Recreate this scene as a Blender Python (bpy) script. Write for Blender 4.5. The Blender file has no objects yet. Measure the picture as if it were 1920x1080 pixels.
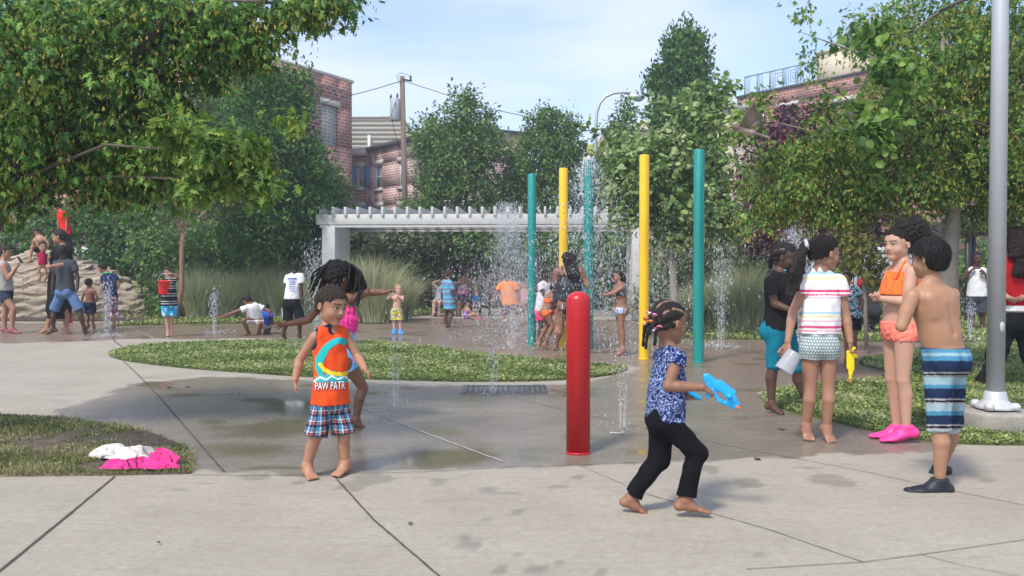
import bpy, math, random
import numpy as np
from mathutils import Vector, Matrix
from mathutils.bvhtree import BVHTree

# ---------------------------------------------------------------- camera, sky, sun
SC = bpy.context.scene
C = SC.collection
F = 1600.0            # focal length in photo pixels (1920 wide)
CH = 1.2              # camera height
TA = 37.0 / F
PA = math.atan(TA)
cam_d = bpy.data.cameras.new("camera")
cam = bpy.data.objects.new("camera", cam_d)
C.objects.link(cam)
cam_d.sensor_width = 36.0
cam_d.lens = 36.0 * F / 1920.0
cam_d.clip_end = 2000.0
cam.location = (0, 0, CH)
cam.rotation_euler = (math.pi / 2 - PA, 0, 0)
SC.camera = cam

SUN_EL, SUN_AZ = math.radians(52), math.radians(214)    # azimuth clockwise from +Y: behind the camera, to the left
w = bpy.data.worlds.new("World")
SC.world = w
w.use_nodes = True
nt = w.node_tree
bg = nt.nodes["Background"]
sky = nt.nodes.new("ShaderNodeTexSky")
sky.sky_type = 'NISHITA'
sky.sun_disc = False
sky.sun_elevation = SUN_EL
sky.sun_rotation = SUN_AZ
sky.air_density = 1.0
sky.dust_density = 1.0
sky.ozone_density = 3.5
tc = nt.nodes.new("ShaderNodeTexCoord")
mp = nt.nodes.new("ShaderNodeMapping")
mp.inputs['Scale'].default_value = (1.0, 1.0, 3.6)
mp.inputs['Rotation'].default_value = (0.0, 0.22, 0.0)
nz = nt.nodes.new("ShaderNodeTexNoise")
nz.inputs['Scale'].default_value = 2.1
nz.inputs['Detail'].default_value = 6.0
nz.inputs['Roughness'].default_value = 0.5
nz.inputs['Distortion'].default_value = 0.4
rp = nt.nodes.new("ShaderNodeValToRGB")
rp.color_ramp.elements[0].position = 0.39
rp.color_ramp.elements[0].color = (0, 0, 0, 1)
rp.color_ramp.elements[1].position = 0.74
rp.color_ramp.elements[1].color = (0.8, 0.8, 0.8, 1)
mx = nt.nodes.new("ShaderNodeMix")
mx.data_type = 'RGBA'
mx.inputs['B'].default_value = (5.0, 4.9, 6.0, 1)
nt.links.new(tc.outputs['Generated'], mp.inputs['Vector'])
nt.links.new(mp.outputs['Vector'], nz.inputs['Vector'])
nt.links.new(nz.outputs['Fac'], rp.inputs['Fac'])
nt.links.new(rp.outputs['Color'], mx.inputs['Factor'])
nt.links.new(sky.outputs['Color'], mx.inputs['A'])
nt.links.new(mx.outputs['Result'], bg.inputs['Color'])
bg.inputs['Strength'].default_value = 0.15

sun_d = bpy.data.lights.new("sun", 'SUN')
sun_d.energy = 2.2
sun_d.angle = math.radians(9)
sun_d.color = (1.0, 0.93, 0.82)
sun = bpy.data.objects.new("sun", sun_d)
C.objects.link(sun)
sd = Vector((math.sin(SUN_AZ) * math.cos(SUN_EL), math.cos(SUN_AZ) * math.cos(SUN_EL), math.sin(SUN_EL)))
sun.rotation_euler = (-sd).to_track_quat('-Z', 'Y').to_euler()
sun.location = (0, 0, 30)
SC.view_settings.view_transform = 'Standard'
SC.view_settings.look = 'None'
SC.view_settings.exposure = 0.80
SC.view_settings.gamma = 1.0
SC.cycles.max_bounces = 6
SC.cycles.transparent_max_bounces = 8

# ---------------------------------------------------------------- measuring helpers
cA, sA = math.cos(PA), math.sin(PA)
def ray(px, py):
    dx = (px - 960.0) / F
    dz = -(py - 540.0) / F
    return np.array([dx, cA + dz * sA, -sA + dz * cA])
def G(px, py, z=0.0):
    """point of the plane at height z seen at a photo pixel"""
    r = ray(px, py)
    t = (z - CH) / r[2]
    return np.array([r[0] * t, r[1] * t, z])
def P(px, py, Y):
    """point at distance Y along the view axis seen at a photo pixel"""
    r = ray(px, py)
    t = Y / r[1]
    return np.array([r[0] * t, Y, CH + r[2] * t])
def lerp(a, b, t): return a + (b - a) * t
def nrm(v):
    v = np.asarray(v, float)
    n = np.linalg.norm(v)
    return v / n if n > 1e-9 else np.array([0, 0, 1.0])

# ---------------------------------------------------------------- object helpers
def thing(name, label, cat, loc=(0, 0, 0), rotz=0.0, group=None):
    o = bpy.data.objects.new(name, None)
    C.objects.link(o)
    o.location = tuple(float(v) for v in loc)
    o.rotation_euler = (0, 0, rotz)
    o.empty_display_size = 0.2
    o['label'] = label
    o['category'] = cat
    if group: o['group'] = group
    return o
def mesh_np(name, V, Fa, smooth=True, col=None):
    """V (n,3); Fa: array (m,4) or (m,3), or a list of such arrays; or list of lists"""
    me = bpy.data.meshes.new(name)
    V = np.asarray(V, np.float32)
    if isinstance(Fa, list) and len(Fa) and not isinstance(Fa[0], np.ndarray):
        cnt = np.array([len(f) for f in Fa], np.int32)
        idx = np.array([i for f in Fa for i in f], np.int32)
    else:
        arrs = Fa if isinstance(Fa, list) else [Fa]
        cnt = np.concatenate([np.full(len(a), a.shape[1], np.int32) for a in arrs])
        idx = np.concatenate([a.reshape(-1).astype(np.int32) for a in arrs])
    me.vertices.add(len(V))
    me.vertices.foreach_set('co', V.reshape(-1))
    me.loops.add(len(idx))
    me.loops.foreach_set('vertex_index', idx)
    me.polygons.add(len(cnt))
    st = np.zeros(len(cnt), np.int32)
    st[1:] = np.cumsum(cnt)[:-1]
    me.polygons.foreach_set('loop_start', st)
    me.polygons.foreach_set('loop_total', cnt)
    if smooth:
        me.polygons.foreach_set('use_smooth', np.ones(len(cnt), bool))
    me.update(calc_edges=True)
    if col is not None:
        a = me.color_attributes.new('Col', 'FLOAT_COLOR', 'POINT')
        c4 = np.ones((len(V), 4), np.float32)
        c4[:, :3] = col
        a.data.foreach_set('color', c4.reshape(-1))
    return me
def put(name, me, mat, parent=None, loc=None, label=None, cat=None, group=None, kind=None):
    o = bpy.data.objects.new(name, me)
    C.objects.link(o)
    if mat is not None:
        for m in (mat if isinstance(mat, (list, tuple)) else [mat]):
            me.materials.append(m)
    if parent is not None: o.parent = parent
    if loc is not None: o.location = tuple(float(v) for v in loc)
    if label: o['label'] = label
    if cat: o['category'] = cat
    if group: o['group'] = group
    if kind: o['kind'] = kind
    return o
class MB:
    def __init__(s): s.V = []; s.F = []; s.n = 0
    def add(s, V, Fc):
        V = [tuple(v) for v in V]
        s.V += V
        s.F += [[i + s.n for i in f] for f in Fc]
        s.n += len(V)
    def box(s, x0, x1, y0, y1, z0, z1, M=None):
        v = [(x0,y0,z0),(x1,y0,z0),(x1,y1,z0),(x0,y1,z0),(x0,y0,z1),(x1,y0,z1),(x1,y1,z1),(x0,y1,z1)]
        if M is not None: v = [tuple(M @ Vector(p)) for p in v]
        s.add(v, [(0,3,2,1),(4,5,6,7),(0,1,5,4),(1,2,6,5),(2,3,7,6),(3,0,4,7)])
        return s
    def tube(s, pts, rad, n=8, cap=True):
        pts = [np.asarray(p, float) for p in pts]
        if np.isscalar(rad): rad = [rad] * len(pts)
        V = []; ref = None
        for i, p in enumerate(pts):
            a = pts[max(i - 1, 0)]; b = pts[min(i + 1, len(pts) - 1)]
            t = nrm(b - a)
            if ref is None: ref = np.array([1.0, 0, 0]) if abs(t[0]) < .8 else np.array([0, 1.0, 0])
            u = nrm(ref - t * np.dot(ref, t)); v = np.cross(t, u); ref = u
            for k in range(n):
                an = 2 * math.pi * k / n
                V.append(p + rad[i] * (math.cos(an) * u + math.sin(an) * v))
        Fc = []
        for i in range(len(pts) - 1):
            for k in range(n):
                a = i * n + k; b = i * n + (k + 1) % n
                Fc.append((a, b, b + n, a + n))
        if cap:
            Fc.append(tuple(range(n - 1, -1, -1)))
            Fc.append(tuple((len(pts) - 1) * n + k for k in range(n)))
        s.add(V, Fc)
        return s
    def lathe(s, prof, n=24, c=(0, 0, 0), close=True):
        V = []
        for r, z in prof:
            for k in range(n):
                a = 2 * math.pi * k / n
                V.append((c[0] + r * math.cos(a), c[1] + r * math.sin(a), c[2] + z))
        Fc = []
        for i in range(len(prof) - 1):
            for k in range(n):
                a = i * n + k; b = i * n + (k + 1) % n
                Fc.append((a, b, b + n, a + n))
        if close:
            Fc.append(tuple(range(n - 1, -1, -1)))
            Fc.append(tuple((len(prof) - 1) * n + k for k in range(n)))
        s.add(V, Fc)
        return s
    def ico(s, c, r, sc=(1, 1, 1)):
        t = (1 + 5 ** .5) / 2
        v = np.array([(-1,t,0),(1,t,0),(-1,-t,0),(1,-t,0),(0,-1,t),(0,1,t),(0,-1,-t),(0,1,-t),(t,0,-1),(t,0,1),(-t,0,-1),(-t,0,1)]) / math.sqrt(1 + t * t)
        f = [(0,11,5),(0,5,1),(0,1,7),(0,7,10),(0,10,11),(1,5,9),(5,11,4),(11,10,2),(10,7,6),(7,1,8),(3,9,4),(3,4,2),(3,2,6),(3,6,8),(3,8,9),(4,9,5),(2,4,11),(6,2,10),(8,6,7),(9,8,1)]
        s.add(v * r * np.array(sc) + np.asarray(c), f)
        return s
    def mesh(s, name, smooth=False): return mesh_np(name, np.array(s.V), s.F, smooth)
    def build(s, name, mat, parent=None, smooth=False, bevel=0, **kw):
        o = put(name, s.mesh(name, smooth), mat, parent, **kw)
        if bevel:
            m = o.modifiers.new('bevel', 'BEVEL'); m.width = bevel; m.segments = 2; m.limit_method = 'ANGLE'
        return o

# ---------------------------------------------------------------- materials
def newmat(name):
    m = bpy.data.materials.new(name)
    m.use_nodes = True
    n = m.node_tree
    return m, n, n.nodes["Principled BSDF"]
def tex_noise(n, scale, detail=4, rough=.55, vec=None):
    t = n.nodes.new("ShaderNodeTexNoise")
    t.inputs['Scale'].default_value = scale
    t.inputs['Detail'].default_value = detail
    t.inputs['Roughness'].default_value = rough
    if vec is not None: n.links.new(vec, t.inputs['Vector'])
    return t
def objco(n, scale=None):
    t = n.nodes.new("ShaderNodeTexCoord")
    if scale is None: return t.outputs['Object']
    m = n.nodes.new("ShaderNodeMapping")
    m.inputs['Scale'].default_value = scale
    n.links.new(t.outputs['Object'], m.inputs['Vector'])
    return m.outputs['Vector']
def mixc(n, fac, a, b, mode='MIX'):
    m = n.nodes.new("ShaderNodeMix")
    m.data_type = 'RGBA'
    m.blend_type = mode
    for key, v in (('Factor', fac), ('A', a), ('B', b)):
        if isinstance(v, (int, float)): m.inputs[key].default_value = v
        elif isinstance(v, tuple): m.inputs[key].default_value = v if len(v) == 4 else v + (1,)
        else: n.links.new(v, m.inputs[key])
    return m.outputs['Result']
def mapr(n, v, a, b, c=0.0, d=1.0):
    m = n.nodes.new("ShaderNodeMapRange")
    for k, x in zip(('From Min', 'From Max', 'To Min', 'To Max'), (a, b, c, d)): m.inputs[k].default_value = x
    n.links.new(v, m.inputs['Value'])
    return m.outputs['Result']
def bump(n, b, h, strength=.3, dist=.01):
    t = n.nodes.new("ShaderNodeBump")
    t.inputs['Strength'].default_value = strength
    t.inputs['Distance'].default_value = dist
    n.links.new(h, t.inputs['Height'])
    n.links.new(t.outputs['Normal'], b.inputs['Normal'])
def mt(name, col, rough=.6, var=.15, vs=6.0, bs=60.0, bst=.15, bd=.005, metal=0.0, spec=.5, co=None, dirt=None):
    """one base colour with noise variation and a fine bump"""
    m, n, b = newmat(name)
    v = objco(n, co)
    t = tex_noise(n, vs, 5, .6, v)
    c = mixc(n, mapr(n, t.outputs['Fac'], .3, .7), tuple(x * (1 - var) for x in col), tuple(min(1, x * (1 + var)) for x in col))
    if dirt:
        t3 = tex_noise(n, dirt[1], 6, .65, v)
        c = mixc(n, mapr(n, t3.outputs['Fac'], .55, .68, 0, dirt[2]), c, dirt[0])
    n.links.new(c, b.inputs['Base Color'])
    b.inputs['Roughness'].default_value = rough
    b.inputs['Metallic'].default_value = metal
    b.inputs['Specular IOR Level'].default_value = spec
    if bst:
        t2 = tex_noise(n, bs, 4, .6, v)
        bump(n, b, t2.outputs['Fac'], bst, bd)
    return m
def colmat(name, rough=.7, bs=300.0, bst=.2, bd=.002, spec=.3, sss=0.0, var=.0, trans=0.0, sheen=0.0, co=None):
    """colour comes from the mesh's own colour attribute"""
    m, n, b = newmat(name)
    a = n.nodes.new("ShaderNodeAttribute"); a.attribute_name = 'Col'
    c = a.outputs['Color']
    v = objco(n, co)
    if var:
        t = tex_noise(n, 9.0, 5, .6, v)
        f = mapr(n, t.outputs['Fac'], .3, .7, 1 - var, 1 + var)
        mm = n.nodes.new("ShaderNodeVectorMath"); mm.operation = 'SCALE'
        n.links.new(c, mm.inputs[0]); n.links.new(f, mm.inputs['Scale'])
        c = mm.outputs['Vector']
    n.links.new(c, b.inputs['Base Color'])
    b.inputs['Roughness'].default_value = rough
    b.inputs['Specular IOR Level'].default_value = spec
    if sss:
        b.inputs['Subsurface Weight'].default_value = sss
        b.inputs['Subsurface Radius'].default_value = (1.0, .35, .2)
        b.inputs['Subsurface Scale'].default_value = .012
    if sheen: b.inputs['Sheen Weight'].default_value = sheen
    if bst:
        t2 = tex_noise(n, bs, 3, .6, v)
        bump(n, b, t2.outputs['Fac'], bst, bd)
    if trans:
        tr = n.nodes.new("ShaderNodeBsdfTranslucent"); n.links.new(c, tr.inputs['Color'])
        ms = n.nodes.new("ShaderNodeMixShader"); ms.inputs[0].default_value = trans
        out = n.nodes["Material Output"]
        n.links.new(b.outputs[0], ms.inputs[1]); n.links.new(tr.outputs[0], ms.inputs[2])
        n.links.new(ms.outputs[0], out.inputs['Surface'])
    return m
SKIN = colmat('skin', .48, 180, .12, .0015, .4, sss=.12, var=.07)
CLOTH = colmat('cloth', .9, 420, .35, .0012, .12, var=.06)
WETCLOTH = colmat('wet_cloth', .45, 300, .3, .0012, .4, var=.06)
HAIR = colmat('hair', .55, 95, 1.0, .012, .25, var=.35, co=(1, 1, .22))
RUBBER = colmat('rubber_shoe', .5, 400, .2, .001, .4, var=.04)
LEAF = colmat('leaf', .5, 60, .0, .001, .35, trans=.38)
BLADE = colmat('grass_blade', .6, 60, .0, .001, .2, trans=.2)
BARK = mt('bark', (.11, .085, .065), .9, .35, 9, 40, .8, .02, co=(1, 1, .25))
PALEBARK = mt('pale_bark', (.30, .26, .22), .85, .25, 9, 40, .5, .01, co=(1, 1, .3))
REDBARK = mt('reddish_bark', (.26, .15, .09), .85, .3, 14, 60, .5, .01, co=(1, 1, .3), dirt=((.4, .33, .28), 8, .5))

# ---------------------------------------------------------------- distance-field modelling (one continuous skin per part)
def basis(d, lat):
    d = nrm(d); l = nrm(np.asarray(lat, float) - d * np.dot(lat, d)); return l, nrm(np.cross(d, l))
def cap(a, b, r1, r2=None, k=.01, flat=0, sub=0): return dict(t='c', a=np.array(a, float), b=np.array(b, float), r1=r1, r2=r1 if r2 is None else r2, k=k, flat=flat, sub=sub)
def ecap(a, b, r1, r2, lat, q, k=.02, q2=None, sub=0): return dict(t='e', a=np.array(a, float), b=np.array(b, float), r1=r1, r2=r2, lat=np.array(lat, float), q=q, q2=q if q2 is None else q2, k=k, sub=sub, flat=0)
def ell(c, ax, r, k=.01, sub=0): return dict(t='o', c=np.array(c, float), ax=np.array(ax, float), r=np.array(r, float), k=k, sub=sub)
def field(prims, res, post=None):
    lo = np.full(3, 1e9); hi = -lo
    bbs = []
    for p in prims:
        if p['t'] == 'o':
            R = max(p['r']); l = p['c'] - R; h = p['c'] + R
        else:
            R = max(p['r1'], p['r2']); l = np.minimum(p['a'], p['b']) - R; h = np.maximum(p['a'], p['b']) + R
        bbs.append((l, h))
        if not p['sub']:
            lo = np.minimum(lo, l); hi = np.maximum(hi, h)
    lo = lo - 3 * res - .012; hi = hi + 3 * res + .012
    n = np.ceil((hi - lo) / res).astype(int) + 1
    D = np.full(tuple(n), .5, np.float32)
    ax = [(lo[i] + res * np.arange(n[i])).astype(np.float32) for i in range(3)]
    for p, (l, h) in zip(prims, bbs):
        k = max(p['k'], 1e-4); pad = k + 2 * res
        i0 = np.clip(np.floor((l - pad - lo) / res).astype(int), 0, n - 1)
        i1 = np.clip(np.ceil((h + pad - lo) / res).astype(int) + 1, 0, n)
        if (i1 <= i0).any(): continue
        S = tuple(slice(a, b) for a, b in zip(i0, i1))
        X = ax[0][S[0]][:, None, None]; Y = ax[1][S[1]][None, :, None]; Z = ax[2][S[2]][None, None, :]
        if p['t'] == 'o':
            c = p['c']; A = p['ax']; r = p['r']
            q = [((X - c[0]) * A[i][0] + (Y - c[1]) * A[i][1] + (Z - c[2]) * A[i][2]) / r[i] for i in range(3)]
            k0 = np.sqrt(q[0] ** 2 + q[1] ** 2 + q[2] ** 2) + 1e-6
            k1 = np.sqrt((q[0] / r[0]) ** 2 + (q[1] / r[1]) ** 2 + (q[2] / r[2]) ** 2) + 1e-6
            d = k0 * (k0 - 1) / k1
        else:
            a = p['a']; b = p['b']; ab = b - a; L2 = max(float(ab @ ab), 1e-10)
            tt = ((X - a[0]) * ab[0] + (Y - a[1]) * ab[1] + (Z - a[2]) * ab[2]) / L2
            t = np.clip(tt, 0, 1)
            vx = X - a[0] - t * ab[0]; vy = Y - a[1] - t * ab[1]; vz = Z - a[2] - t * ab[2]
            r = p['r1'] + (p['r2'] - p['r1']) * t
            if p['t'] == 'c':
                d = np.sqrt(vx * vx + vy * vy + vz * vz) - r
            else:
                _, fw = basis(ab, p['lat'])
                q = p['q'] + (p['q2'] - p['q']) * t
                fc = vx * fw[0] + vy * fw[1] + vz * fw[2]
                n2 = vx * vx + vy * vy + vz * vz
                m2 = n2 - fc * fc + (fc / q) ** 2
                nv = np.sqrt(m2) + 1e-6
                d = (nv - r) * (np.sqrt(n2) + 1e-6) / nv
                d = np.where(n2 < 1e-8, -r * .7, d)
            if p['flat']: 
                Ln = math.sqrt(L2)
                d = np.maximum(d, (tt - 1) * Ln)
                if p['flat'] == 2: d = np.maximum(d, -tt * Ln)
        cur = D[S]
        if p['sub']:
            d = -d
            hh = np.clip(.5 - .5 * (d - cur) / k, 0, 1)
            D[S] = cur * hh + d * (1 - hh) + k * hh * (1 - hh)
        else:
            hh = np.clip(.5 + .5 * (cur - d) / k, 0, 1)
            D[S] = cur * (1 - hh) + d * hh - k * hh * (1 - hh)
    if post is not None:
        D = post(D, ax[0][:, None, None], ax[1][None, :, None], ax[2][None, None, :]).astype(np.float32)
    D[0] = D[-1] = .5; D[:, 0] = D[:, -1] = .5; D[:, :, 0] = D[:, :, -1] = .5
    return nets(D, lo, res)
def nets(D, lo, h):
    s = D < 0
    allc = np.ones(tuple(np.array(D.shape) - 1), bool); anyc = ~allc
    cs = [(i, j, k) for i in (0, 1) for j in (0, 1) for k in (0, 1)]
    N = D.shape
    for (i, j, k) in cs:
        v = s[i:N[0] - 1 + i, j:N[1] - 1 + j, k:N[2] - 1 + k]
        allc &= v; anyc |= v
    act = anyc & ~allc
    ii, jj, kk = np.nonzero(act)
    if len(ii) == 0: return np.zeros((0, 3)), np.zeros((0, 4), int)
    idx = np.full(act.shape, -1, np.int32); idx[ii, jj, kk] = np.arange(len(ii))
    acc = np.zeros((len(ii), 3), np.float32); cn = np.zeros(len(ii), np.float32)
    for a in cs:
        for d in range(3):
            if a[d]: continue
            b = list(a); b[d] = 1
            da = D[ii + a[0], jj + a[1], kk + a[2]]; db = D[ii + b[0], jj + b[1], kk + b[2]]
            m = (da < 0) != (db < 0)
            t = np.where(m, da / np.where(m, da - db, 1), 0)
            for q in range(3):
                acc[:, q] += m * (a[q] + (t if q == d else 0))
            cn += m
    V = lo + h * (np.stack([ii, jj, kk], 1) + acc / cn[:, None])
    out = []
    for d in range(3):
        o = [x for x in range(3) if x != d]
        A = s[tuple(slice(0, -1) if x == d else slice(1, -1) for x in range(3))]
        B = s[tuple(slice(1, None) if x == d else slice(1, -1) for x in range(3))]
        e = np.nonzero(A != B)
        base = [e[0].copy(), e[1].copy(), e[2].copy()]
        for x in o: base[x] = base[x] + 1
        def cell(u, v):
            c = [base[0], base[1], base[2]]
            c[o[0]] = c[o[0]] - u; c[o[1]] = c[o[1]] - v
            return idx[c[0], c[1], c[2]]
        q = np.stack([cell(1, 1), cell(0, 1), cell(0, 0), cell(1, 0)], 1)
        fl = A[e]
        if d == 1: fl = ~fl
        q[~fl] = q[~fl][:, ::-1]
        out.append(q)
    return V, np.concatenate(out)
def sines(seed, n, wl, stretch=(1, 1, 1)):
    """a cheap smooth noise made of sine waves; wl = (shortest, longest) wavelength"""
    rg = np.random.RandomState(seed)
    K = []
    for _ in range(n):
        v = rg.normal(size=3); v /= np.linalg.norm(v)
        L = math.exp(rg.uniform(math.log(wl[0]), math.log(wl[1])))
        K.append((v * 2 * math.pi / L * np.array(stretch), rg.uniform(0, 6.28)))
    def f(X, Y, Z):
        s = 0
        for k, ph in K: s = s + np.sin(X * k[0] + Y * k[1] + Z * k[2] + ph)
        return s / math.sqrt(n)
    return f
# ---------------------------------------------------------------- people
SK = dict(light=(.50, .29, .20), tan=(.40, .205, .125), olive=(.43, .24, .155), brown=(.20, .095, .055), dark=(.095, .048, .03), mid=(.27, .135, .08), deep=(.06, .032, .022))
BLACKH = (.012, .010, .009)

class Body: pass
def make_body(Y0, H, yaw, j, dy=None, fat=1.0, sw=None, hip=None):
    """joints are measured in the photograph and given their own depth"""
    dy = dy or {}
    B = Body(); B.Y0 = Y0; B.H = H; B.u = H / 1.7 * (1.04 if H < 1.2 else 1.0); B.fat = fat
    ya = math.radians(yaw); B.yaw = ya
    B.f = np.array([math.sin(ya), -math.cos(ya), 0]); B.r = np.array([-math.cos(ya), -math.sin(ya), 0])
    hw = (sw or .105) * H; hh = (hip or .055) * H
    dep = {}
    def D(k, base): dep[k] = base + dy.get(k, 0.0); return dep[k]
    D('P', 0); D('neck', D('T', 0)); D('head', dep['neck'] - .0)
    for s, sg in (('R', -1), ('L', 1)):
        D('s' + s, dep['T'] + sg * math.sin(ya) * hw); D('e' + s, dep['s' + s]); D('w' + s, dep['e' + s]); D('t' + s, dep['w' + s])
        D('h' + s, dep['P'] + sg * math.sin(ya) * hh); D('k' + s, dep['h' + s]); D('a' + s, dep['k' + s]); D('f' + s, dep['a' + s])
    B.J = {}
    for k, v in j.items():
        if k == 'head': continue
        B.J[k] = P(v[0], v[1], Y0 + dep[k])
    J = B.J
    if 'head' in j:
        hx, hy, hp, hyaw, hpit = j['head'][:5]; roll = j['head'][5] if len(j['head']) > 5 else 0
        B.hc = P(hx, hy, Y0 + dep['head']); B.hh = hp * (Y0 + dep['head']) / F
        a = math.radians(hyaw); p = math.radians(hpit)
        f = np.array([math.sin(a) * math.cos(p), -math.cos(a) * math.cos(p), -math.sin(p)])
        l = np.array([-math.cos(a), -math.sin(a), 0]); u = np.cross(f, l); u = u if u[2] > 0 else -u
        if roll:
            cr, sr = math.cos(math.radians(roll)), math.sin(math.radians(roll))
            l, u = l * cr + u * sr, u * cr - l * sr
        B.hf, B.hl, B.hu = f, l, u
    J['T'] = (J['sR'] + J['sL']) / 2
    if 'hR' not in J: J['hR'] = J['P'] + B.r * hh + np.array([0, 0, -.03 * H])
    if 'hL' not in J: J['hL'] = J['P'] - B.r * hh + np.array([0, 0, -.03 * H])
    B.lat = nrm(J['sR'] - J['sL']); B.sw = np.linalg.norm(J['sR'] - J['sL']) / 2
    B.up = nrm(J['T'] - J['P']); B.tl = np.linalg.norm(J['T'] - J['P'])
    u = B.u * fat; m = 1.12 if H < 1.2 else 1.0
    B.R = dict(s=.050 * u, e=.035 * u * m, w=.0245 * B.u * m, fm=.037 * u * m, th=.080 * u, k=.050 * u * m, cf=.051 * u * m, a=.032 * B.u * m,
               hip=max(np.linalg.norm(J['hR'] - J['hL']) / 2 + .060 * u, (.080 if H < 1.5 else .086) * H * fat), waist=.075 * H * fat, chest=B.sw * .80 + .010, neck=.042 * B.u * (1.0 if H < 1.2 else 1.05))
    B.belly = 1.0
    return B
def torso(B, off=0.0, q=.74):
    J, R = B.J, B.R
    W = J['P'] + B.up * B.tl * .36; Cc = J['P'] + B.up * B.tl * .80
    B.W = W; B.Cc = Cc
    i = .16
    a, b = lerp(J['sR'], J['sL'], i), lerp(J['sL'], J['sR'], i)
    dn = -B.up * R['s'] * .30
    return [ecap(J['P'] + B.up * .0, W, R['hip'] + off, R['waist'] + off, B.r, .80, .03, .84),
            ecap(W, Cc, R['waist'] + off, R['chest'] + off, B.lat, .84, .03, q),
            cap(a + dn, b + dn, R['s'] * .92 + off, None, .03)]
def arm(B, s, off=0, to=2.0, fl=0.0, k=.006):
    J, R = B.J, B.R
    S, E, Wr = J['s' + s], J['e' + s], J['w' + s]
    S = S - B.up * R['s'] * .25 + (B.J['T'] - S) * .06
    if to <= 1: 
        return [cap(S, lerp(S, E, to), R['s'] + off, lerp(R['s'], R['e'], to) + off + fl, k, flat=1)]
    m = lerp(E, Wr, .3)
    o = [cap(S, lerp(S, E, .5), R['s'] + off, R['s'] * .86 + off, k), cap(lerp(S, E, .5), E, R['s'] * .86 + off, R['e'] + off, k)]
    if to >= 2: o += [cap(E, m, R['e'] + off, R['fm'] + off, k), cap(m, Wr, R['fm'] + off, R['w'] + off, k)]
    else: o += [cap(E, lerp(E, Wr, to - 1), R['e'] + off, R['fm'] * .9 + off + fl, k, flat=1)]
    return o
def leg(B, s, off=0, to=2.0, fl=0.0, k=.008):
    J, R = B.J, B.R
    Hp, K, A = J['h' + s], J['k' + s], J['a' + s]
    if to <= 1:
        return [cap(Hp, lerp(Hp, K, to), R['th'] + off, lerp(R['th'], R['k'], to) + off + fl, k, flat=1)]
    o = [cap(Hp, K, R['th'] + off, R['k'] + off + (fl * .5 if to > 1 else 0), k)]
    if to < 2.01 and off > 0 or to < 2:
        t = to - 1
        e = lerp(K, A, t)
        if t > .4:
            m = lerp(K, A, .34) - B.f * R['cf'] * .35
            return o + [cap(K, m, R['k'] + off, R['cf'] + off, k), cap(m, e, R['cf'] + off, lerp(R['cf'], R['a'], t) + off + fl, k, flat=1)]
        return o + [cap(K, e, R['k'] + off + fl * .5, lerp(R['k'], R['cf'], t) + off + fl, k, flat=1)]
    back = -B.f * R['cf'] * .35
    m = lerp(K, A, .32) + back
    return o + [cap(K, m, R['k'] * .97, R['cf'], k), cap(m, A, R['cf'], R['a'], k)]
def foot(B, s, toes=False, off=0):
    J, u = B.J, B.u * (1.08 if B.H < 1.2 else 1.0)
    A, T = J['a' + s], J['f' + s]
    v = T - A; n = np.linalg.norm(v); L = n / .79
    e1 = v / n; up = np.array([0, 0, 1.0]); e2 = nrm(up - e1 * np.dot(up, e1)) if abs(e1[2]) < .93 else nrm(B.f * -1 - e1 * np.dot(-B.f, e1))
    heel = A + L * (-.079 * e1 - .30 * e2)
    sole = nrm(T - heel); lt = nrm(np.cross(sole, e2)); nu = nrm(np.cross(lt, sole))
    if nu[2] < 0: nu = -nu
    r = .030 * u + off
    ball = lerp(heel, T, .70); mid = lerp(heel, T, .38) + nu * .012 * u
    o = [cap(A, heel + nu * r * .3, B.R['a'] + off, r, .02), ecap(heel + nu * r * .2, mid, r, .034 * u + off, lt, .8, .02), cap(A, mid + nu * .014 * u, B.R['a'] * .9 + off, .026 * u + off, .03),
         ecap(mid, ball, .034 * u + off, .041 * u + off, lt, .62, .02, .5)]
    if toes:
        for i in range(5):
            x = (i - 2) * .017 * u * (-1 if s == 'R' else 1)
            ln = [1.0, .97, .92, .86, .78][i]
            b = ball + lt * x * .95; t = lerp(heel, T, .70 + .30 * ln) + lt * x * 1.05 - nu * .006 * u
            o.append(cap(b, t, .013 * u, .0125 * u if i == 0 else .0095 * u, .004))
    else:
        o.append(ecap(ball, lerp(heel, T, .95), .041 * u + off, .032 * u + off, lt, .5, .02, .42))
    return o
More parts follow.
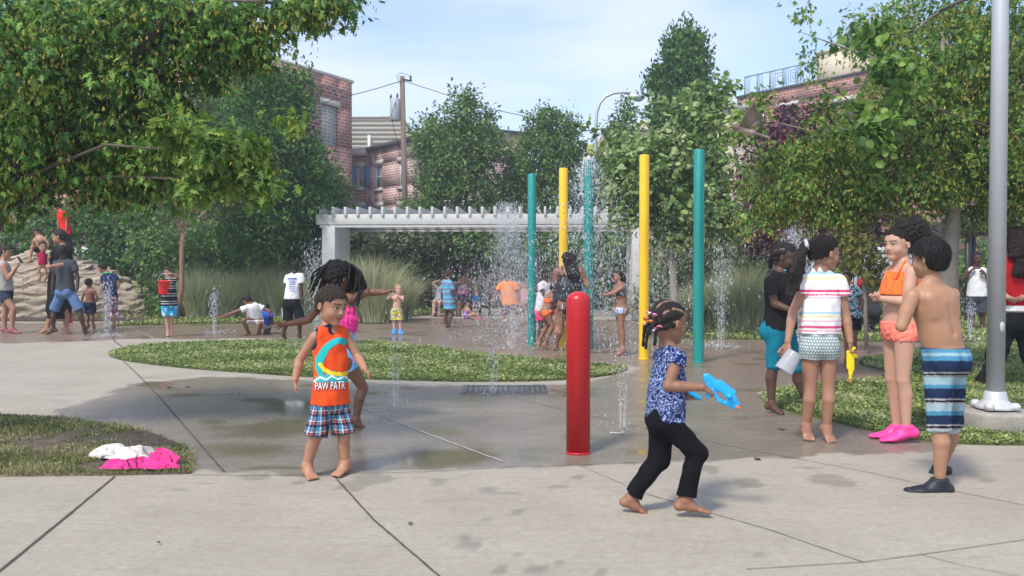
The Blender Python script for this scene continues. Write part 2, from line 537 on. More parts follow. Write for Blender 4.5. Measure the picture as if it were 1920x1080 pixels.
def hand(B, s, mode='relax', nrmv=None, fine=True):
    J = B.J; Wr, T = J['w' + s], J['t' + s]
    v = T - Wr; n = np.linalg.norm(v)
    L = n * (1.0 if mode != 'fist' else 1.35)
    d = v / n
    pn = nrm((J['T'] + J['P']) / 2 - Wr) if nrmv is None else nrm(nrmv)     # palm faces this way
    pn = nrm(pn - d * np.dot(pn, d)); lt = nrm(np.cross(d, pn))
    thumb_side = lt if np.dot(lt, B.f + np.array([0, 0, .8])) > 0 else -lt
    r = .047 * L
    pe = Wr + d * L * .48
    o = [ecap(Wr, Wr + d * L * .3, B.R['w'], L * .19, lt, .75, .01, .42), ecap(Wr + d * L * .25, pe, L * .19, L * .205, lt, .42, .01, .36)]
    cv = dict(relax=(.28, .35), flat=(.04, .05), fist=(1.15, 1.5), grip=(.75, .95), spread=(.05, .08))[mode]
    sp = .34 if mode == 'spread' else .16
    for i in range(4):
        x = (1.5 - i) * .115
        ln = [.40, .45, .42, .33][i] * L
        b = pe + thumb_side * x * L - d * L * .02
        dd = nrm(d + thumb_side * (1.5 - i) * sp)
        ax = pn
        c1 = cv[0] * (1 + .15 * (i - 1)); c2 = c1 + cv[1]
        d1 = dd * math.cos(c1 * .6) + ax * math.sin(c1 * .6); d2 = dd * math.cos(c2) + ax * math.sin(c2)
        m = b + d1 * ln * .5; e = m + d2 * ln * .5
        o += [cap(b, m, r * 1.05, r, .003), cap(m, e, r, r * .82, .003)]
    tb = Wr + d * L * .16 + thumb_side * L * .12
    tm = tb + nrm(d * .75 + thumb_side * .62 + pn * .25) * L * .23
    te = tm + nrm(d * .95 + thumb_side * (.25 if mode != 'spread' else .6) + pn * (.25 if mode != 'fist' else .8)) * L * .2
    o += [cap(tb, tm, r * 1.5, r * 1.15, .006), cap(tm, te, r * 1.15, r * .9, .003)]
    return o
def hp(B, l, f, u): return B.hc + B.hh * (B.hl * l + B.hf * f + B.hu * u)
def headprims(B, child=True):
    h = B.hh; ax = (B.hl, B.hf, B.hu)
    E = lambda l, f, u, r, k=.03, sub=0: ell(hp(B, l, f, u), ax, np.array(r) * h, k * h, sub)
    K = lambda a, b, r1, r2, k=.03: cap(hp(B, *a), hp(B, *b), r1 * h, r2 * h, k * h)
    o = [E(0, -.05, .10, (.36, .43, .39), .05), E(0, .08, -.14, (.275, .30, .33), .08),
         K((.2, .0, -.25), (0, .25, -.395), .07, .085, .1), K((-.2, .0, -.25), (0, .25, -.395), .07, .085, .1)]
    for s in (-1, 1):
        o += [E(s * .15, .20, -.17, (.125, .13, .13), .08), K((s * .05, .345, .085), (s * .2, .27, .08), .035, .03, .06),
              E(s * .15, .405, -.005, (.085, .06, .055), .05, 1)]
    o += [K((0, .345, .02), (0, .415, -.125), .022, .042, .05), K((-.045, .38, -.14), (.045, .38, -.14), .03, .03, .03),
          K((-.075, .335, -.245), (.075, .335, -.245), .026, .026, .03), K((0, .36, -.24), (0, .36, -.24), .028, .028, .03),
          K((-.06, .335, -.29), (.06, .335, -.29), .028, .028, .025)]
    for s in (-1, 1):
        o += [K((s * .085, .338, -.052), (s * .20, .295, -.050), .020, .018, .02)]
        o += [K((s * .07, .352, .022), (s * .21, .30, .018), .022, .018, .02), E(s * .375, -.03, -.05, (.032, .065, .10), .015), E(s * .40, -.005, -.06, (.02, .03, .055), .01, 1)]
    return o
def head_col(B, V, base):
    """lips, brows and lashes have their own colour"""
    c = np.tile(np.array(base), (len(V), 1))
    q = (V - B.hc) / B.hh; l, f, u = q @ B.hl, q @ B.hf, q @ B.hu
    def seg(al, au, bl, bu, r, soft):
        dx, dy_ = bl - al, bu - au; t = np.clip(((np.abs(l) if al >= 0 and bl > 0 and al > .01 else l) - al) * dx + (u - au) * dy_, 0, None) / (dx * dx + dy_ * dy_); t = np.clip(t, 0, 1)
        L = np.abs(l) if al > .01 else l
        d = np.hypot(L - al - t * dx, u - au - t * dy_)
        return np.clip((r + soft - d) / soft, 0, 1) * (f > .15)
    m = np.maximum(seg(-.085, -.245, .085, -.245, .016, .02), seg(-.06, -.29, .06, -.29, .02, .02))[:, None]
    c = c * (1 - m * .8) + np.array([base[0] * .75 + .05, base[1] * .45 + .01, base[2] * .5 + .01]) * m * .8
    m = seg(.06, .105, .22, .095, .012, .02)[:, None]; c = c * (1 - m * .85) + np.array([.02, .014, .01]) * m * .85
    m = seg(.085, .028, .215, .018, .006, .014)[:, None]; c = c * (1 - m * .9) + np.array([.012, .008, .007]) * m * .9
    m = seg(-.07, -.268, .07, -.268, .002, .012)[:, None]; c = c * (1 - m * .7) + np.array([.06, .015, .012]) * m * .7
    return c
def sphere_np(c, r, f, up, cols, n=14):
    V = []; Cc = []; Fc = []
    l = np.cross(f, up)
    for i in range(n + 1):
        th = math.pi * i / n
        for k in range(16):
            ph = 2 * math.pi * k / 16
            V.append(c + r * (f * math.cos(th) + (l * math.cos(ph) + up * math.sin(ph)) * math.sin(th)))
            Cc.append(cols[0] if th < .35 else cols[1] if th < .75 else cols[2])
    for i in range(n):
        for k in range(16): Fc.append((i * 16 + k, i * 16 + (k + 1) % 16, (i + 1) * 16 + (k + 1) % 16, (i + 1) * 16 + k))
    return np.array(V), np.array(Fc), np.array(Cc)
EYE = colmat('eye', .12, 50, 0, .001, .6)
class Pers: pass
def person(label, B, skin, res=.008, fres=None, hands=('relax', 'relax'), barefoot=(1, 1), face=True, group=None, extra=None, hn=(None, None), base=None, shirtless=False, cat='person'):
    J = B.J; loc = np.array([J['P'][0], B.Y0, 0.0]) if base is None else np.asarray(base, float)
    p = Pers(); p.B = B; p.loc = loc
    p.e = thing('person', label, cat, loc, 0, group)
    fine = fres is not None
    hres = fres or res
    pr = torso(B)
    nk = J['neck']; hb = hp(B, 0, -.10, -.22)
    neckp = [cap(lerp(J['T'], nk, .6), hb, B.R['neck'] * 1.08, B.R['neck'], .03)]
    trap = [cap(lerp(nk, hb, .15), lerp(J['T'], J[s], .62) + B.up * B.R['s'] * .2, B.R['neck'] * .8, B.R['s'] * .5, .04) for s in ('sR', 'sL')]
    pr += neckp + trap
    for s in 'RL':
        pr += arm(B, s) + leg(B, s)
        bt = lerp(J['h' + s], J['P'], .25) - B.f * B.R['hip'] * .38 + np.array([0, 0, .0])
        pr.append(cap(bt, bt, B.R['hip'] * .55, None, .04))
    if shirtless:
        for s in 'RL':
            pt = lerp(B.Cc, J['s' + s], .45) + B.f * B.R['chest'] * .30
            pr.append(cap(pt, pt, B.R['chest'] * .42, None, .03))
    if extra: pr += extra(B)
    fine_parts = []
    for i, s in enumerate('RL'):
        if barefoot[i]:
            fp = foot(B, s, toes=fine)
            if fine: fine_parts.append(([cap(lerp(J['k' + s], J['a' + s], .85), J['a' + s], B.R['a'] * 1.04, B.R['a'], .01, flat=2)] + fp, 'foot'))
            else: pr += fp
        if hands[i]:
            hq = hand(B, s, hands[i], hn[i])
            if fine: fine_parts.append(([cap(lerp(J['e' + s], J['w' + s], .85), J['w' + s], B.R['w'] * 1.05, B.R['w'], .01, flat=2)] + hq, 'hand'))
            else: pr += hq
    hd = headprims(B)
    if not fine: pr += hd
    V, Fq = field(pr, res)
    sk = np.array(SK[skin] if isinstance(skin, str) else skin)
    col = np.tile(sk, (len(V), 1)) if fine else head_col(B, V, sk)
    VV, FF, CC = [V], [Fq], [col]; n = len(V)
    if fine:
        fine_parts.append((hd + [cap(lerp(nk, hb, .4), hb, B.R['neck'] * 1.03, B.R['neck'] * 1.0, .03, flat=2)], 'head'))
        for q, kd in fine_parts:
            v, f = field(q, hres)
            VV.append(v); FF.append(f + n); n += len(v)
            CC.append(head_col(B, v, sk) if kd == 'head' else np.tile(sk * np.array([1.06, 1.0, 1.0]), (len(v), 1)))
    V = np.concatenate(VV) - loc; CC = np.concatenate(CC)
    if shirtless:
        for s in 'RL':
            q = lerp(B.Cc, J['s' + s], .42) + B.f * B.R['chest'] * .72 - loc
            m = np.clip(1.6 - np.linalg.norm(V - q, axis=1) / (.011 * B.u), 0, 1)[:, None] * .5
            CC = CC * (1 - m) + CC * np.array([.6, .42, .42]) * m
    me = mesh_np('body', V, np.concatenate(FF), True, CC)
    p.body = put('body', me, SKIN, p.e)
    if face:
        for s in (-1, 1):
            v, f, c = sphere_np(hp(B, s * .145, .310, -.006) - loc, B.hh * .047, nrm(B.hf * 1 - B.hu * .12), B.hu, [(.01, .008, .007), (.04, .02, .012), (.42, .37, .34)])
            put('eye', mesh_np('eye', v, f, True, c), EYE, p.e)
    return p
def wr(amp, seed, wl=(.05, .14), st=(1, 1, .55)):
    f = sines(seed, 10, wl, st)
    return lambda D, X, Y, Z: D + amp * f(X, Y, Z)
def cloth(p, name, prims, colfn, res=.008, post=None, top=None, bot=None, mat=None, amp=.003, seed=1, label=None, wl=(.05, .14), st=(1, 1, .55)):
    """top, bot: heights (m) where the cloth ends"""
    w_ = wr(amp, seed, wl, st)
    def ps(D, X, Y, Z):
        D = w_(D, X, Y, Z)
        if top is not None: D = np.maximum(D, Z - top + 0 * X + 0 * Y)
        if bot is not None: D = np.maximum(D, bot - Z + 0 * X + 0 * Y)
        if post: D = post(D, X, Y, Z)
        return D
    V, Fq = field(prims, res, ps)
    if len(V) == 0: return None
    c = colfn(V, p.B) if callable(colfn) else np.tile(np.array(colfn), (len(V), 1))
    me = mesh_np(name, V - p.loc, Fq, True, c)
    o = put(name, me, mat or CLOTH, p.e)
    if label: o['label'] = label
    o_V = V
    return o
def zat(B, py, px=960): return P(px, py, B.Y0)[2]
def neck_cut(B, r=1.5, drop=.0):
    nk = B.J['neck']
    return [cap(nk - B.up * drop, nk + B.up * .2, B.R['neck'] * r, B.R['neck'] * r * 1.3, .01, sub=1)]
def shirt(p, col, hem, sleeve=.5, off=.012, loose=.012, res=.008, name='shirt', seed=3, neck=1.5, amp=.003, mat=None, label=None, drop=0.0, cuts=None, slfl=.012):
    B = p.B; J = B.J
    zh = zat(B, hem)
    dn = J['P'] + (J['P'] - B.W) * 0 + -B.up * max(.02, (J['P'][2] - zh)) if J['P'][2] > zh else J['P']
    pr = torso(B, off)
    pr.append(ecap(B.W + B.up * B.tl * .2, dn - B.up * .02, B.R['waist'] + off + loose * .5, B.R['hip'] + off + loose, B.r, .82, .03))
    for s in 'RL':
        if sleeve: pr += arm(B, s, off * .9, sleeve, slfl)
        else: pr += [cap(lerp(J['s' + s], J['T'], .3), lerp(J['s' + s], J['T'], .38) + B.up * .01, B.R['s'] * .8 + off, None, .02)]
    trap = [cap(lerp(J['neck'], hp(B, 0, -.1, -.22), .05), lerp(J['T'], J[s], .62) + B.up * B.R['s'] * .2, B.R['neck'] * .8 + off * .7, B.R['s'] * .5 + off * .7, .03) for s in ('sR', 'sL')]
    pr += trap
    if not sleeve:
        for s in 'RL':
            S = J['s' + s]; o = nrm(S - J['T'])
            pr.append(ecap(S + o * B.R['s'] * .9 - B.up * B.R['s'] * 1.4, S + o * B.R['s'] * .75 + B.up * .10, B.R['s'] * 1.25, B.R['s'] * 1.1, B.f, 1.0, .008, sub=1))
    pr += neck_cut(B, neck, drop)
    if cuts: pr += cuts
    return cloth(p, name, pr, col, res, bot=zh, seed=seed, amp=amp, mat=mat, label=label)
def shorts(p, col, top, to=.5, off=.010, fl=.02, res=.008, name='shorts', seed=5, amp=.003, mat=None, label=None, bot=None):
    B = p.B; J = B.J; torso(B)
    pr = [ecap(J['P'], B.W, B.R['hip'] + off, B.R['waist'] + off, B.r, .82, .03, .84)]
    for s in 'RL':
        pr += leg(B, s, off, to, fl)
        bt = lerp(J['h' + s], J['P'], .25) - B.f * B.R['hip'] * .38
        pr.append(cap(bt, bt, B.R['hip'] * .55 + off, None, .04))
    return cloth(p, name, pr, col, res, top=zat(B, top), seed=seed, amp=amp, mat=mat, label=label, bot=bot)
HL_F = [-.6, -.35, -.1, .02, .10, .22, .33, .6]
def hairline(low=-.30, front=.27, side=-.02): return [low, low, low + .06, side, side + .1, front - .1, front, front + .02]
def scalp(p, colr=BLACKH, t=.03, line=None, disp=None, res=None, name='hair', amp=.012, wl=(.02, .06), st=(1, 1, 1), extra=None, mat=None, top=0.0, label=None):
    B = p.B; h = B.hh; line = line or hairline()
    ax = (B.hl, B.hf, B.hu)
    pr = [ell(hp(B, 0, -.05, .10 + top * .5), ax, np.array([.36 + t, .43 + t, .39 + t + top * .5]) * h, .03 * h), ell(hp(B, 0, -.16, -.10), ax, np.array([.30 + t, .30 + t, .30 + t]) * h, .06 * h)]
    for s in (-1, 1):
        pr.append(ell(hp(B, s * .40, -.01, -.10), ax, np.array([.10, .09, .13]) * h, .01 * h, sub=1))
    pr += (extra or [])
    ff = sines(7 + len(pr), 12, (wl[0] * 1, wl[1] * 1), st)
    def ps(D, X, Y, Z):
        x, y, z = (X - B.hc[0]) / h, (Y - B.hc[1]) / h, (Z - B.hc[2]) / h
        f = x * B.hf[0] + y * B.hf[1] + z * B.hf[2]; u = x * B.hu[0] + y * B.hu[1] + z * B.hu[2]; l = x * B.hl[0] + y * B.hl[1] + z * B.hl[2]
        D = D + amp * h * ff(X, Y, Z)
        if disp: D = D + disp(f, u, l) * h
        hl = np.interp(f.ravel(), HL_F, line).reshape(f.shape) + .035 * np.sin(l * 23 + 2 * np.sin(f * 9)) * np.cos(f * 31 + l * 7)
        return np.maximum(D, (hl - u) * h * .8)
    V, Fq = field(pr, res or B.hh / 40, ps)
    rg = np.random.RandomState(5)
    c = np.tile(np.array(colr), (len(V), 1)) * (1 + .25 * sines(3, 8, (.01, .03))(V[:, 0], V[:, 1], V[:, 2]))[:, None]
    o = put(name, mesh_np(name, V - p.loc, Fq, True, np.clip(c, .002, 1)), mat or HAIR, p.e)
    if label: o['label'] = label
    return o
def strands(p, name, paths, r0, r1, colr=BLACKH, res=.006, amp=.002, mat=None, parent=None):
    """paths: list of point lists in metres; one continuous mesh"""
    pr = []
    for pth in paths:
        n = len(pth) - 1
        for i in range(n): pr.append(cap(pth[i], pth[i + 1], lerp(r0, r1, i / n), lerp(r0, r1, (i + 1) / n), .004))
    V, Fq = field(pr, res, wr(amp, 9, (.012, .04), (1, 1, .3)))
    c = np.tile(np.array(colr), (len(V), 1))
    return put(name, mesh_np(name, V - p.loc, Fq, True, c), mat or HAIR, parent or p.e)
def tufts(p, n_, ln, wd, colr, line, t=.02, seed=1, lift=.25, wavy=.3, part=(0, -.12, .5)):
    """many fine locks combed out from the crown of the head"""
    B = p.B; rg = np.random.RandomState(seed); V = []; Fc = []; Cc = []
    k = 0; R = np.array([.36 + t, .43 + t, .39 + t])
    while k < n_:
        d = rg.normal(size=3); d /= np.linalg.norm(d); q = d * R; l, f, u = q[0], q[1] - .05, q[2] + .10
        if u < np.interp(f, HL_F, line) + .02 or (abs(l) > .28 and -.12 < f < .1 and u < .06): continue
        nn = d / R; nn /= np.linalg.norm(nn); tg = np.array([l, f, u]) - np.array(part); tg = tg - nn * (tg @ nn); tg /= np.linalg.norm(tg) + 1e-6
        sd = np.cross(nn, tg); L = ln * rg.uniform(.6, 1.3); a0 = rg.normal(0, wavy)
        pts = []
        for i in range(4):
            s_ = i / 3; w_ = tg * math.cos(a0 * s_ * 2) + sd * math.sin(a0 * s_ * 2)
            pts.append(np.array([l, f, u]) + w_ * L * s_ + nn * (.012 + lift * L * s_ * (1 - .5 * s_) * rg.uniform(.3, 1)) - np.array([0, 0, .25 * L * s_ * s_]))
        b0 = len(V)
        for i, q_ in enumerate(pts):
            w_ = wd * (1 - i / 3.3) * rg.uniform(.7, 1.2)
            for sgn, up_ in ((-1, 0), (0, .7), (1, 0)): V.append(hp(B, *(q_ + sd * sgn * w_ + nn * w_ * up_)) - p.loc)
        for i in range(3):
            a = b0 + 3 * i; Fc += [(a, a + 1, a + 4, a + 3), (a + 1, a + 2, a + 5, a + 4)]
        c_ = np.array(colr) * rg.uniform(.6, 1.9); Cc += [c_] * 12; k += 1
    return put('hair_locks', mesh_np('hair_locks', np.array(V), np.array(Fc), True, np.array(Cc)), HAIR, p.e)
def shoe(p, s, col, sole=None, off=.010, res=.006, mat=None, name='shoe', top=.05):
    B = p.B; A = B.J['a' + s]; T = B.J['f' + s]
    pr = foot(B, s, False, off)
    lz = min(A[2], T[2])
    V, Fq = field(pr, res, lambda D, X, Y, Z: np.maximum(D, (Z - (A[2] + top * B.u * .3)) + 0 * X + 0 * Y))
    zmin = V[:, 2].min()
    c = np.where((V[:, 2] < zmin + .014)[:, None], np.array(sole if sole else col), np.array(col))
    return put(name, mesh_np(name, V - p.loc, Fq, True, c), mat or RUBBER, p.e)
def hstr(*stops):
    """stops: (fraction, colour) from z0 to z1; returns a banded-colour helper"""
    fr = np.array([s[0] for s in stops]); cs = np.array([s[1] for s in stops])
    def g(t): return cs[np.clip(np.searchsorted(fr, t, side='right') - 1, 0, len(cs) - 1)]
    return g
def zn(V, a, b): return (V[:, 2] - a) / (b - a)
def stripes_px(B, rows, base):
    """rows: (y0, y1, colour) in photo pixels at this person's distance"""
    def fn(V, _B=None):
        py = 540 - (F * (V[:, 2] - CH) / V[:, 1] + F * math.tan(PA))
        c = np.tile(np.array(base, float), (len(V), 1))
        for y0, y1, cc in rows: c[(py >= y0) & (py < y1)] = cc
        return c
    return fn
def decal(p, name, objv, polys, col_list, parent, off=.002, mat=None, sub=None):
    """flat prints laid on a garment: polygons measured on the photograph, laid on the cloth's real surface"""
    me = objv.data
    bvh = BVHTree.FromPolygons([tuple(v.co) for v in me.vertices], [tuple(q.vertices) for q in me.polygons])
    V, Fc, Cc = [], [], []
    lc = Vector(p.loc)
    for (pts2, tris), col, o2 in zip(polys, col_list, [off + .0006 * i for i in range(len(polys))]):
        base = len(V); ok = []
        for (x, y) in pts2:
            r = Vector(ray(x, y)).normalized(); org = Vector((0, 0, CH)) - lc
            hit, no, _, _ = bvh.ray_cast(org, r)
            if hit is None: V.append((0, 0, 0)); ok.append(False)
            else: V.append(tuple(hit - r * o2)); ok.append(True)
            Cc.append(col)
        for t in tris:
            if all(ok[i] for i in t): Fc.append([i + base for i in t])
    used = sorted({i for f in Fc for i in f}); mp_ = {a: b for b, a in enumerate(used)}
    return put(name, mesh_np(name, np.array([V[i] for i in used]), [[mp_[i] for i in f] for f in Fc], True, np.array([Cc[i] for i in used])), mat or CLOTH, parent)
def fill2d(fn, x0, x1, y0, y1, n):
    """grid of small cells where fn(x, y) is true"""
    xs = np.linspace(x0, x1, n); m = int(n * (y1 - y0) / (x1 - x0)) + 2; ys = np.linspace(y0, y1, m)
    pts = [(x, y) for y in ys for x in xs]; tr = []
    for j_ in range(m - 1):
        for i in range(n - 1):
            if fn((xs[i] + xs[i + 1]) / 2, (ys[j_] + ys[j_ + 1]) / 2): tr.append((j_ * n + i, j_ * n + i + 1, (j_ + 1) * n + i + 1, (j_ + 1) * n + i))
    return pts, tr
def text2d(s, x0, x1, ybase, h, slope=0.0, offset=0.0):
    cu = bpy.data.curves.new('lettering', 'FONT'); cu.body = s; cu.size = 1.0; cu.offset = offset; cu.resolution_u = 3
    ob = bpy.data.objects.new('lettering', cu); C.objects.link(ob)
    dg = bpy.context.evaluated_depsgraph_get(); me = bpy.data.meshes.new_from_object(ob.evaluated_get(dg))
    vs = np.array([v.co[:2] for v in me.vertices]); fs = [tuple(q.vertices) for q in me.polygons]
    bpy.data.objects.remove(ob); bpy.data.curves.remove(cu); bpy.data.meshes.remove(me)
    return vs, fs
def dist2seg(x, y, pts):
    d = 1e9
    for (ax_, ay), (bx, by) in zip(pts[:-1], pts[1:]):
        dx, dy_ = bx - ax_, by - ay; t = max(0, min(1, ((x - ax_) * dx + (y - ay) * dy_) / (dx * dx + dy_ * dy_ + 1e-9)))
        d = min(d, math.hypot(x - ax_ - t * dx, y - ay - t * dy_))
    return d
# ---------------------------------------------------------------- ground, paving, grass
def poly_sd(x, y, pts):
    """signed distance to a polygon, negative inside (arrays)"""
    d = np.full(x.shape, 1e9); ins = np.zeros(x.shape, bool)
    for (ax_, ay), (bx, by) in zip(pts, pts[1:] + pts[:1]):
        ex, ey = bx - ax_, by - ay
        t = np.clip(((x - ax_) * ex + (y - ay) * ey) / (ex * ex + ey * ey + 1e-9), 0, 1)
        d = np.minimum(d, np.hypot(x - ax_ - t * ex, y - ay - t * ey))
        c = ((ay > y) != (by > y)) & (x < (bx - ax_) * (y - ay) / (by - ay + 1e-12) + ax_)
        ins ^= c
    return np.where(ins, -d, d)
def gp(pts): return [tuple(G(x, y)[:2]) for x, y in pts]
def smooth_poly(pts, n=3):
    for _ in range(n):
        o = []
        for a, b in zip(pts, pts[1:] + pts[:1]):
            o += [(a[0] * .75 + b[0] * .25, a[1] * .75 + b[1] * .25), (a[0] * .25 + b[0] * .75, a[1] * .25 + b[1] * .75)]
        pts = o
    return pts
ISL = smooth_poly(gp([(196, 664), (225, 677), (352, 692), (509, 703), (600, 709), (764, 714), (900, 717), (1062, 714), (1150, 704), (1185, 692), (1150, 686), (1062, 679), (911, 666), (800, 651), (667, 640), (532, 639), (370, 643), (259, 648)]), 2)
BED = gp([(-300, 775), (0, 781), (60, 784), (130, 791), (200, 799), (255, 808), (300, 820), (335, 835), (355, 852), (361, 870), (357, 889), (200, 892), (0, 894), (-400, 897)])
RGR = smooth_poly(gp([(1424, 743), (1440, 760), (1470, 769), (1540, 786), (1627, 807), (1700, 823), (1791, 834), (1920, 836), (2200, 836), (2500, 780), (2400, 650), (1900, 645), (1760, 652), (1660, 668), (1600, 679), (1640, 692), (1690, 702), (1720, 708), (1650, 714), (1560, 718), (1475, 730)]), 2)
BACKL = gp([(205, 612), (330, 608), (560, 606), (640, 607), (640, 600), (560, 599), (300, 601)])
STRIPR = gp([(1230, 634), (1320, 636), (1480, 638), (1720, 642), (2100, 640), (2100, 600), (1650, 606), (1400, 612), (1290, 616), (1225, 622)])
WETP = gp([(60, 790), (120, 765), (185, 747), (215, 730), (259, 714), (400, 708), (560, 712), (800, 723), (1060, 722), (1178, 706), (1195, 690), (1150, 682), (900, 662), (760, 646), (560, 634), (240, 636), (100, 642), (-150, 645), (-900, 640), (-900, 612), (200, 605), (900, 596), (1600, 606), (3200, 610), (3200, 660), (2400, 750), (1840, 830), (1667, 849), (1502, 858), (1350, 862), (1200, 868), (1060, 872), (969, 876), (800, 884), (627, 889), (420, 888), (360, 880), (355, 850), (240, 805), (130, 788)])
sn1 = sines(101, 14, (.25, 1.4)); sn2 = sines(102, 14, (.06, .3)); sn3 = sines(103, 10, (1.2, 4.0))
def paving_mesh():
    ys = np.concatenate([np.arange(1.2, 4.2, .05), 4.2 * np.exp(np.arange(0, math.log(27 / 4.2), .006))]); us = np.linspace(-.95, .95, 360)
    Yg, U = np.meshgrid(ys, us, indexing='ij'); X = U * (Yg + .6); n, m = Yg.shape
    V = np.stack([X.ravel(), Yg.ravel(), np.zeros(X.size)], 1)
    i = np.arange(n * m).reshape(n, m); Fq = np.stack([i[:-1, :-1].ravel(), i[:-1, 1:].ravel(), i[1:, 1:].ravel(), i[1:, :-1].ravel()], 1)
    x, y = V[:, 0], V[:, 1]
    d = poly_sd(x, y, WETP)
    sc = np.clip(y / 6, .6, 2.0)
    w_ = np.clip(.5 - (d + (.05 * sn1(x, y * .7, 0) + .025 * sn2(x, y, 0)) * sc) / (.035 * sc), 0, 1)
    # wind-blown streaks of water beyond the wet edge
    st = sines(111, 12, (.25, .9), (1, 3.2, 1))(x, y, 0)
    w2 = np.clip((st - 1.25) * 4, 0, 1) * np.clip(1 - d / 1.1, 0, 1) * (d > 0) * ((y < 6) | ((x < -3) & (y > 7)))
    for px, py, r in ((975, 1040, .02), (1000, 1068, .05), (912, 917, .06), (1043, 913, .05), (868, 1008, .045), (878, 1022, .045), (970, 960, .04), (918, 973, .03), (930, 1069, .035), (880, 850, .05), (1120, 1077, .02), (1055, 1056, .015), (1085, 895, .05), (560, 905, .05), (660, 912, .09), (700, 898, .12), (820, 905, .06), (480, 893, .09), (1400, 905, .10), (1330, 880, .08), (1560, 900, .12), (1840, 897, .08), (1430, 1040, .03)):
        g = G(px, py); q = np.hypot(x - g[0], (y - g[1]) * .8) + .018 * sn2(x * 1.5, y * 1.5, 1)
        w2 = np.maximum(w2, np.clip((r - q) / .012, 0, 1) * .75)
    wet = np.maximum(w_, w2 * .8)
    # puddles lie in shallow low spots
    pud = sines(115, 12, (.5, 2.2), (1, 1.6, 1))(x, y, 0)
    pu = np.clip((pud - .75) * 1.6, 0, .8) * (d < -.12)
    for px, py, r in ((835, 858, .42), (600, 760, .5), (905, 745, .35), (985, 845, .18), (450, 845, .3), (700, 740, .3), (560, 800, .5)):
        g = G(px, py); q = np.hypot((x - g[0]) * .75, (y - g[1])) + .07 * sn1(x, y, 2)
        pu = np.maximum(pu, np.clip((r - q) / .26, 0, 1))
    pu *= (d < -.03)
    warm = np.clip((y - 8.2) / 3.5 + .25 * sn3(x, y, 0), 0, 1) * .8 + np.clip((x - .9) / 1.6, 0, 1) * .45 * (y > 4)
    warm = np.clip(warm, 0, 1) * np.clip(w_ + .35, 0, 1)
    me = mesh_np('paving', V, Fq, True, np.stack([wet, pu, warm], 1))
    return me
GRND = mt('far_ground', (.16, .15, .13), .95, .3, .6, 8, .3, .02)
MB().box(-160, 160, -12, 300, -.4, -.03).build('ground', GRND, kind='structure')
m, n, b = newmat('paving')
at = n.nodes.new("ShaderNodeAttribute"); at.attribute_name = 'Col'
sp = n.nodes.new("ShaderNodeSeparateColor"); n.links.new(at.outputs['Color'], sp.inputs[0])
v = objco(n)
na = tex_noise(n, 1.3, 6, .6, v); nb = tex_noise(n, 22, 6, .75, v); nc = tex_noise(n, 130, 4, .75, v); nd = tex_noise(n, 5, 5, .6, objco(n, (.5, 4.0, 1)))
dry = mixc(n, mapr(n, na.outputs['Fac'], .3, .7), (.34, .30, .23), (.44, .395, .31))
dry = mixc(n, mapr(n, nb.outputs['Fac'], .35, .7, 0, .5), dry, (.25, .225, .185))
dry = mixc(n, mapr(n, nc.outputs['Fac'], .60, .74, 0, .55), dry, (.13, .115, .10))
dry = mixc(n, mapr(n, nc.outputs['Fac'], .25, .40, .5, 0), dry, (.56, .52, .46))
dry = mixc(n, mapr(n, nd.outputs['Fac'], .52, .72, 0, .35), dry, (.25, .22, .185))
ne = tex_noise(n, 38, 6, .85, objco(n, (.6, 1.4, 1)))
dry = mixc(n, mapr(n, ne.outputs['Fac'], .54, .66, 0, .5), dry, (.22, .195, .155))
dry = mixc(n, mapr(n, ne.outputs['Fac'], .46, .36, 0, .4), dry, (.52, .48, .41))
nf = tex_noise(n, 3.2, 8, .7, objco(n, (.35, 3.0, 1)))
dry = mixc(n, mapr(n, nf.outputs['Fac'], .60, .63, 0, .30), dry, (.21, .18, .145))
vo = n.nodes.new('ShaderNodeTexVoronoi'); vo.feature = 'DISTANCE_TO_EDGE'; vo.inputs['Scale'].default_value = .55
wv = mixc(n, .16, v, tex_noise(n, 4, 5, .7, v).outputs['Color']); n.links.new(wv, vo.inputs['Vector'])
dry = mixc(n, mapr(n, vo.outputs['Distance'], .001, .002, .0, 0), dry, (.12, .10, .08))
dry = mixc(n, sp.outputs['Blue'], dry, mixc(n, .3, dry, (.36, .24, .17)), 'MIX')
wetc = mixc(n, mapr(n, na.outputs['Fac'], .3, .7), (.185, .155, .115), (.275, .235, .18))
wetc = mixc(n, mapr(n, nd.outputs['Fac'], .4, .7, 0, .5), wetc, (.12, .115, .085))
wetc = mixc(n, sp.outputs['Blue'], wetc, mixc(n, mapr(n, nd.outputs['Fac'], .35, .65), (.27, .19, .14), (.19, .135, .10)))
wetc = mixc(n, sp.outputs['Green'], wetc, (.165, .145, .095))
n.links.new(mixc(n, sp.outputs['Red'], dry, wetc), b.inputs['Base Color'])
rr = n.nodes.new("ShaderNodeMath"); rr.operation = 'MULTIPLY_ADD'
n.links.new(sp.outputs['Red'], rr.inputs[0]); rr.inputs[1].default_value = -.58
n.links.new(mapr(n, nb.outputs['Fac'], .3, .7, .80, .98), rr.inputs[2])
r2 = n.nodes.new("ShaderNodeMath"); r2.operation = 'MULTIPLY_ADD'; r2.use_clamp = True
n.links.new(sp.outputs['Green'], r2.inputs[0]); r2.inputs[1].default_value = -.22; n.links.new(rr.outputs[0], r2.inputs[2])
n.links.new(r2.outputs[0], b.inputs['Roughness'])
b.inputs['Specular IOR Level'].default_value = .42
hb = mixc(n, .5, nb.outputs['Color'], nc.outputs['Color'])
hb = mixc(n, sp.outputs['Green'], hb, (.5, .5, .5))
bump(n, b, hb, .28, .004)
PAV = m
paving = put('paving', paving_mesh(), PAV, kind='structure')

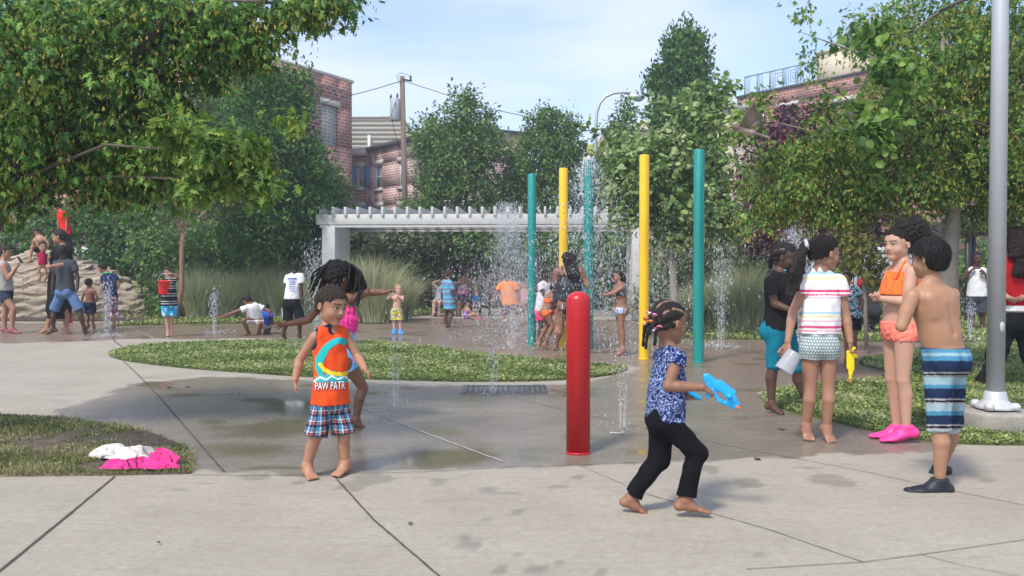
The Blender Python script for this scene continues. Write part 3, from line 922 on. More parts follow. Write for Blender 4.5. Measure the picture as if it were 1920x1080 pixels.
JOINT = mt('joint_gap', (.085, .07, .055), .95, .4, 30, 80, .3, .004)
MIDJ = mt('joint_dust', (.13, .11, .09), .95, .4, 30, 80, .3, .004)
PALEJ = mt('joint_mortar', (.38, .36, .33), .8, .2, 30, 80, .3, .004)
def joint(pts, w_, mat=JOINT, z=.004, seed=0):
    g = gp(pts); rg = random.Random(seed); L = []
    for a, b_ in zip(g[:-1], g[1:]):
        k = max(2, int(math.dist(a, b_) / .04))
        L += [(lerp(a[0], b_[0], i / k), lerp(a[1], b_[1], i / k)) for i in range(k)]
    L.append(g[-1]); V = []; Fc = []
    for i, q in enumerate(L):
        p0, p1 = L[max(0, i - 1)], L[min(len(L) - 1, i + 1)]; d = (p1[0] - p0[0], p1[1] - p0[1]); l = math.hypot(*d) + 1e-9; nx, ny = -d[1] / l, d[0] / l
        a = w_ * rg.uniform(.35, .62); c = w_ * rg.uniform(.35, .62)
        V += [(q[0] + nx * a, q[1] + ny * a, z), (q[0] - nx * c, q[1] - ny * c, z)]
        if i: Fc.append((2 * i - 2, 2 * i - 1, 2 * i + 1, 2 * i))
    put('paving_joint', mesh_np('paving_joint', V, Fc, False), mat, kind='structure')
joint([(231, 677), (262, 706), (300, 745), (352, 806), (421, 886)], .012, seed=1)
joint([(215, 894), (130, 965), (0, 1071), (-60, 1120)], .013, seed=2)
joint([(626, 893), (700, 975), (822, 1080), (900, 1150)], .010, seed=3)
joint([(669, 762), (760, 798), (850, 832), (945, 867)], .016, PALEJ, seed=4)
joint([(1213, 927), (1330, 962), (1440, 993), (1618, 1055)], .0055, MIDJ, seed=5)
joint([(1400, 1068), (1618, 1055), (1733, 1040), (1920, 1013), (2050, 1000)], .0045, MIDJ, seed=6)
joint([(1728, 1041), (1800, 1060), (1911, 1082), (2000, 1100)], .004, MIDJ, seed=7)
joint([(1502, 862), (1627, 886), (1780, 920), (1920, 948), (2050, 975)], .0055, MIDJ, seed=8)
joint([(361, 891), (500, 892), (627, 890), (800, 885), (969, 876), (1060, 873), (1200, 868)], .006, seed=9)
joint([(1085, 872), (1213, 927)], .006, PALEJ, seed=10)
joint([(240, 612), (300, 640)], .02, PALEJ, seed=11)
joint([(195, 600), (215, 640), (228, 650)], .02, seed=12)
joint([(800, 610), (900, 640), (1060, 662), (1200, 680)], .014, PALEJ, seed=13)
joint([(1012, 722), (1065, 735)], .012, PALEJ, seed=14)
joint([(820, 722), (880, 741), (1060, 740)], .010, PALEJ, seed=15)
joint([(1220, 640), (1400, 660), (1600, 690)], .014, seed=16)
joint([(960, 745), (1062, 770), (1200, 802), (1360, 835), (1502, 862)], .006, seed=17)

# grass: earth base plus many small blades and clover leaves
EARTH = mt('earth', (.15, .115, .075), .98, .4, 9, 60, .7, .02)
TURF = mt('turf', (.055, .075, .02), .98, .4, 12, 60, .6, .02)
def sheet(name, pts, mat, z):
    sp_ = sum((pts[i][0] * pts[(i + 1) % len(pts)][1] - pts[(i + 1) % len(pts)][0] * pts[i][1]) for i in range(len(pts)))
    if sp_ < 0: pts = pts[::-1]
    from mathutils.geometry import tessellate_polygon
    k = len(pts); V = [(x, y, z) for x, y in pts] + [(x, y, -.05) for x, y in pts]
    T = [tuple(t) for t in tessellate_polygon([[Vector((x, y, 0)) for x, y in pts]])]
    Fc = [t if (pts[t[1]][0] - pts[t[0]][0]) * (pts[t[2]][1] - pts[t[0]][1]) - (pts[t[2]][0] - pts[t[0]][0]) * (pts[t[1]][1] - pts[t[0]][1]) > 0 else t[::-1] for t in T]
    Fc = [list(t) for t in Fc] + [[i, i + k, (i + 1) % k + k, (i + 1) % k] for i in range(k)]
    return put(name, mesh_np(name, V, Fc, False), mat, kind='structure')
def scatter(pts, n_, seed, near=1.6):
    rg = np.random.RandomState(seed); P_ = np.array(pts); lo, hi = P_.min(0), P_.max(0)
    hi[1] = min(hi[1], 24); lo[0] = max(lo[0], -12); hi[0] = min(hi[0], 12)
    u = rg.rand(n_ * 3); yy = lo[1] * (hi[1] / lo[1]) ** u; xx = rg.uniform(lo[0], hi[0], n_ * 3)
    vis = np.abs(xx) < yy * .64 + .3
    xx, yy = xx[vis], yy[vis]
    d = poly_sd(xx, yy, pts); ok = d < .015
    return xx[ok][:n_], yy[ok][:n_], d[ok][:n_], rg
def blades(name, pts, n_, h, wd, cols, seed, z=.015, bare=None, clover=.4, label=None, tall=0.05):
    x, y, d, rg = scatter(pts, n_, seed)
    k = len(x)
    pn = sines(seed + 7, 12, (.3, 1.6))(x, y, 0)
    hh = h * rg.uniform(.5, 1.25, k) * (1 + .25 * pn) * np.where(rg.rand(k) < tall, 1.9, 1) * (y / y.min()) ** .25
    keep = np.ones(k, bool)
    if bare is not None:
        bd = bare(x, y); keep = rg.rand(k) > bd; hh = hh * (1 - .4 * bd)
    x, y, hh, pn = x[keep], y[keep], hh[keep], pn[keep]; k = len(x)
    a = rg.uniform(0, 6.283, k); w_ = wd * rg.uniform(.6, 1.3, k) * (y / y.min()) ** .5; cl = rg.rand(k) < clover
    tx, ty = rg.normal(0, .55, k) * hh, rg.normal(0, .55, k) * hh
    ca, sa = np.cos(a), np.sin(a)
    zz = z + 0 * x
    # blade: triangle-ish quad ; clover: flat diamond held up at height
    V0 = np.stack([x - ca * w_, y - sa * w_, zz], 1); V1 = np.stack([x + ca * w_, y + sa * w_, zz], 1)
    V2 = np.stack([x + tx + ca * w_ * .3, y + ty + sa * w_ * .3, zz + hh], 1); V3 = np.stack([x + tx - ca * w_ * .3, y + ty - sa * w_ * .3, zz + hh], 1)
    s_ = w_ * 2.6; hz = zz + hh * .75; t1 = rg.normal(0, .35, k) * s_; t2 = rg.normal(0, .35, k) * s_
    for A, (dx, dy_, tz) in ((V0, (-1, 0, t1)), (V1, (0, -1, t2)), (V2, (1, 0, -t1)), (V3, (0, 1, -t2))):
        q = np.stack([x + tx * .5 + (dx * ca - dy_ * sa) * s_, y + ty * .5 + (dx * sa + dy_ * ca) * s_, hz + tz], 1)
        A[cl] = q[cl]
    V = np.stack([V0, V1, V2, V3], 1).reshape(-1, 3)
    Fq = np.arange(4 * k).reshape(k, 4)
    t = np.clip(rg.rand(k) * .7 + .24 * pn + .1, 0, .999)[:, None]
    cs = np.array(cols); ii = (t[:, 0] * (len(cs) - 1)).astype(int); fr = t * (len(cs) - 1) - ii[:, None]
    c = cs[ii] * (1 - fr) + cs[ii + 1] * fr
    return put(name, mesh_np(name, V, Fq, False, np.repeat(c, 4, 0)), BLADE, kind='stuff', label=label)
GC = [(.08, .12, .03), (.15, .22, .05), (.26, .33, .09), (.38, .43, .17), (.52, .50, .28)]
sheet('lawn_island', ISL, TURF, .018); blades('grass', ISL, 46000, .032, .005, GC, 1, label='low clovery grass of the long island bed in the wet paving', tall=.02)
sheet('lawn_bed', BED, EARTH, .015)
def bare(x, y):
    g = G(185, 830); q = np.hypot((x - g[0]) * .55, (y - g[1]) * 1.2); h1 = G(250, 878)
    return np.where(np.hypot((x - h1[0]) / .34, (y - h1[1]) / .17) < 1, 1.1, np.clip(1.35 - q / .52 + .35 * sn1(x * 2, y * 2, 0), .12, .96))
blades('grass', BED, 42000, .026, .0024, [(.06, .09, .02), (.13, .165, .045), (.23, .25, .09), (.36, .33, .16), (.42, .36, .21)], 2, bare=bare, clover=.18, label='thin worn grass around a bare patch of earth at the lower left')
sheet('lawn_right', RGR, TURF, .018); blades('grass', RGR, 60000, .031, .0042, GC, 3, label='lush low grass behind the talking girls on the right', tall=.03)
sheet('lawn_strip', BACKL, TURF, .018); blades('grass', BACKL, 5000, .06, .010, GC, 4, label='narrow grass strip before the tall ornamental grasses')
sheet('lawn_back', STRIPR, TURF, .018); blades('grass', STRIPR, 12000, .06, .010, GC, 5, label='grass strip behind the splash pad on the right')
BK = [(-40, 19.8), (-9.5, 20.0), (-5.5, 20.6), (-2.4, 20.9), (-1.2, 25.5), (2.6, 25.5), (3.2, 19.6), (5.0, 17.6), (12, 17.2), (40, 18), (40, 27), (-40, 27)]
sheet('planting_bed', BK, EARTH, .03)
blades('grass', [(q[0], q[1]) for q in BK], 16000, .10, .012, GC, 6, label='low ground cover under the hedges and trees at the back')
# fallen leaves
rg = random.Random(77); 
for px, py, lb in ((352, 726, 'curled dry leaf on the wet paving left of the toddler'), (318, 727, 'small dry leaf beside the curled one on the wet paving'), (1465, 806, 'dry leaf on the wet paving by the feet of the girl in capris'), (298, 1021, 'tiny dark crumb near the bottom of the left paving slab'), (1420, 862, 'small dark leaf behind the running girl on the wet edge'), (770, 985, 'tiny dark crumb beside the paving joint in the middle')):
    g = G(px, py); r = rg.uniform(.004, .008) if py > 900 else .02; a = rg.uniform(0, 3)
    mb = MB(); pts = [(r * 2 * math.cos(t) * (1 if k % 2 else .6), r * math.sin(t), rg.uniform(.002, .012)) for k, t in enumerate(np.linspace(0, 6.283, 9)[:-1])]
    pts = [(x * math.cos(a) - y * math.sin(a), x * math.sin(a) + y * math.cos(a), z) for x, y, z in pts]
    mb.add(pts + [(p_[0], p_[1], p_[2] - .003) for p_ in pts], [list(range(8)), list(range(15, 7, -1))]); 
    put('fallen_leaf', mb.mesh('fallen_leaf'), BARK, loc=(g[0], g[1], .004), label=lb, cat='fallen leaf', group='dry leaves on the paving')

# ---------------------------------------------------------------- poles, bollards, lamp posts
def paint(name, col, rough=.38, dirt=None): return mt(name, col, rough, .14, 4, 60, .14, .002, dirt=dirt, co=(1, 1, .22))
TEAL = paint('teal_paint', (.005, .24, .215), .4, ((.05, .34, .31), 9, .7)); YEL = paint('yellow_paint', (.83, .50, .008), .4, ((.62, .36, .03), 9, .6)); RED = paint('red_paint', (.50, .012, .016), .33, ((.60, .05, .05), 9, .55))
DARKM = mt('dark_metal', (.03, .03, .032), .5, .2, 20, 80, .1, .002)
def spray_pole(name, pxb, pyb, pxt, pyt, wpx, mat, label):
    g = G(pxb, pyb); Y = g[1]; top = P(pxt, pyt, Y)[2]; r = wpx / 2 * Y / F
    t = thing(name, label, 'pole', (g[0], Y, 0), 0, 'tall water poles on the splash pad')
    lean = P(pxt, pyt, Y)[0] - g[0]
    mb = MB(); n_ = 28; prof = [(r * .55, top), (r * .9, top - .004), (r, top - .02), (r, .012)]
    V = []; 
    for rr_, z in prof[::-1]:
        for k in range(n_): V.append((rr_ * math.cos(6.2832 * k / n_) + lean * z / top * 0, rr_ * math.sin(6.2832 * k / n_), z))
    Fc = [(i * n_ + k, i * n_ + (k + 1) % n_, (i + 1) * n_ + (k + 1) % n_, (i + 1) * n_ + k) for i in range(3) for k in range(n_)] + [tuple(3 * n_ + k for k in range(n_))]
    mb.add(V, Fc); o = put('tube', mb.mesh('tube', True), mat, t)
    MB().lathe([(r * 1.12, 0), (r * 1.12, .012), (r * 1.02, .02)], 28).build('base_collar', mat, t)
    MB().lathe([(r * .22, top - .01), (r * .22, top + .02), (r * .12, top + .03)], 12).build('nozzle', DARKM, t)
    return g, r, top
POL = {}
POL['a'] = spray_pole('water_pole', 997, 647, 998, 326, 15.5, TEAL, 'leftmost teal pole, standing beside the woman in the black swimsuit')
POL['b'] = spray_pole('water_pole', 1056, 652, 1061, 315, 16.5, YEL, 'slimmer yellow pole half hidden behind the woman in the black swimsuit')
POL['c'] = spray_pole('water_pole', 1103, 650, 1103, 300, 18.5, TEAL, 'teal pole with water pouring over its top')
POL['d'] = spray_pole('water_pole', 1207, 674, 1207, 290, 18.5, YEL, 'yellow pole standing between the two right-hand teal poles')
POL['e'] = spray_pole('water_pole', 1309, 680, 1309, 280, 20, TEAL, 'rightmost and tallest teal pole')
def bollard(px, py, ytop, wpx, label):
    g = G(px, py); Y = g[1] + wpx / 2 * g[1] / F; r = wpx / 2 * Y / F; top = P(px, ytop, Y)[2]
    t = thing('bollard', label, 'bollard', (g[0] * Y / g[1], Y, 0), 0, 'red bollards')
    prof = [(r, .012)] + [(r, top - r * .8)] + [(r * math.cos(a) if a < 1.5 else .003, top - r * .8 + r * .8 * math.sin(a)) for a in np.linspace(.1, 1.5707, 9)]
    MB().lathe(prof, 40).build('post', RED, t, smooth=True)
    MB().lathe([(r * 1.04, 0), (r * 1.04, .010), (r * 1.0, .014)], 40).build('base_ring', RED, t)
bollard(1084, 854, 546, 45, 'glossy red round-topped bollard in the foreground')
bollard(131, 606, 548, 9, 'red bollard partly hidden behind the legs of the group on the left')

ALU = mt('brushed_aluminium', (.50, .51, .53), .5, .08, 2, 220, .08, .002, metal=.35, co=(1, 1, .15))
CASTM = mt('cast_metal', (.58, .58, .58), .5, .15, 12, 60, .25, .004, metal=.3)
CONC = mt('concrete', (.34, .31, .26), .92, .25, 5, 70, .6, .008, dirt=((.16, .14, .11), 14, .6))
g = G(1870, 817); Y = g[1] + .25; x0 = (1869 - 960) / F * Y
fz = P(1870, 768, Y)[2]
MB().lathe([(.25, -.05), (.25, fz - .015), (.238, fz)], 48).build('lamp_footing', CONC, loc=(x0, Y, 0), smooth=False, bevel=.006, label='round concrete footing under the silver lamp post', cat='footing')
t = thing('lamp_post', 'tall silver lamp post bolted to a concrete footing at the right edge', 'lamp post', (x0, Y, fz))
mb = MB(); mb.tube([(0, 0, .10), (0, 0, 3.0), (0, 0, 7.5)], [.062, .056, .045], 36); mb.build('pole', ALU, t, smooth=True)
mb = MB(); mb.lathe([(.138, .012), (.138, .03), (.115, .05), (.085, .075), (.075, .13), (.068, .14)], 36)
mb.build('base_plate', CASTM, t, smooth=False, bevel=.003)
for k in range(4):
    a = math.pi / 4 + k * math.pi / 2; c_ = (.135 * math.cos(a), .135 * math.sin(a))
    mb = MB(); mb.lathe([(.036, .0), (.036, .032), (.030, .042), (.020, .050), (.010, .052)], 14, (c_[0], c_[1], .012)); mb.build('bolt_cover', CASTM, t, smooth=True)
mb = MB(); mb.lathe([(.019, .0), (.019, .006), (.003, .007)], 20); o = mb.build('handhole_cover', ALU, t); o.rotation_euler = (math.pi / 2, 0, 0); o.location = (.012, -.0565, .62); o.scale = (1, 2.0, 1)
MB().lathe([(.06, 0), (.06, .012)], 12).build('grommet', DARKM, t)

# drain grate
GRT = mt('worn_grate', (.12, .12, .115), .5, .3, 20, 80, .1, .002)
g = G(945, 731)
t = thing('drain_grate', 'dark flat drain grate set in the wet paving', 'drain grate', (g[0], g[1], .004))
mb = MB(); mb.box(-.42, .42, -.30, .30, -.02, .004); mb.build('frame', GRT, t)
mb = MB()
for k in range(16): mb.box(-.38 + k * .05, -.355 + k * .05, -.26, .26, .004, .009)
mb.build('grille', GRT, t)

# ---------------------------------------------------------------- pergola
WHT = mt('offwhite_paint', (.55, .55, .52), .6, .07, 3, 60, .08, .003, dirt=((.36, .35, .32), 5, .4))
Yp = 19.9
t = thing('pergola', 'long pale grey pergola with a row of rafters over the benches', 'pergola', ((890 - 960) / F * Yp, Yp, 0), math.radians(-2.4))
ox = (890 - 960) / F * Yp
def px2x(px): return (px - 960) / F * Yp - ox
zb0, zb1, zr1 = P(960, 424, Yp)[2], P(960, 401, Yp)[2], P(960, 389, Yp)[2]
for y_ in (0, 2.35):
    o = MB().box(px2x(589), px2x(1219), y_, y_ + .14, zb0 + .04, zb1).build('beam', WHT, t, bevel=.012)
    MB().box(px2x(596), px2x(1213), y_ + .02, y_ + .12, zb0 - .03, zb0 + .038).build('lower_beam', WHT, t, bevel=.008)
for xa, xb in ((602, 627), (1184, 1209)):
    for y_ in (-.06,):
        MB().box(px2x(xa), px2x(xb), y_, y_ + 1.55, 0, zb0 + .0).build('post', WHT, t, bevel=.015)
nr = 26
for k in range(nr):
    xx = px2x(599 + (1186 - 599) / (nr - 1) * k)
    mb = MB(); z0, z1 = zb1 - .045, zr1 + .02; w2 = .028
    y0, y1 = -.045, 2.6
    v = [(xx - w2, y0 + .10, z0), (xx + w2, y0 + .10, z0), (xx + w2, y1 - .1, z0), (xx - w2, y1 - .1, z0), (xx - w2, y0, z1), (xx + w2, y0, z1), (xx + w2, y1, z1), (xx - w2, y1, z1)]
    v = [(xx - w2, y0, z0), (xx + w2, y0, z0), (xx + w2, y1, z0), (xx - w2, y1, z0), (xx - w2, y0, z1), (xx + w2, y0, z1), (xx + w2, y1, z1), (xx - w2, y1, z1)]
    mb.add(v, [(0,3,2,1),(4,5,6,7),(0,1,5,4),(1,2,6,5),(2,3,7,6),(3,0,4,7)]); mb.build('rafter', WHT, t, bevel=.006)

# ---------------------------------------------------------------- benches
BW = mt('bench_wood', (.20, .17, .14), .8, .25, 8, 60, .4, .006)
def bench(x0, x1, Y, zs, label):
    t = thing('bench', label, 'bench', ((x0 + x1) / 2, Y, 0)); L = (x1 - x0) / 2
    for k in range(4): MB().box(-L, L, -.22 + k * .115, -.12 + k * .115, zs - .03, zs).build('seat_slat', BW, t, bevel=.004)
    for k in range(4): MB().box(-L, L, .26 + .02 * k, .29 + .02 * k, zs + .06 + k * .105, zs + .15 + k * .105).build('back_slat', BW, t, bevel=.004)
    for s_ in (-1, 0, 1):
        mb = MB(); x = s_ * (L - .12)
        mb.box(x - .025, x + .025, -.20, -.15, 0, zs - .035); mb.build('leg', DARKM, t)
        mb = MB(); mb.box(x - .025, x + .025, .24, .255, 0, zs + .46); mb.build('leg', DARKM, t)
bench(P(806, 570, 21.0)[0], P(866, 570, 21.0)[0], 21.3, .40, 'dark slatted bench under the left half of the pergola')
bench(P(872, 570, 21.0)[0], P(926, 570, 21.0)[0], 21.35, .40, 'grey slatted bench on which the baby sits')

# ---------------------------------------------------------------- boulder
def stone():
    pts = [((-15, 560), .75), ((30, 530), .95), ((75, 520), 1.05), ((125, 530), .98), ((175, 545), .82), ((215, 560), .62), ((243, 575), .42)]
    pr = []
    Yr = 20.4
    for (x, y), r in pts:
        c_ = P(x, y, Yr + .3 + r * .3); c_[2] = min(c_[2], 1.6 - r) if False else c_[2]
        top = P(x, y - 45 * r, Yr)[2]
        pr.append(ell([c_[0], c_[1] + .2, .25], np.eye(3), (r * 1.15, r * 1.0, max(.3, top - .25)), .25))
    s1 = sines(201, 12, (.5, 1.6)); s2 = sines(202, 12, (.10, .35), (.35, .6, 2.2)); s3 = sines(203, 8, (.3, .9))
    def ps(D, X, Y_, Z):
        zz = Z + .06 * s3(X, Y_, Z * .3) - .16 * X
        led = np.abs(((zz * 5.2) % 1.0) - .35); led2 = np.abs(((zz * 11.0 + .3) % 1.0) - .4)
        return D + .03 * s1(X, Y_, Z) + .022 * s2(X, Y_, Z) - .14 * led - .07 * led2
    V, Fq = field(pr, .035, ps)
    return V, Fq, Yr
ROCK = mt('sandstone', (.41, .335, .25), .95, .3, 3, 22, 1.0, .04, co=(.6, .6, 3), dirt=((.16, .12, .09), 5, .6))
V_, F_, Yr = stone()
rk = put('boulder', mesh_np('boulder', V_ - np.array([-10, Yr, 0]), F_, True), ROCK, loc=(-10, Yr, 0), label='big layered tan boulder with a boy sitting on top', cat='boulder')
def rock_z(x, y):
    m_ = (np.abs(V_[:, 0] - x) < .12) & (np.abs(V_[:, 1] - y) < .12); return V_[m_, 2].max() if m_.any() else 0
KERB = mt('dark_kerb', (.09, .065, .05), .9, .3, 6, 40, .4, .01)
MB().box(-14, G(330, 596)[0], 19.2, 19.3, 0, .09).build('edging', KERB, label='low dark edging along the foot of the boulder', cat='edging', bevel=.01)
# ---------------------------------------------------------------- trees and plants
def tmpl(kind):
    """leaf outlines in (along, across, lift)"""
    if kind == 'lobed':
        pts = [(0, 0), (.06, .26), (.22, .14), (.42, .50), (.44, .17), (.66, .26), (.68, .10), (1.08, 0), (.68, -.10), (.66, -.26), (.44, -.17), (.42, -.50), (.22, -.14), (.06, -.26)]
        V = [(a, b, -.25 * abs(b) - .18 * a * a) for a, b in pts] + [(.45, 0, .0)]
        Fc = [(14, i, (i + 1) % 14) for i in range(14)]
        return np.array(V), np.array(Fc)
    if kind == 'round':
        pts = [(0, 0), (.1, .32), (.38, .46), (.7, .34), (1.0, 0), (.7, -.34), (.38, -.46), (.1, -.32)]
        V = [(a, b, -.3 * abs(b) - .15 * a * a) for a, b in pts] + [(.45, 0, 0)]
        return np.array(V), np.array([(8, i, (i + 1) % 8) for i in range(8)])
    if kind == 'oval':
        V = [(0, 0, 0), (.35, .26, -.08), (.75, .16, -.12), (1, 0, -.15), (.75, -.16, -.12), (.35, -.26, -.08)]
        return np.array(V), np.array([(0, 1, 2, 3), (0, 3, 4, 5)])
    if kind == 'key':       # hanging seed clusters
        V = [(0, 0, 0), (.5, .16, 0), (1, .05, 0), (.5, -.05, 0), (.25, -.2, 0), (.9, -.24, 0), (1.0, -.12, 0)]
        return np.array(V), np.array([(0, 1, 2, 3), (0, 4, 5, 6)])
    V = [(0, 0, 0), (.5, .22, -.05), (1, 0, -.12), (.5, -.22, -.05)]
    return np.array(V), np.array([(0, 1, 2, 3)])
def leaves(pos, along, normal, size, kind, cols):
    T, Fc = tmpl(kind); k = len(pos)
    a = along / np.linalg.norm(along, axis=1)[:, None]
    nn = normal - a * (normal * a).sum(1)[:, None]; nn /= np.linalg.norm(nn, axis=1)[:, None] + 1e-9
    b = np.cross(nn, a)
    V = pos[:, None, :] + size[:, None, None] * (T[None, :, 0, None] * a[:, None, :] + T[None, :, 1, None] * b[:, None, :] + T[None, :, 2, None] * nn[:, None, :])
    FF = (Fc[None] + (np.arange(k) * len(T))[:, None, None]).reshape(-1, Fc.shape[1])
    return V.reshape(-1, 3), FF, np.repeat(cols, len(T), 0)
def pickcol(rg, k, cols, t=None):
    cs = np.array(cols); t = rg.rand(k) if t is None else np.clip(t, 0, .999); x = t * (len(cs) - 1); i = x.astype(int); f = (x - i)[:, None]
    return cs[i] * (1 - f) + cs[np.minimum(i + 1, len(cs) - 1)] * f
def crown_pts(blobs, nclump, rg, shell=.6):
    cen, rad, wts = [], [], []
    for bq in blobs:
        px, py, rx, ry, Y = bq[:5]; dep = bq[5] if len(bq) > 5 else None
        s = Y / F; r = np.array([rx * s, dep if dep else min(rx, ry) * s * 1.0, ry * s])
        cen.append(P(px, py, Y)); rad.append(r); wts.append((r[0] * r[1] + r[0] * r[2] + r[1] * r[2]))
    cen, rad, wts = np.array(cen), np.array(rad), np.array(wts); wts /= wts.sum()
    b = rg.choice(len(blobs), nclump, p=wts)
    d = rg.normal(size=(nclump, 3)); d /= np.linalg.norm(d, axis=1)[:, None]
    r = np.where(rg.rand(nclump) < shell, rg.uniform(.8, 1.03, nclump), rg.rand(nclump) ** .5 * .9)
    return cen[b] + d * r[:, None] * rad[b], d, cen[b]
def crown(name, parent, blobs, nclump, per, size, kind, cols, seed, cr=.16, droop=.3, shell=.6, keys=0, keycols=None, loc=(0, 0, 0), keysz=.6, updir=0.0, jit=.6, groundz=.05):
    rg = np.random.RandomState(seed)
    c, d, cc = crown_pts(blobs, nclump, rg, shell)
    n_ = rg.poisson(per, nclump) + 1; idx = np.repeat(np.arange(nclump), n_); k = len(idx)
    # leaves string out along a twig that leaves the clump's centre
    tw = d + rg.normal(0, .5, (nclump, 3)) + np.array([0, 0, -droop * .6 + updir]); tw /= np.linalg.norm(tw, axis=1)[:, None]
    t = rg.uniform(-1, 1, k)
    pos = c[idx] + tw[idx] * (t * cr)[:, None] + rg.normal(0, cr * .33, (k, 3))
    al = tw[idx] * .7 + rg.normal(0, jit, (k, 3)) + np.array([0, 0, -droop + updir])
    no = rg.normal(0, .55, (k, 3)) + np.array([0, 0, 1.0]) + d[idx] * .35
    ok = pos[:, 2] > groundz
    pos, al, no, idx = pos[ok], al[ok], no[ok], idx[ok]; k = len(pos)
    tone = rg.normal(.42, .2, nclump)[idx] + rg.normal(0, .16, k)
    V, Fa, Cc = leaves(pos, al, no, size * rg.uniform(.65, 1.25, k), kind, pickcol(rg, k, cols, tone))
    Vs, Fs, Cs = [V], [Fa], [Cc]
    if keys:
        nk = int(nclump * keys); ki = rg.choice(nclump, nk, replace=False); kk = np.repeat(ki, 9)
        pos2 = c[kk] + tw[kk] * cr * .5 + rg.normal(0, cr * .38, (len(kk), 3)) + np.array([0, 0, -.03])
        al2 = rg.normal(0, .35, (len(kk), 3)) + np.array([0, 0, -1.0])
        ok = pos2[:, 2] > .1; pos2, al2 = pos2[ok], al2[ok]
        V2, F2, C2 = leaves(pos2, al2, rg.normal(0, 1, (len(pos2), 3)), size * keysz * rg.uniform(.7, 1.2, len(pos2)), 'key', pickcol(rg, len(pos2), keycols))
        if F2.shape[1] == Fa.shape[1]: Fs = [np.concatenate([Fa, F2 + len(V)])]
        else: Fs = [Fa, F2 + len(V)]
        Vs.append(V2); Cs.append(C2)
    V = np.concatenate(Vs) - np.array(loc)
    o = put(name, mesh_np(name, V, Fs if len(Fs) > 1 else Fs[0], False, np.concatenate(Cs)), LEAF, parent)
    return c, tw
def limbs(parent, loc, trunk, rads, targets, mat, r0=.03, name='trunk', seed=0, n_=8, bname='limb'):
    """trunk polyline plus bent limbs reaching into the crown"""
    rg = random.Random(seed); loc = np.array(loc)
    mb = MB(); mb.tube([np.array(q) - loc for q in trunk], rads, 14); mb.build(name, mat, parent, smooth=True)
    tk_ = [np.array(q) for q in trunk]
    mb = MB()
    for tg in targets:
        tg = np.array(tg); L = [(np.linalg.norm(tg - q) + max(0, q[2] - tg[2]) * 2.5, i) for i, q in enumerate(tk_[1:], 1)]; i = min(L)[1]
        a = tk_[i] if rg.random() < .5 else lerp(tk_[i - 1], tk_[i], .6)
        m_ = lerp(a, tg, .5) + np.array([rg.uniform(-.1, .1), rg.uniform(-.1, .1), rg.uniform(.02, .16)]) * np.linalg.norm(tg - a)
        mb.tube([q - loc for q in (a, lerp(a, m_, .5) + np.array([0, 0, .02]), m_, lerp(m_, tg, .6), tg)], [r0, r0 * .8, r0 * .6, r0 * .38, r0 * .15], 6)
    if targets: mb.build('limbs', mat, parent, smooth=True)
MAPLE = [(0.033, 0.090, 0.018), (0.067, 0.173, 0.030), (0.128, 0.280, 0.046), (0.224, 0.411, 0.068), (0.374, 0.543, 0.106)]
MAPLER = [(0.050, 0.109, 0.022), (0.093, 0.198, 0.036), (0.162, 0.300, 0.054), (0.261, 0.423, 0.078), (0.410, 0.546, 0.120)]
KEYS = [(.34, .31, .05), (.50, .44, .08), (.65, .55, .12), (.40, .38, .09)]
DKG = [(0.031, 0.087, 0.020), (0.059, 0.156, 0.033), (0.112, 0.251, 0.047), (0.197, 0.363, 0.069)]
MIDG = [(0.057, 0.118, 0.033), (0.108, 0.211, 0.055), (0.178, 0.314, 0.077), (0.280, 0.422, 0.106)]
LIME = [(0.072, 0.138, 0.039), (0.144, 0.253, 0.066), (0.264, 0.391, 0.121), (0.456, 0.552, 0.242), (0.620, 0.620, 0.374)]
PURP = [(0.040, 0.018, 0.026), (0.088, 0.031, 0.048), (0.177, 0.048, 0.078), (0.265, 0.078, 0.099)]
DUSK = [(0.060, 0.089, 0.042), (0.107, 0.155, 0.071), (0.178, 0.238, 0.107), (0.297, 0.357, 0.167)]

# near maple on the left, its trunk just outside the picture
Yl = 6.0
t = thing('maple_tree', 'large near maple with yellow seed clusters overhanging the upper left', 'tree', (P(-140, 850, Yl)[0], Yl, 0))
bl = [(60, 40, 110, 70, 5.9, .6), (180, 90, 130, 90, 6.1, .7), (330, 60, 120, 70, 6.2, .6), (300, 20, 140, 50, 6.5, .6), (440, 40, 90, 50, 6.3, .4), (470, 100, 60, 30, 6.2, .3), (410, 95, 70, 45, 6.2, .4), (540, 22, 60, 22, 6.1, .25), (580, 14, 50, 16, 6.1, .2), (620, 12, 44, 14, 6.1, .2), (660, 8, 34, 10, 6.1, .15), (600, 0, 60, 14, 6.1, .2),
      (100, 160, 140, 80, 6.0, .7), (240, 180, 110, 70, 6.1, .6), (60, 260, 100, 80, 6.0, .6), (170, 290, 110, 70, 6.2, .6), (270, 260, 80, 50, 6.2, .5), (330, 190, 40, 25, 6.2, .3), (50, 325, 60, 28, 6.1, .4), (215, 335, 80, 34, 6.2, .4), (130, 310, 60, 26, 6.1, .4),
      (350, 270, 70, 40, 5.9, .35), (420, 290, 60, 35, 5.9, .3), (330, 330, 90, 35, 6.0, .35), (-60, 200, 120, 240, 6.2, .8), (10, 365, 50, 20, 6.0, .4)]
crown('crown', t, bl, 2100, 10, .066, 'lobed', MAPLE, 301, cr=.13, droop=.7, shell=.45, keys=.8, keycols=KEYS, loc=t.location, keysz=.5)
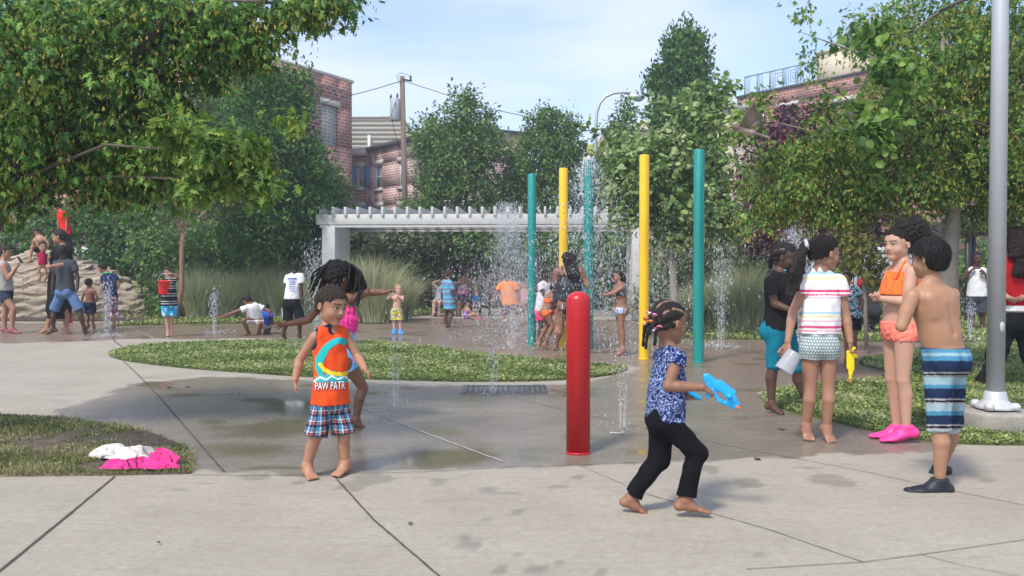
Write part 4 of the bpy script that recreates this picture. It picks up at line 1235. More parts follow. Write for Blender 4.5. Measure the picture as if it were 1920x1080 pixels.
crown('crown_bright', t, [(420, 285, 70, 34, 5.2, .25), (470, 310, 34, 16, 5.2, .15), (380, 340, 40, 14, 5.2, .15), (490, 345, 30, 10, 5.2, .1), (540, 225, 26, 8, 5.3, .08), (330, 240, 40, 20, 5.3, .15)], 190, 9, .068, 'lobed', [(.07, .15, .025), (.13, .24, .035), (.21, .33, .05), (.34, .40, .07)], 302, cr=.09, droop=.6, shell=.3, keys=.2, keycols=KEYS, loc=t.location, keysz=.4)
limbs(t, t.location, [P(-140, 852, Yl), P(-120, 620, Yl), P(-60, 470, Yl), P(0, 360, Yl), P(60, 275, Yl), P(140, 210, Yl), P(205, 150, Yl), P(262, 92, Yl), P(318, 22, Yl), P(350, -30, Yl)], [.17, .15, .13, .11, .085, .07, .055, .042, .032, .025],
      [P(60, 60, 5.9), P(20, 150, 6.0), P(160, 330, 6.0), P(240, 210, 6.0), P(330, 260, 5.9), P(300, 60, 6.1), P(90, 180, 5.8), P(420, 60, 6.2), P(350, 330, 5.8), P(180, 140, 5.9), P(30, 30, 5.8), P(100, 40, 5.9), P(420, 290, 5.3), P(480, 345, 5.2), P(60, 310, 6.0), P(560, 18, 6.1), P(640, 8, 6.1)], BARK, .016, seed=4)

# hornbeams beside the pergola
def tree(name, label, base, blobs, ncl, per, size, kind, cols, seed, trunk, rads, tg, bark=BARK, group=None, cat='tree', **kw):
    t = thing(name, label, cat, (base[0], base[1], 0), 0, group)
    crown('crown', t, blobs, ncl, per, size, kind, cols, seed, loc=t.location, **kw)
    if trunk: limbs(t, t.location, trunk, rads, tg, bark, r0=min(rads[0] * .35, .022) if Y < 12 else rads[0] * .35, seed=seed)
    return t
Y = 20.5; b0 = P(520, 600, Y)
tree('hornbeam_tree', 'dense dark green egg-shaped tree left of the pergola', b0, [(495, 215, 65, 70, Y, 1.0), (512, 300, 82, 85, Y, 1.3), (515, 390, 96, 75, Y, 1.4), (500, 450, 88, 40, Y, 1.2), (495, 155, 40, 35, Y, .5), (550, 195, 28, 40, Y, .6), (585, 330, 26, 60, Y, .7), (575, 150, 8, 22, Y, .1), (550, 148, 8, 18, Y, .1)],
     1500, 26, .11, 'oval', DKG, 311, [(b0[0], Y, 0), (b0[0], Y, 1.6), (b0[0], Y, 3.5)], [.14, .12, .06], [P(480, 300, Y), P(560, 300, Y), P(520, 220, Y)], cr=.26, droop=.0, shell=.75, updir=.25)
Y = 25.5; b0 = P(420, 590, Y)
tree('hornbeam_tree', 'lighter green tree behind the dense egg-shaped one', b0, [(400, 200, 60, 60, Y), (430, 240, 80, 80, Y), (380, 300, 90, 90, Y), (300, 330, 90, 70, Y), (300, 420, 120, 60, Y)], 600, 26, .15, 'oval', MIDG, 312, [(b0[0], Y, 0), (b0[0], Y, 4)], [.16, .08], [], cr=.3, droop=.1, shell=.7)
Y = 19.5; b0 = P(625, 600, Y)
tree('bushy_tree', 'small grey-green tree between the dense tree and the brick building', b0, [(620, 345, 22, 36, Y + 3, .8), (634, 392, 20, 40, Y + 3, .8), (580, 420, 30, 40, Y + 3, .8)], 300, 22, .11, 'oval', MIDG, 313, None, None, None, cr=.26, shell=.7)
# centre trees behind the pergola
Y = 27.0; b0 = P(855, 590, Y)
tree('pear_tree', 'leafy green tree with a pointed top behind the pergola', b0, [(866, 215, 30, 45, Y, .8), (830, 260, 50, 45, Y, 1.0), (905, 270, 40, 45, Y, .9), (855, 310, 68, 50, Y, 1.5), (865, 370, 76, 46, Y, 1.6), (800, 270, 16, 20, Y, .5), (880, 190, 10, 22, Y, .2), (916, 235, 12, 30, Y, .3), (795, 392, 36, 22, Y, .9), (825, 340, 42, 36, Y, 1.0)],
     800, 24, .13, 'oval', MIDG, 321, [(b0[0], Y, 0), (b0[0], Y, 2.2), (b0[0] + .1, Y, 4.6)], [.15, .12, .05], [P(800, 320, Y), P(910, 310, Y), P(860, 240, Y)], cr=.3, droop=.1, shell=.7, updir=.15, group='leafy trees behind the pergola')
Y = 28.0; b0 = P(1020, 590, Y)
tree('pear_tree', 'leafy green tree with a flat ragged top right of the pointed one', b0, [(1015, 250, 28, 40, Y, .8), (1045, 255, 32, 40, Y, .8), (1010, 310, 70, 45, Y, 1.3), (1020, 370, 85, 50, Y, 1.5), (1060, 310, 35, 50, Y, .8), (992, 232, 9, 22, Y, .2), (1030, 222, 8, 20, Y, .2), (1070, 240, 12, 22, Y, .3), (950, 370, 50, 30, Y, 1)],
     720, 24, .13, 'oval', MIDG, 322, [(b0[0], Y, 0), (b0[0], Y, 2.2), (b0[0], Y, 4.4)], [.15, .12, .05], [P(980, 320, Y), P(1050, 310, Y), P(1020, 250, Y)], cr=.3, droop=.1, shell=.7, updir=.15, group='leafy trees behind the pergola')
Y = 29.0; b0 = P(1165, 590, Y)
tree('bushy_tree', 'dark leafy tree rising behind the street lamp', b0, [(1168, 245, 26, 34, Y, .8), (1155, 310, 45, 50, Y, 1.1), (1150, 400, 60, 60, Y, 1.2), (1175, 195, 10, 16, Y, .2)], 420, 24, .14, 'oval', MIDG, 323, None, None, None, cr=.3, shell=.7)
# dark upright oak
Y = 26.0; b0 = P(1280, 590, Y)
tree('upright_oak', 'tall dark narrow oak rising above the other trees', b0, [(1280, 150, 50, 60, Y, .8), (1282, 105, 36, 42, Y, .6), (1280, 220, 58, 60, Y, .9), (1280, 300, 65, 70, Y, 1.0), (1270, 75, 10, 26, Y, .2), (1290, 68, 10, 26, Y, .2), (1312, 85, 10, 24, Y, .2), (1330, 180, 14, 40, Y, .3), (1233, 170, 14, 40, Y, .3), (1280, 400, 70, 60, Y, 1.1)],
     900, 30, .13, 'oval', DKG, 331, [(b0[0], Y, 0), (b0[0], Y, 4), (b0[0], Y, 8)], [.2, .14, .04], [], cr=.26, droop=-.1, shell=.75, updir=.7)
# linden with big pale leaves
Y = 14.5; b0 = P(1262, 620, Y)
tree('linden_tree', 'linden with large pale round leaves behind the yellow pole', b0, [(1195, 285, 50, 40, Y, .6), (1150, 275, 30, 12, Y, .2), (1108, 240, 20, 6, Y, .08), (1135, 256, 14, 6, Y, .08), (1250, 300, 90, 60, Y, .8), (1340, 230, 45, 50, Y, .5), (1350, 180, 24, 34, Y, .2), (1300, 215, 30, 40, Y, .4), (1200, 350, 75, 55, Y, .7), (1280, 380, 80, 55, Y, .8), (1350, 320, 40, 60, Y, .5), (1175, 400, 50, 35, Y, .5), (1300, 430, 80, 30, Y, .6), (1366, 160, 10, 20, Y, .1), (1240, 190, 12, 16, Y, .1), (1370, 400, 30, 50, Y, .4)],
     560, 12, .095, 'round', LIME, 341, [(b0[0], Y, 0), (b0[0] + .02, Y, .7), (b0[0] - .03, Y, 1.4), (b0[0] + .05, Y, 2.6), (b0[0], Y, 3.6)], [.075, .065, .055, .04, .02],
     [P(1180, 320, Y), P(1150, 250, Y), P(1230, 260, Y), P(1350, 190, Y), P(1340, 300, Y), P(1200, 400, Y), P(1320, 400, Y), P(1290, 230, Y), P(1260, 330, Y), P(1220, 440, Y)], bark=PALEBARK, cr=.17, droop=.35, shell=.5)
# purple-leaved tree
Y = 17.0; b0 = P(1560, 610, Y)
tree('purple_plum_tree', 'dark purple-leaved tree behind the talking girls', b0, [(1470, 260, 70, 55, Y, .9), (1560, 250, 80, 60, Y, 1), (1420, 330, 50, 70, Y, .8), (1520, 350, 110, 70, Y, 1.2), (1600, 400, 110, 60, Y, 1.2), (1450, 420, 80, 60, Y, 1.0), (1540, 450, 90, 40, Y, 1.0)],
     560, 20, .12, 'oval', PURP, 351, [(b0[0], Y, 0), (b0[0], Y, 1.5), (b0[0], Y, 3)], [.12, .1, .05], [P(1480, 350, Y), P(1600, 350, Y)], cr=.24, droop=.3, shell=.6)
# right maple
Y = 9.0; b0 = P(1782, 745, Y)
t = tree('maple_tree', 'maple with yellow seed clusters and a pale forked trunk on the right', (b0[0], Y), [(1500, 300, 80, 40, Y, .45), (1470, 350, 80, 40, Y, .45), (1540, 390, 100, 32, Y, .5), (1600, 300, 90, 60, Y, .6), (1660, 360, 110, 50, Y, .8), (1700, 230, 110, 80, Y, .9), (1760, 130, 110, 90, Y, .9), (1850, 200, 110, 120, Y, 1.0), (1800, 320, 130, 70, Y, .9), (1880, 350, 80, 80, Y, .9),
     (1400, 240, 40, 22, Y - .3, .2), (1420, 190, 22, 22, Y - .3, .15), (1545, 210, 14, 60, Y - .6, .12), (1520, 110, 12, 40, Y - .6, .1), (1508, 30, 12, 26, Y - .6, .1), (1560, 290, 40, 30, Y - .4, .3), (1640, 60, 60, 50, Y + .8, .6), (1760, 40, 90, 50, Y + .4, .7), (1880, 60, 80, 80, Y, .8), (1415, 410, 40, 20, Y, .2), (1950, 250, 90, 200, Y + .4, 1)],
     3000, 11, .060, 'lobed', MAPLER, 361, [(b0[0], Y, 0), (b0[0] - .02, Y, .8), P(1778, 480, Y), P(1785, 430, Y), P(1795, 330, Y), P(1760, 200, Y), P(1770, 60, Y)], [.12, .095, .09, .085, .055, .035, .02],
     [P(1690, 384, Y), P(1640, 375, Y), P(1600, 320, Y), P(1550, 400, Y), P(1510, 300, Y), P(1540, 230, Y - .5), P(1500, 60, Y - .6), P(1420, 220, Y - .3), P(1860, 395, Y), P(1900, 330, Y), P(1700, 220, Y), P(1640, 120, Y), P(1850, 120, Y), P(1740, 300, Y), P(1480, 360, Y), P(1700, 430, Y)], bark=PALEBARK, cr=.15, droop=.45, shell=.5, keys=.9, keycols=KEYS, keysz=.62)
Y = 8.0
tree('linden_tree', 'linden branch with large round leaves reaching in at the upper right', (P(2150, 700, Y)[0], Y), [(1640, 60, 34, 20, Y, .2), (1670, 110, 40, 34, Y, .25), (1700, 160, 45, 40, Y, .3), (1640, 235, 34, 26, Y, .2), (1600, 200, 18, 14, Y, .1), (1650, 265, 26, 18, Y, .2)], 80, 7, .085, 'round', MAPLER, 362,
     [P(2150, 860, Y), P(2120, 400, Y), P(2040, 60, Y), P(1900, -40, Y), P(1760, 20, Y)], [.12, .09, .05, .022, .010], [P(1680, 90, Y), P(1690, 180, Y)], bark=BARK, cr=.14, droop=.5, shell=.4)
# low branch of bright keys behind the striped girl
Y = 12.0
tree('maple_sapling', 'small yellowish maple sapling behind the striped girl', P(1610, 660, Y), [(1600, 470, 42, 30, Y, .3), (1640, 500, 20, 24, Y, .2), (1590, 505, 20, 20, Y, .2)], 60, 9, .10, 'lobed', [(.10, .13, .03), (.20, .22, .05), (.30, .28, .07)], 363, [P(1625, 655, Y), P(1622, 560, Y), P(1612, 470, Y)], [.03, .025, .015], [P(1590, 470, Y), P(1640, 470, Y)], bark=PALEBARK, cr=.14, droop=.5, keys=.5, keycols=KEYS, keysz=.4)

# young tree with a bare reddish trunk
Y = 19.0; b0 = G(343, 602)
tree('young_tree', 'young tree with a thin reddish trunk beside the boy with the bucket', (b0[0], Y), [(340, 350, 70, 36, Y, .6), (400, 370, 50, 30, Y, .5), (290, 380, 50, 22, Y, .5), (350, 300, 60, 36, Y, .6)], 150, 14, .12, 'oval', MIDG, 371,
     [(b0[0], Y, 0), P(341, 540, Y), P(341, 470, Y), P(343, 437, Y)], [.062, .055, .05, .045], [P(328, 400, Y), P(345, 385, Y), P(362, 395, Y), P(318, 360, Y), P(372, 350, Y)], bark=REDBARK, cr=.25, droop=.2)

# hedges and shrubs
def shrub(name, label, blobs, ncl, per, size, kind, cols, seed, cat='shrub', group=None, **kw):
    Y = blobs[0][4]; b = P(blobs[0][0], 600, Y); t = thing(name, label, cat, (b[0], Y, 0), 0, group)
    crown('foliage', t, blobs, ncl, per, size, kind, cols, seed, loc=t.location, **kw)
    rg = random.Random(seed)
    for bq in blobs[:6]:
        mb = MB()
        q = P(bq[0], bq[1], bq[4]) - np.array(t.location); mb.tube([(q[0] + rg.uniform(-.1, .1), q[1], 0), (q[0], q[1], q[2] * .6), (q[0] + rg.uniform(-.2, .2), q[1], max(q[2], .2))], [.03, .022, .008], 6)
        mb.build('stem', BARK, t, smooth=True)
    return t
Y = 23.5
shrub('shrub', 'dark broad hedge of maples behind the boulder', [(30, 440, 90, 60, Y, 1.1), (130, 450, 90, 60, Y, 1.1), (230, 460, 80, 70, Y, 1.1), (60, 530, 90, 60, Y, 1), (180, 540, 90, 60, Y, 1), (-60, 480, 80, 110, Y, 1), (110, 400, 80, 30, Y + 1, 1), (220, 395, 70, 30, Y + 1, 1)], 800, 18, .15, 'oval', DKG, 381, cr=.3, shell=.75)
Y = 22.6
shrub('shrub', 'dark hedge behind the tall grasses left of the pergola', [(420, 520, 60, 60, Y, .8), (500, 530, 60, 60, Y, .8), (570, 530, 50, 60, Y, .7), (460, 470, 60, 40, Y, .8), (610, 500, 24, 80, Y + .5, .6)], 420, 18, .14, 'oval', DKG, 387, cr=.28, shell=.75)
Y = 20.8
shrub('shrub', 'bright-topped leafy shrub mass right of the boulder', [(310, 465, 50, 40, Y, .7), (315, 520, 45, 45, Y, .7), (330, 555, 40, 40, Y, .7), (265, 455, 30, 26, Y, .5), (300, 575, 22, 24, Y, .5), (380, 470, 60, 50, Y + 1.4, .8), (380, 540, 50, 40, Y + 1, .7)], 420, 18, .12, 'oval', MIDG, 382, cr=.24, shell=.8)
Y = 25.0
shrub('shrub', 'ivy-like hedge under the left half of the pergola', [(690, 450, 60, 40, Y, .9), (760, 480, 60, 50, Y, .9), (700, 520, 70, 55, Y, .9), (790, 540, 55, 50, Y, .9), (830, 440, 55, 35, Y, .9), (840, 495, 40, 30, Y + .8, .7), (650, 440, 40, 40, Y, .7)], 620, 18, .14, 'oval', DUSK, 383, cr=.28, shell=.75)
shrub('shrub', 'leafy hedge behind the grey bench under the pergola', [(880, 440, 50, 36, Y, .9), (940, 450, 50, 40, Y, .9), (1010, 450, 60, 40, Y, .9), (1080, 460, 60, 50, Y, .9), (1140, 470, 60, 60, Y, .9), (1020, 505, 60, 26, Y + 1, .8), (1140, 550, 60, 50, Y, .9), (900, 480, 60, 30, Y + 1, .6), (1190, 520, 50, 70, Y, .8)], 760, 18, .14, 'oval', MIDG, 384, cr=.28, shell=.75)
Y = 19.5
shrub('shrub', 'dark low shrubs behind the rightmost teal pole', [(1280, 520, 60, 40, Y, .6), (1360, 500, 60, 50, Y, .7), (1440, 520, 60, 50, Y, .7), (1230, 560, 40, 40, Y, .5), (1300, 570, 60, 36, Y, .6)], 380, 18, .12, 'oval', DUSK, 385, cr=.24, shell=.75)
Y = 22.0
shrub('shrub', 'green hedge behind the man in the white tank top', [(1840, 500, 60, 50, Y, .8), (1790, 560, 60, 50, Y, .8), (1900, 520, 60, 80, Y, .8), (1980, 500, 60, 90, Y, .8), (1700, 560, 60, 40, Y, .7)], 420, 16, .14, 'oval', MIDG, 386, cr=.28, shell=.75)
# tall ornamental grasses: each clump a thing
def tall_grass(px, py, wpx, hpx, Y, n_, seed, label, cols=[(.20, .25, .11), (.34, .39, .19), (.50, .52, .31), (.70, .65, .45)]):
    rg = np.random.RandomState(seed); g = G(px, py) if py else P(px, 600, Y); Y = g[1]
    s = Y / F; W, Hh = wpx / 2 * s, hpx * s
    a = rg.uniform(0, 6.283, n_); r = np.sqrt(rg.rand(n_)) * W * .55
    x, y = np.cos(a) * r, np.sin(a) * r * .7
    lean = rg.normal(0, .22, (n_, 2)) + np.stack([x, y], 1) / W * .8
    h_ = Hh * rg.uniform(.45, 1.08, n_); w_ = rg.uniform(.004, .008, n_); ww = rg.uniform(0, 3.14, n_)
    segs = 5; VV = []
    for i in range(segs):
        f = i / (segs - 1); cx = x + lean[:, 0] * h_ * f ** 1.8 * .9; cy = y + lean[:, 1] * h_ * f ** 1.8 * .9; cz = h_ * (f - .35 * (np.hypot(lean[:, 0], lean[:, 1])) * f ** 3)
        wf = w_ * (1.05 - f)
        VV.append(np.stack([cx - np.cos(ww) * wf, cy - np.sin(ww) * wf, cz], 1)); VV.append(np.stack([cx + np.cos(ww) * wf, cy + np.sin(ww) * wf, cz], 1))
    V = np.stack(VV, 1).reshape(-1, 3); b = np.arange(n_)[:, None] * (2 * segs)
    Fq = np.concatenate([np.concatenate([b + 2 * i, b + 2 * i + 1, b + 2 * i + 3, b + 2 * i + 2], 1) for i in range(segs - 1)])
    c = np.repeat(pickcol(rg, n_, cols), 2 * segs, 0)
    put('ornamental_grass', mesh_np('ornamental_grass', V, Fq, False, c), BLADE, loc=(g[0], Y, .02), label=label, cat='grass clump', group='tall ornamental grasses')
for px, py, w_, h_, lab in ((372, 600, 60, 92, 'pale feathery grass clump just right of the young tree'), (420, 599, 66, 80, 'grass clump behind the crouching girl'), (468, 598, 66, 88, 'grass clump with high straw-coloured plumes left of the teen in white'), (515, 598, 70, 95, 'grass clump beside the teen in the white tee'), (565, 599, 60, 80, 'grass clump left of the pergola post'),
                            (660, 605, 66, 112, 'tall grass clump just right of the left pergola post'), (705, 606, 74, 114, 'wide tall grass clump behind the blond toddler'), (752, 600, 60, 80, 'lower grass clump right of the blond toddler'),
                            (1345, 614, 70, 90, 'grass clump right of the rightmost teal pole'), (1400, 616, 80, 110, 'grass clump left of the girl in the black tee'), (1290, 615, 60, 70, 'low grass clump between the yellow and rightmost teal poles')):
    tall_grass(px, py, w_ * 1.2, h_ * 1.18, 0, 2200, px, lab)
# ---------------------------------------------------------------- buildings and street furniture behind
def brickmat(name, c1, c2, mortar, sx=1.0, bw=.42, bh=.15):
    m, n, b = newmat(name)
    tcn = n.nodes.new("ShaderNodeTexCoord"); sp_ = n.nodes.new("ShaderNodeSeparateXYZ"); cb = n.nodes.new("ShaderNodeCombineXYZ")
    ad = n.nodes.new("ShaderNodeMath"); n.links.new(tcn.outputs['Object'], sp_.inputs[0])
    n.links.new(sp_.outputs['X'], ad.inputs[0]); n.links.new(sp_.outputs['Y'], ad.inputs[1])
    n.links.new(ad.outputs[0], cb.inputs['X']); n.links.new(sp_.outputs['Z'], cb.inputs['Y'])
    bt = n.nodes.new("ShaderNodeTexBrick"); n.links.new(cb.outputs[0], bt.inputs['Vector'])
    bt.inputs['Color1'].default_value = c1 + (1,); bt.inputs['Color2'].default_value = c2 + (1,); bt.inputs['Mortar'].default_value = mortar + (1,)
    bt.inputs['Scale'].default_value = 1.0; bt.inputs['Brick Width'].default_value = bw; bt.inputs['Row Height'].default_value = bh; bt.inputs['Mortar Size'].default_value = .018; bt.inputs['Bias'].default_value = -.2
    nn = tex_noise(n, .7, 5, .6, tcn.outputs['Object'])
    c = mixc(n, mapr(n, nn.outputs['Fac'], .35, .7, 0, .35), bt.outputs['Color'], (.22, .13, .11))
    n.links.new(c, b.inputs['Base Color']); b.inputs['Roughness'].default_value = .9
    bump(n, b, bt.outputs['Fac'], -.4, .01)
    return m
BRICK = brickmat('red_brick', (.31, .10, .075), (.40, .15, .11), (.50, .41, .36)); BRICK2 = brickmat('weathered_brick', (.38, .17, .15), (.55, .33, .29), (.66, .60, .57), bw=.35, bh=.12); BRICK3 = brickmat('orange_brick', (.36, .15, .10), (.44, .20, .14), (.48, .38, .32))
STONEW = mt('pale_stone', (.55, .52, .46), .85, .1, 2, 30, .2, .01); CREAM = mt('cream_stucco', (.62, .54, .40), .9, .08, 1, 20, .2, .01); TAN = mt('tan_stucco', (.36, .26, .17), .9, .15, 1, 20, .2, .01)
GLASS = mt('window_glass', (.05, .06, .07), .08, .2, 2, 10, 0, .01, spec=.8); GLASSL = mt('curtained_glass', (.24, .27, .30), .2, .4, 1.5, 10, 0, .01, spec=.8); WFR = mt('window_frame_white', (.62, .62, .60), .6, .05, 4, 10, 0, .01); BLUEP = mt('blue_shutter', (.05, .16, .42), .6, .1, 4, 30, .1, .01)
ROOFD = mt('dark_coping', (.07, .07, .075), .7, .2, 4, 30, .1, .01)
def facade(p0, p1):
    """local frame: x runs along the wall from p0 (left) to p1 (right), y goes back"""
    d = np.array(p1) - np.array(p0); L = math.hypot(d[0], d[1]); return L, math.atan2(d[1], d[0])
def wall_holes(L, H, holes, th, mat, parent, z0=0, name='wall', depth=6.0):
    xs = sorted({0, L} | {h[0] for h in holes} | {h[1] for h in holes}); zs = sorted({z0, H} | {h[2] for h in holes} | {h[3] for h in holes})
    mb = MB()
    for i in range(len(xs) - 1):
        for k in range(len(zs) - 1):
            cx, cz = (xs[i] + xs[i + 1]) / 2, (zs[k] + zs[k + 1]) / 2
            if any(h[0] < cx < h[1] and h[2] < cz < h[3] for h in holes): continue
            mb.box(xs[i], xs[i + 1], 0, th, zs[k], zs[k + 1])
    mb.box(.01, L - .01, th + .003, depth, z0, H - .02)
    return mb.build(name, mat, parent)
def window(parent, x0, x1, z0, z1, shutters=False, lintel=True, bars=1, fr=WFR):
    w_ = x1 - x0
    mb = MB(); f = .07
    mb.box(x0, x0 + f, .05, .13, z0, z1); mb.box(x1 - f, x1, .05, .13, z0, z1); mb.box(x0 + f, x1 - f, .05, .13, z1 - f, z1); mb.box(x0 + f, x1 - f, .05, .13, z0, z0 + f)
    zm = (z0 + z1) / 2; mb.box(x0 + f, x1 - f, .06, .12, zm - .03, zm + .03)
    o = mb.build('window', fr, parent)
    MB().box(x0 + f, x1 - f, .10, .115, z0 + f, z1 - f).build('pane', GLASSL if fr is WFR else GLASS, o)
    if lintel:
        MB().box(x0 - .12, x1 + .12, -.04, .04, z1 + .003, z1 + .22).build('lintel', STONEW, parent); MB().box(x0 - .08, x1 + .08, -.08, .04, z0 - .12, z0 - .003).build('sill', STONEW, parent)
    if shutters:
        for a in (x0 - .42, x1 + .04): MB().box(a, a + .36, -.05, -.005, z0, z1).build('shutter', BLUEP, parent)
def bld(name, label, pa, Ya, pb, Yb, ztop_px, cat='building'):
    A = P(pa, 500, Ya); Bq = P(pb, 500, Yb); L, an = facade(A[:2], Bq[:2]); H = P(pa, ztop_px, Ya)[2]
    t = thing(name, label, cat, (A[0], A[1], 0), an)
    def wx(px):   # distance along the facade at which this pixel column meets it
        r = ray(px, 500); d = (Bq - A)[:2]; M = np.array([[d[0], -r[0]], [d[1], -r[1]]]); s_ = np.linalg.solve(M, -A[:2]); return s_[0] * L
    def wz(px, py):
        r = ray(px, py); d = (Bq - A)[:2]; M = np.array([[d[0], -r[0]], [d[1], -r[1]]]); s_ = np.linalg.solve(M, -A[:2]); return CH + s_[1] * r[2]
    return t, L, H, wx, wz
# tall brick building with the glass-block window
t, L, H, wx, wz = bld('brick_building', 'tall red brick building with a glass-block window', 480, 34.5, 661, 40.0, 118)
H = wz(661, 157); h0 = (wx(604), wx(636), wz(620, 273), wz(620, 198))
wall_holes(L, H, [h0], .25, BRICK, t)
MB().box(-.05, L + .08, -.06, .24, H + .003, H + .14).build('coping', STONEW, t)
mb = MB(); mb.box(0, L, -.03, -.002, H - .56, H - .40)
for k in range(int(L / .45)): mb.box(k * .45, k * .45 + .22, -.05, -.003, H - .75, H - .55)
mb.build('brick_cornice', BRICK, t)
GB = mt('glass_block', (.30, .35, .38), .12, .25, 3, 12, .3, .01, spec=.7)
mb = MB(); nx, nz_ = 4, 11
fr = MB(); fr.box(h0[0], h0[1], .14, .18, h0[2], h0[3]); fo = fr.build('window', STONEW, t)
for i in range(nx):
    for k in range(nz_):
        a, b_ = (h0[1] - h0[0]) / nx, (h0[3] - h0[2]) / nz_; mb.box(h0[0] + a * i + .045, h0[0] + a * (i + 1) - .045, .09, .137, h0[2] + b_ * k + .045, h0[2] + b_ * (k + 1) - .045)
mb.build('glass_blocks', GB, fo, bevel=.01)
MB().box(h0[0] - .1, h0[1] + .1, -.04, .03, h0[3] + .003, h0[3] + .25).build('lintel', STONEW, t)
# siding building behind
m, n, b = newmat('beige_siding'); b.inputs['Base Color'].default_value = (.64, .60, .48, 1); b.inputs['Roughness'].default_value = .7
SID = m
t, L, H, wx, wz = bld('sided_building', 'flat-topped building with beige horizontal siding', 655, 50, 752, 50, 222)
mb = MB(); k = 0; z = 0
MB().box(0, L, .1, 8, 0, H).build('wall', SID, t); H2 = H
while z < H2: mb.add([(0, .0 + .0, z), (L, 0, z), (L, .09, z + .26), (0, .09, z + .26), (0, .1, z), (L, .1, z)], [(0, 1, 2, 3), (0, 4, 5, 1)]); z += .265
mb.build('siding', SID, t); MB().box(-.1, L + .1, -.05, 8, H + .03, H + .15).build('roof', STONEW, t); MB().tube([(L * .40, -.1, 6), (L * .40, -.1, H - 1.0)], .1, 8).build('vent_pipe', WFR, t)
# terrace houses
t, L, H, wx, wz = bld('terrace_house', 'pinkish brick terrace house with blue shutters', 655, 42.5, 692, 42.0, 290)
H = wz(675, 293)
ws = [(wx(670), wx(682), wz(676, 352), wz(676, 313)), (wx(670), wx(682), wz(676, 424), wz(676, 388))]
wall_holes(L, H, ws, .2, BRICK3, t); MB().box(-.1, L, -.4, .19, H + .003, H + .35).build('cornice', STONEW, t)
for q in ws: window(t, *q, shutters=True)
t, L, H, wx, wz = bld('terrace_house', 'weathered brick terrace house with white sash windows beside the utility pole', 692, 42.0, 775, 38.4, 283)
H = wz(720, 277)
ws = [(wx(703), wx(717), wz(710, 354), wz(710, 309)), (wx(748), wx(760), wz(754, 350), wz(754, 303)), (wx(703), wx(717), wz(710, 430), wz(710, 388)), (wx(748), wx(760), wz(754, 430), wz(754, 386))]
wall_holes(L, H, ws, .2, BRICK2, t); MB().box(-.02, L + .1, -.2, .19, H + .003, H + .18).build('cornice', ROOFD, t)
for q in ws: window(t, *q)
t, L, H, wx, wz = bld('tan_building', 'tan stuccoed building between the leafy trees', 812, 46.8, 990, 50, 250)
H = wz(940, 250); q = (wx(916), wx(930), wz(923, 345), wz(923, 322)); wall_holes(L, H, [q], .2, TAN, t); window(t, *q); MB().box(-.1, L + .1, -.15, .19, H + .003, H + .2).build('coping', ROOFD, t)
t, L, H, wx, wz = bld('tan_building', 'low tan building glimpsed between the trees behind the street lamp', 1130, 48, 1240, 48, 252)
H = wz(1180, 250); wall_holes(L, H, [], .2, TAN, t); MB().box(-.1, L + .1, -.15, .19, H + .003, H + .2).build('coping', ROOFD, t)
# right brick building
t, L, H, wx, wz = bld('brick_building', 'red brick building with a roof terrace railing and cream penthouse', 1380, 52.7, 1760, 42.5, 174)
H = wz(1529, 155)
ws = [(wx(1457), wx(1491), wz(1474, 250), wz(1474, 199)), (wx(1415), wx(1432), wz(1424, 250), wz(1424, 203)), (wx(1560), wx(1600), wz(1580, 245), wz(1580, 190))]
wall_holes(L, H, ws, .25, BRICK, t, depth=12)
for q in ws: window(t, *q, fr=ROOFD)
MB().box(-.05, L + .1, -.10, .24, H + .003, H + .12).build('coping', ROOFD, t)
pa, pb = wx(1512), wx(1592); MB().box(pa, pb, .8, 5, H - .3, wz(1540, 100) + .2).build('penthouse', CREAM, t); MB().box(pa - .1, pb + .1, .7, 5.1, wz(1540, 100) + .203, wz(1540, 100) + .35).build('penthouse_roof', STONEW, t)
RAILB = mt('railing_blue_grey', (.22, .28, .33), .6, .1, 4, 30, .1, .01)
xa, xb = wx(1387), wx(1511); mb = MB(); z0, z1 = H + .2, H + 1.25
mb.box(xa, xb, .3, .36, z1, z1 + .06); mb.box(xa, xb, .3, .36, z0, z0 + .05)
k = 0; x = xa
while x < xb:
    mb.box(x, x + .05, .31, .35, z0, z1); x += (xb - xa) / 5
for k in range(46):
    x = xa + (xb - xa) * k / 46
    if k % 9 < 5: mb.box(x, x + .025, .32, .34, z0 + .05, z1)
for cx in (.55, .78):
    c_ = xa + (xb - xa) * cx
    for r in (.18, .34): 
        mb.box(c_ - r, c_ + r, .315, .345, (z0 + z1) / 2 + r, (z0 + z1) / 2 + r + .03); mb.box(c_ - r, c_ + r, .315, .345, (z0 + z1) / 2 - r, (z0 + z1) / 2 - r + .03); mb.box(c_ - r, c_ - r + .03, .315, .345, (z0 + z1) / 2 - r, (z0 + z1) / 2 + r); mb.box(c_ + r, c_ + r + .03, .315, .345, (z0 + z1) / 2 - r, (z0 + z1) / 2 + r)
mb.build('railing', RAILB, t)
t, L, H, wx, wz = bld('cream_building', 'low cream building with a white cornice left of the brick one', 1330, 44, 1420, 46, 200)
H = wz(1385, 207); wall_holes(L, H, [], .2, CREAM, t); MB().box(-.1, L + .1, -.2, .19, H + .003, H + .3).build('cornice', STONEW, t)
t, L, H, wx, wz = bld('brick_building', 'brick building with a white upper storey glimpsed through the left maple', -80, 42, 372, 40, 150)
wall_holes(L, wz(300, 200), [(wx(312), wx(332), wz(320, 260), wz(320, 225))], .2, BRICK3, t); window(t, wx(312), wx(332), wz(320, 260), wz(320, 225)); MB().box(.1, L - .1, .5, 5, wz(300, 200) - .1, wz(300, 150)).build('upper_storey', WFR, t)
MB().box(-60, 60, 29.5, 37.0, -.2, -.002).build('road', mt('asphalt', (.055, .055, .057), .9, .2, 3, 80, .4, .01), kind='structure')
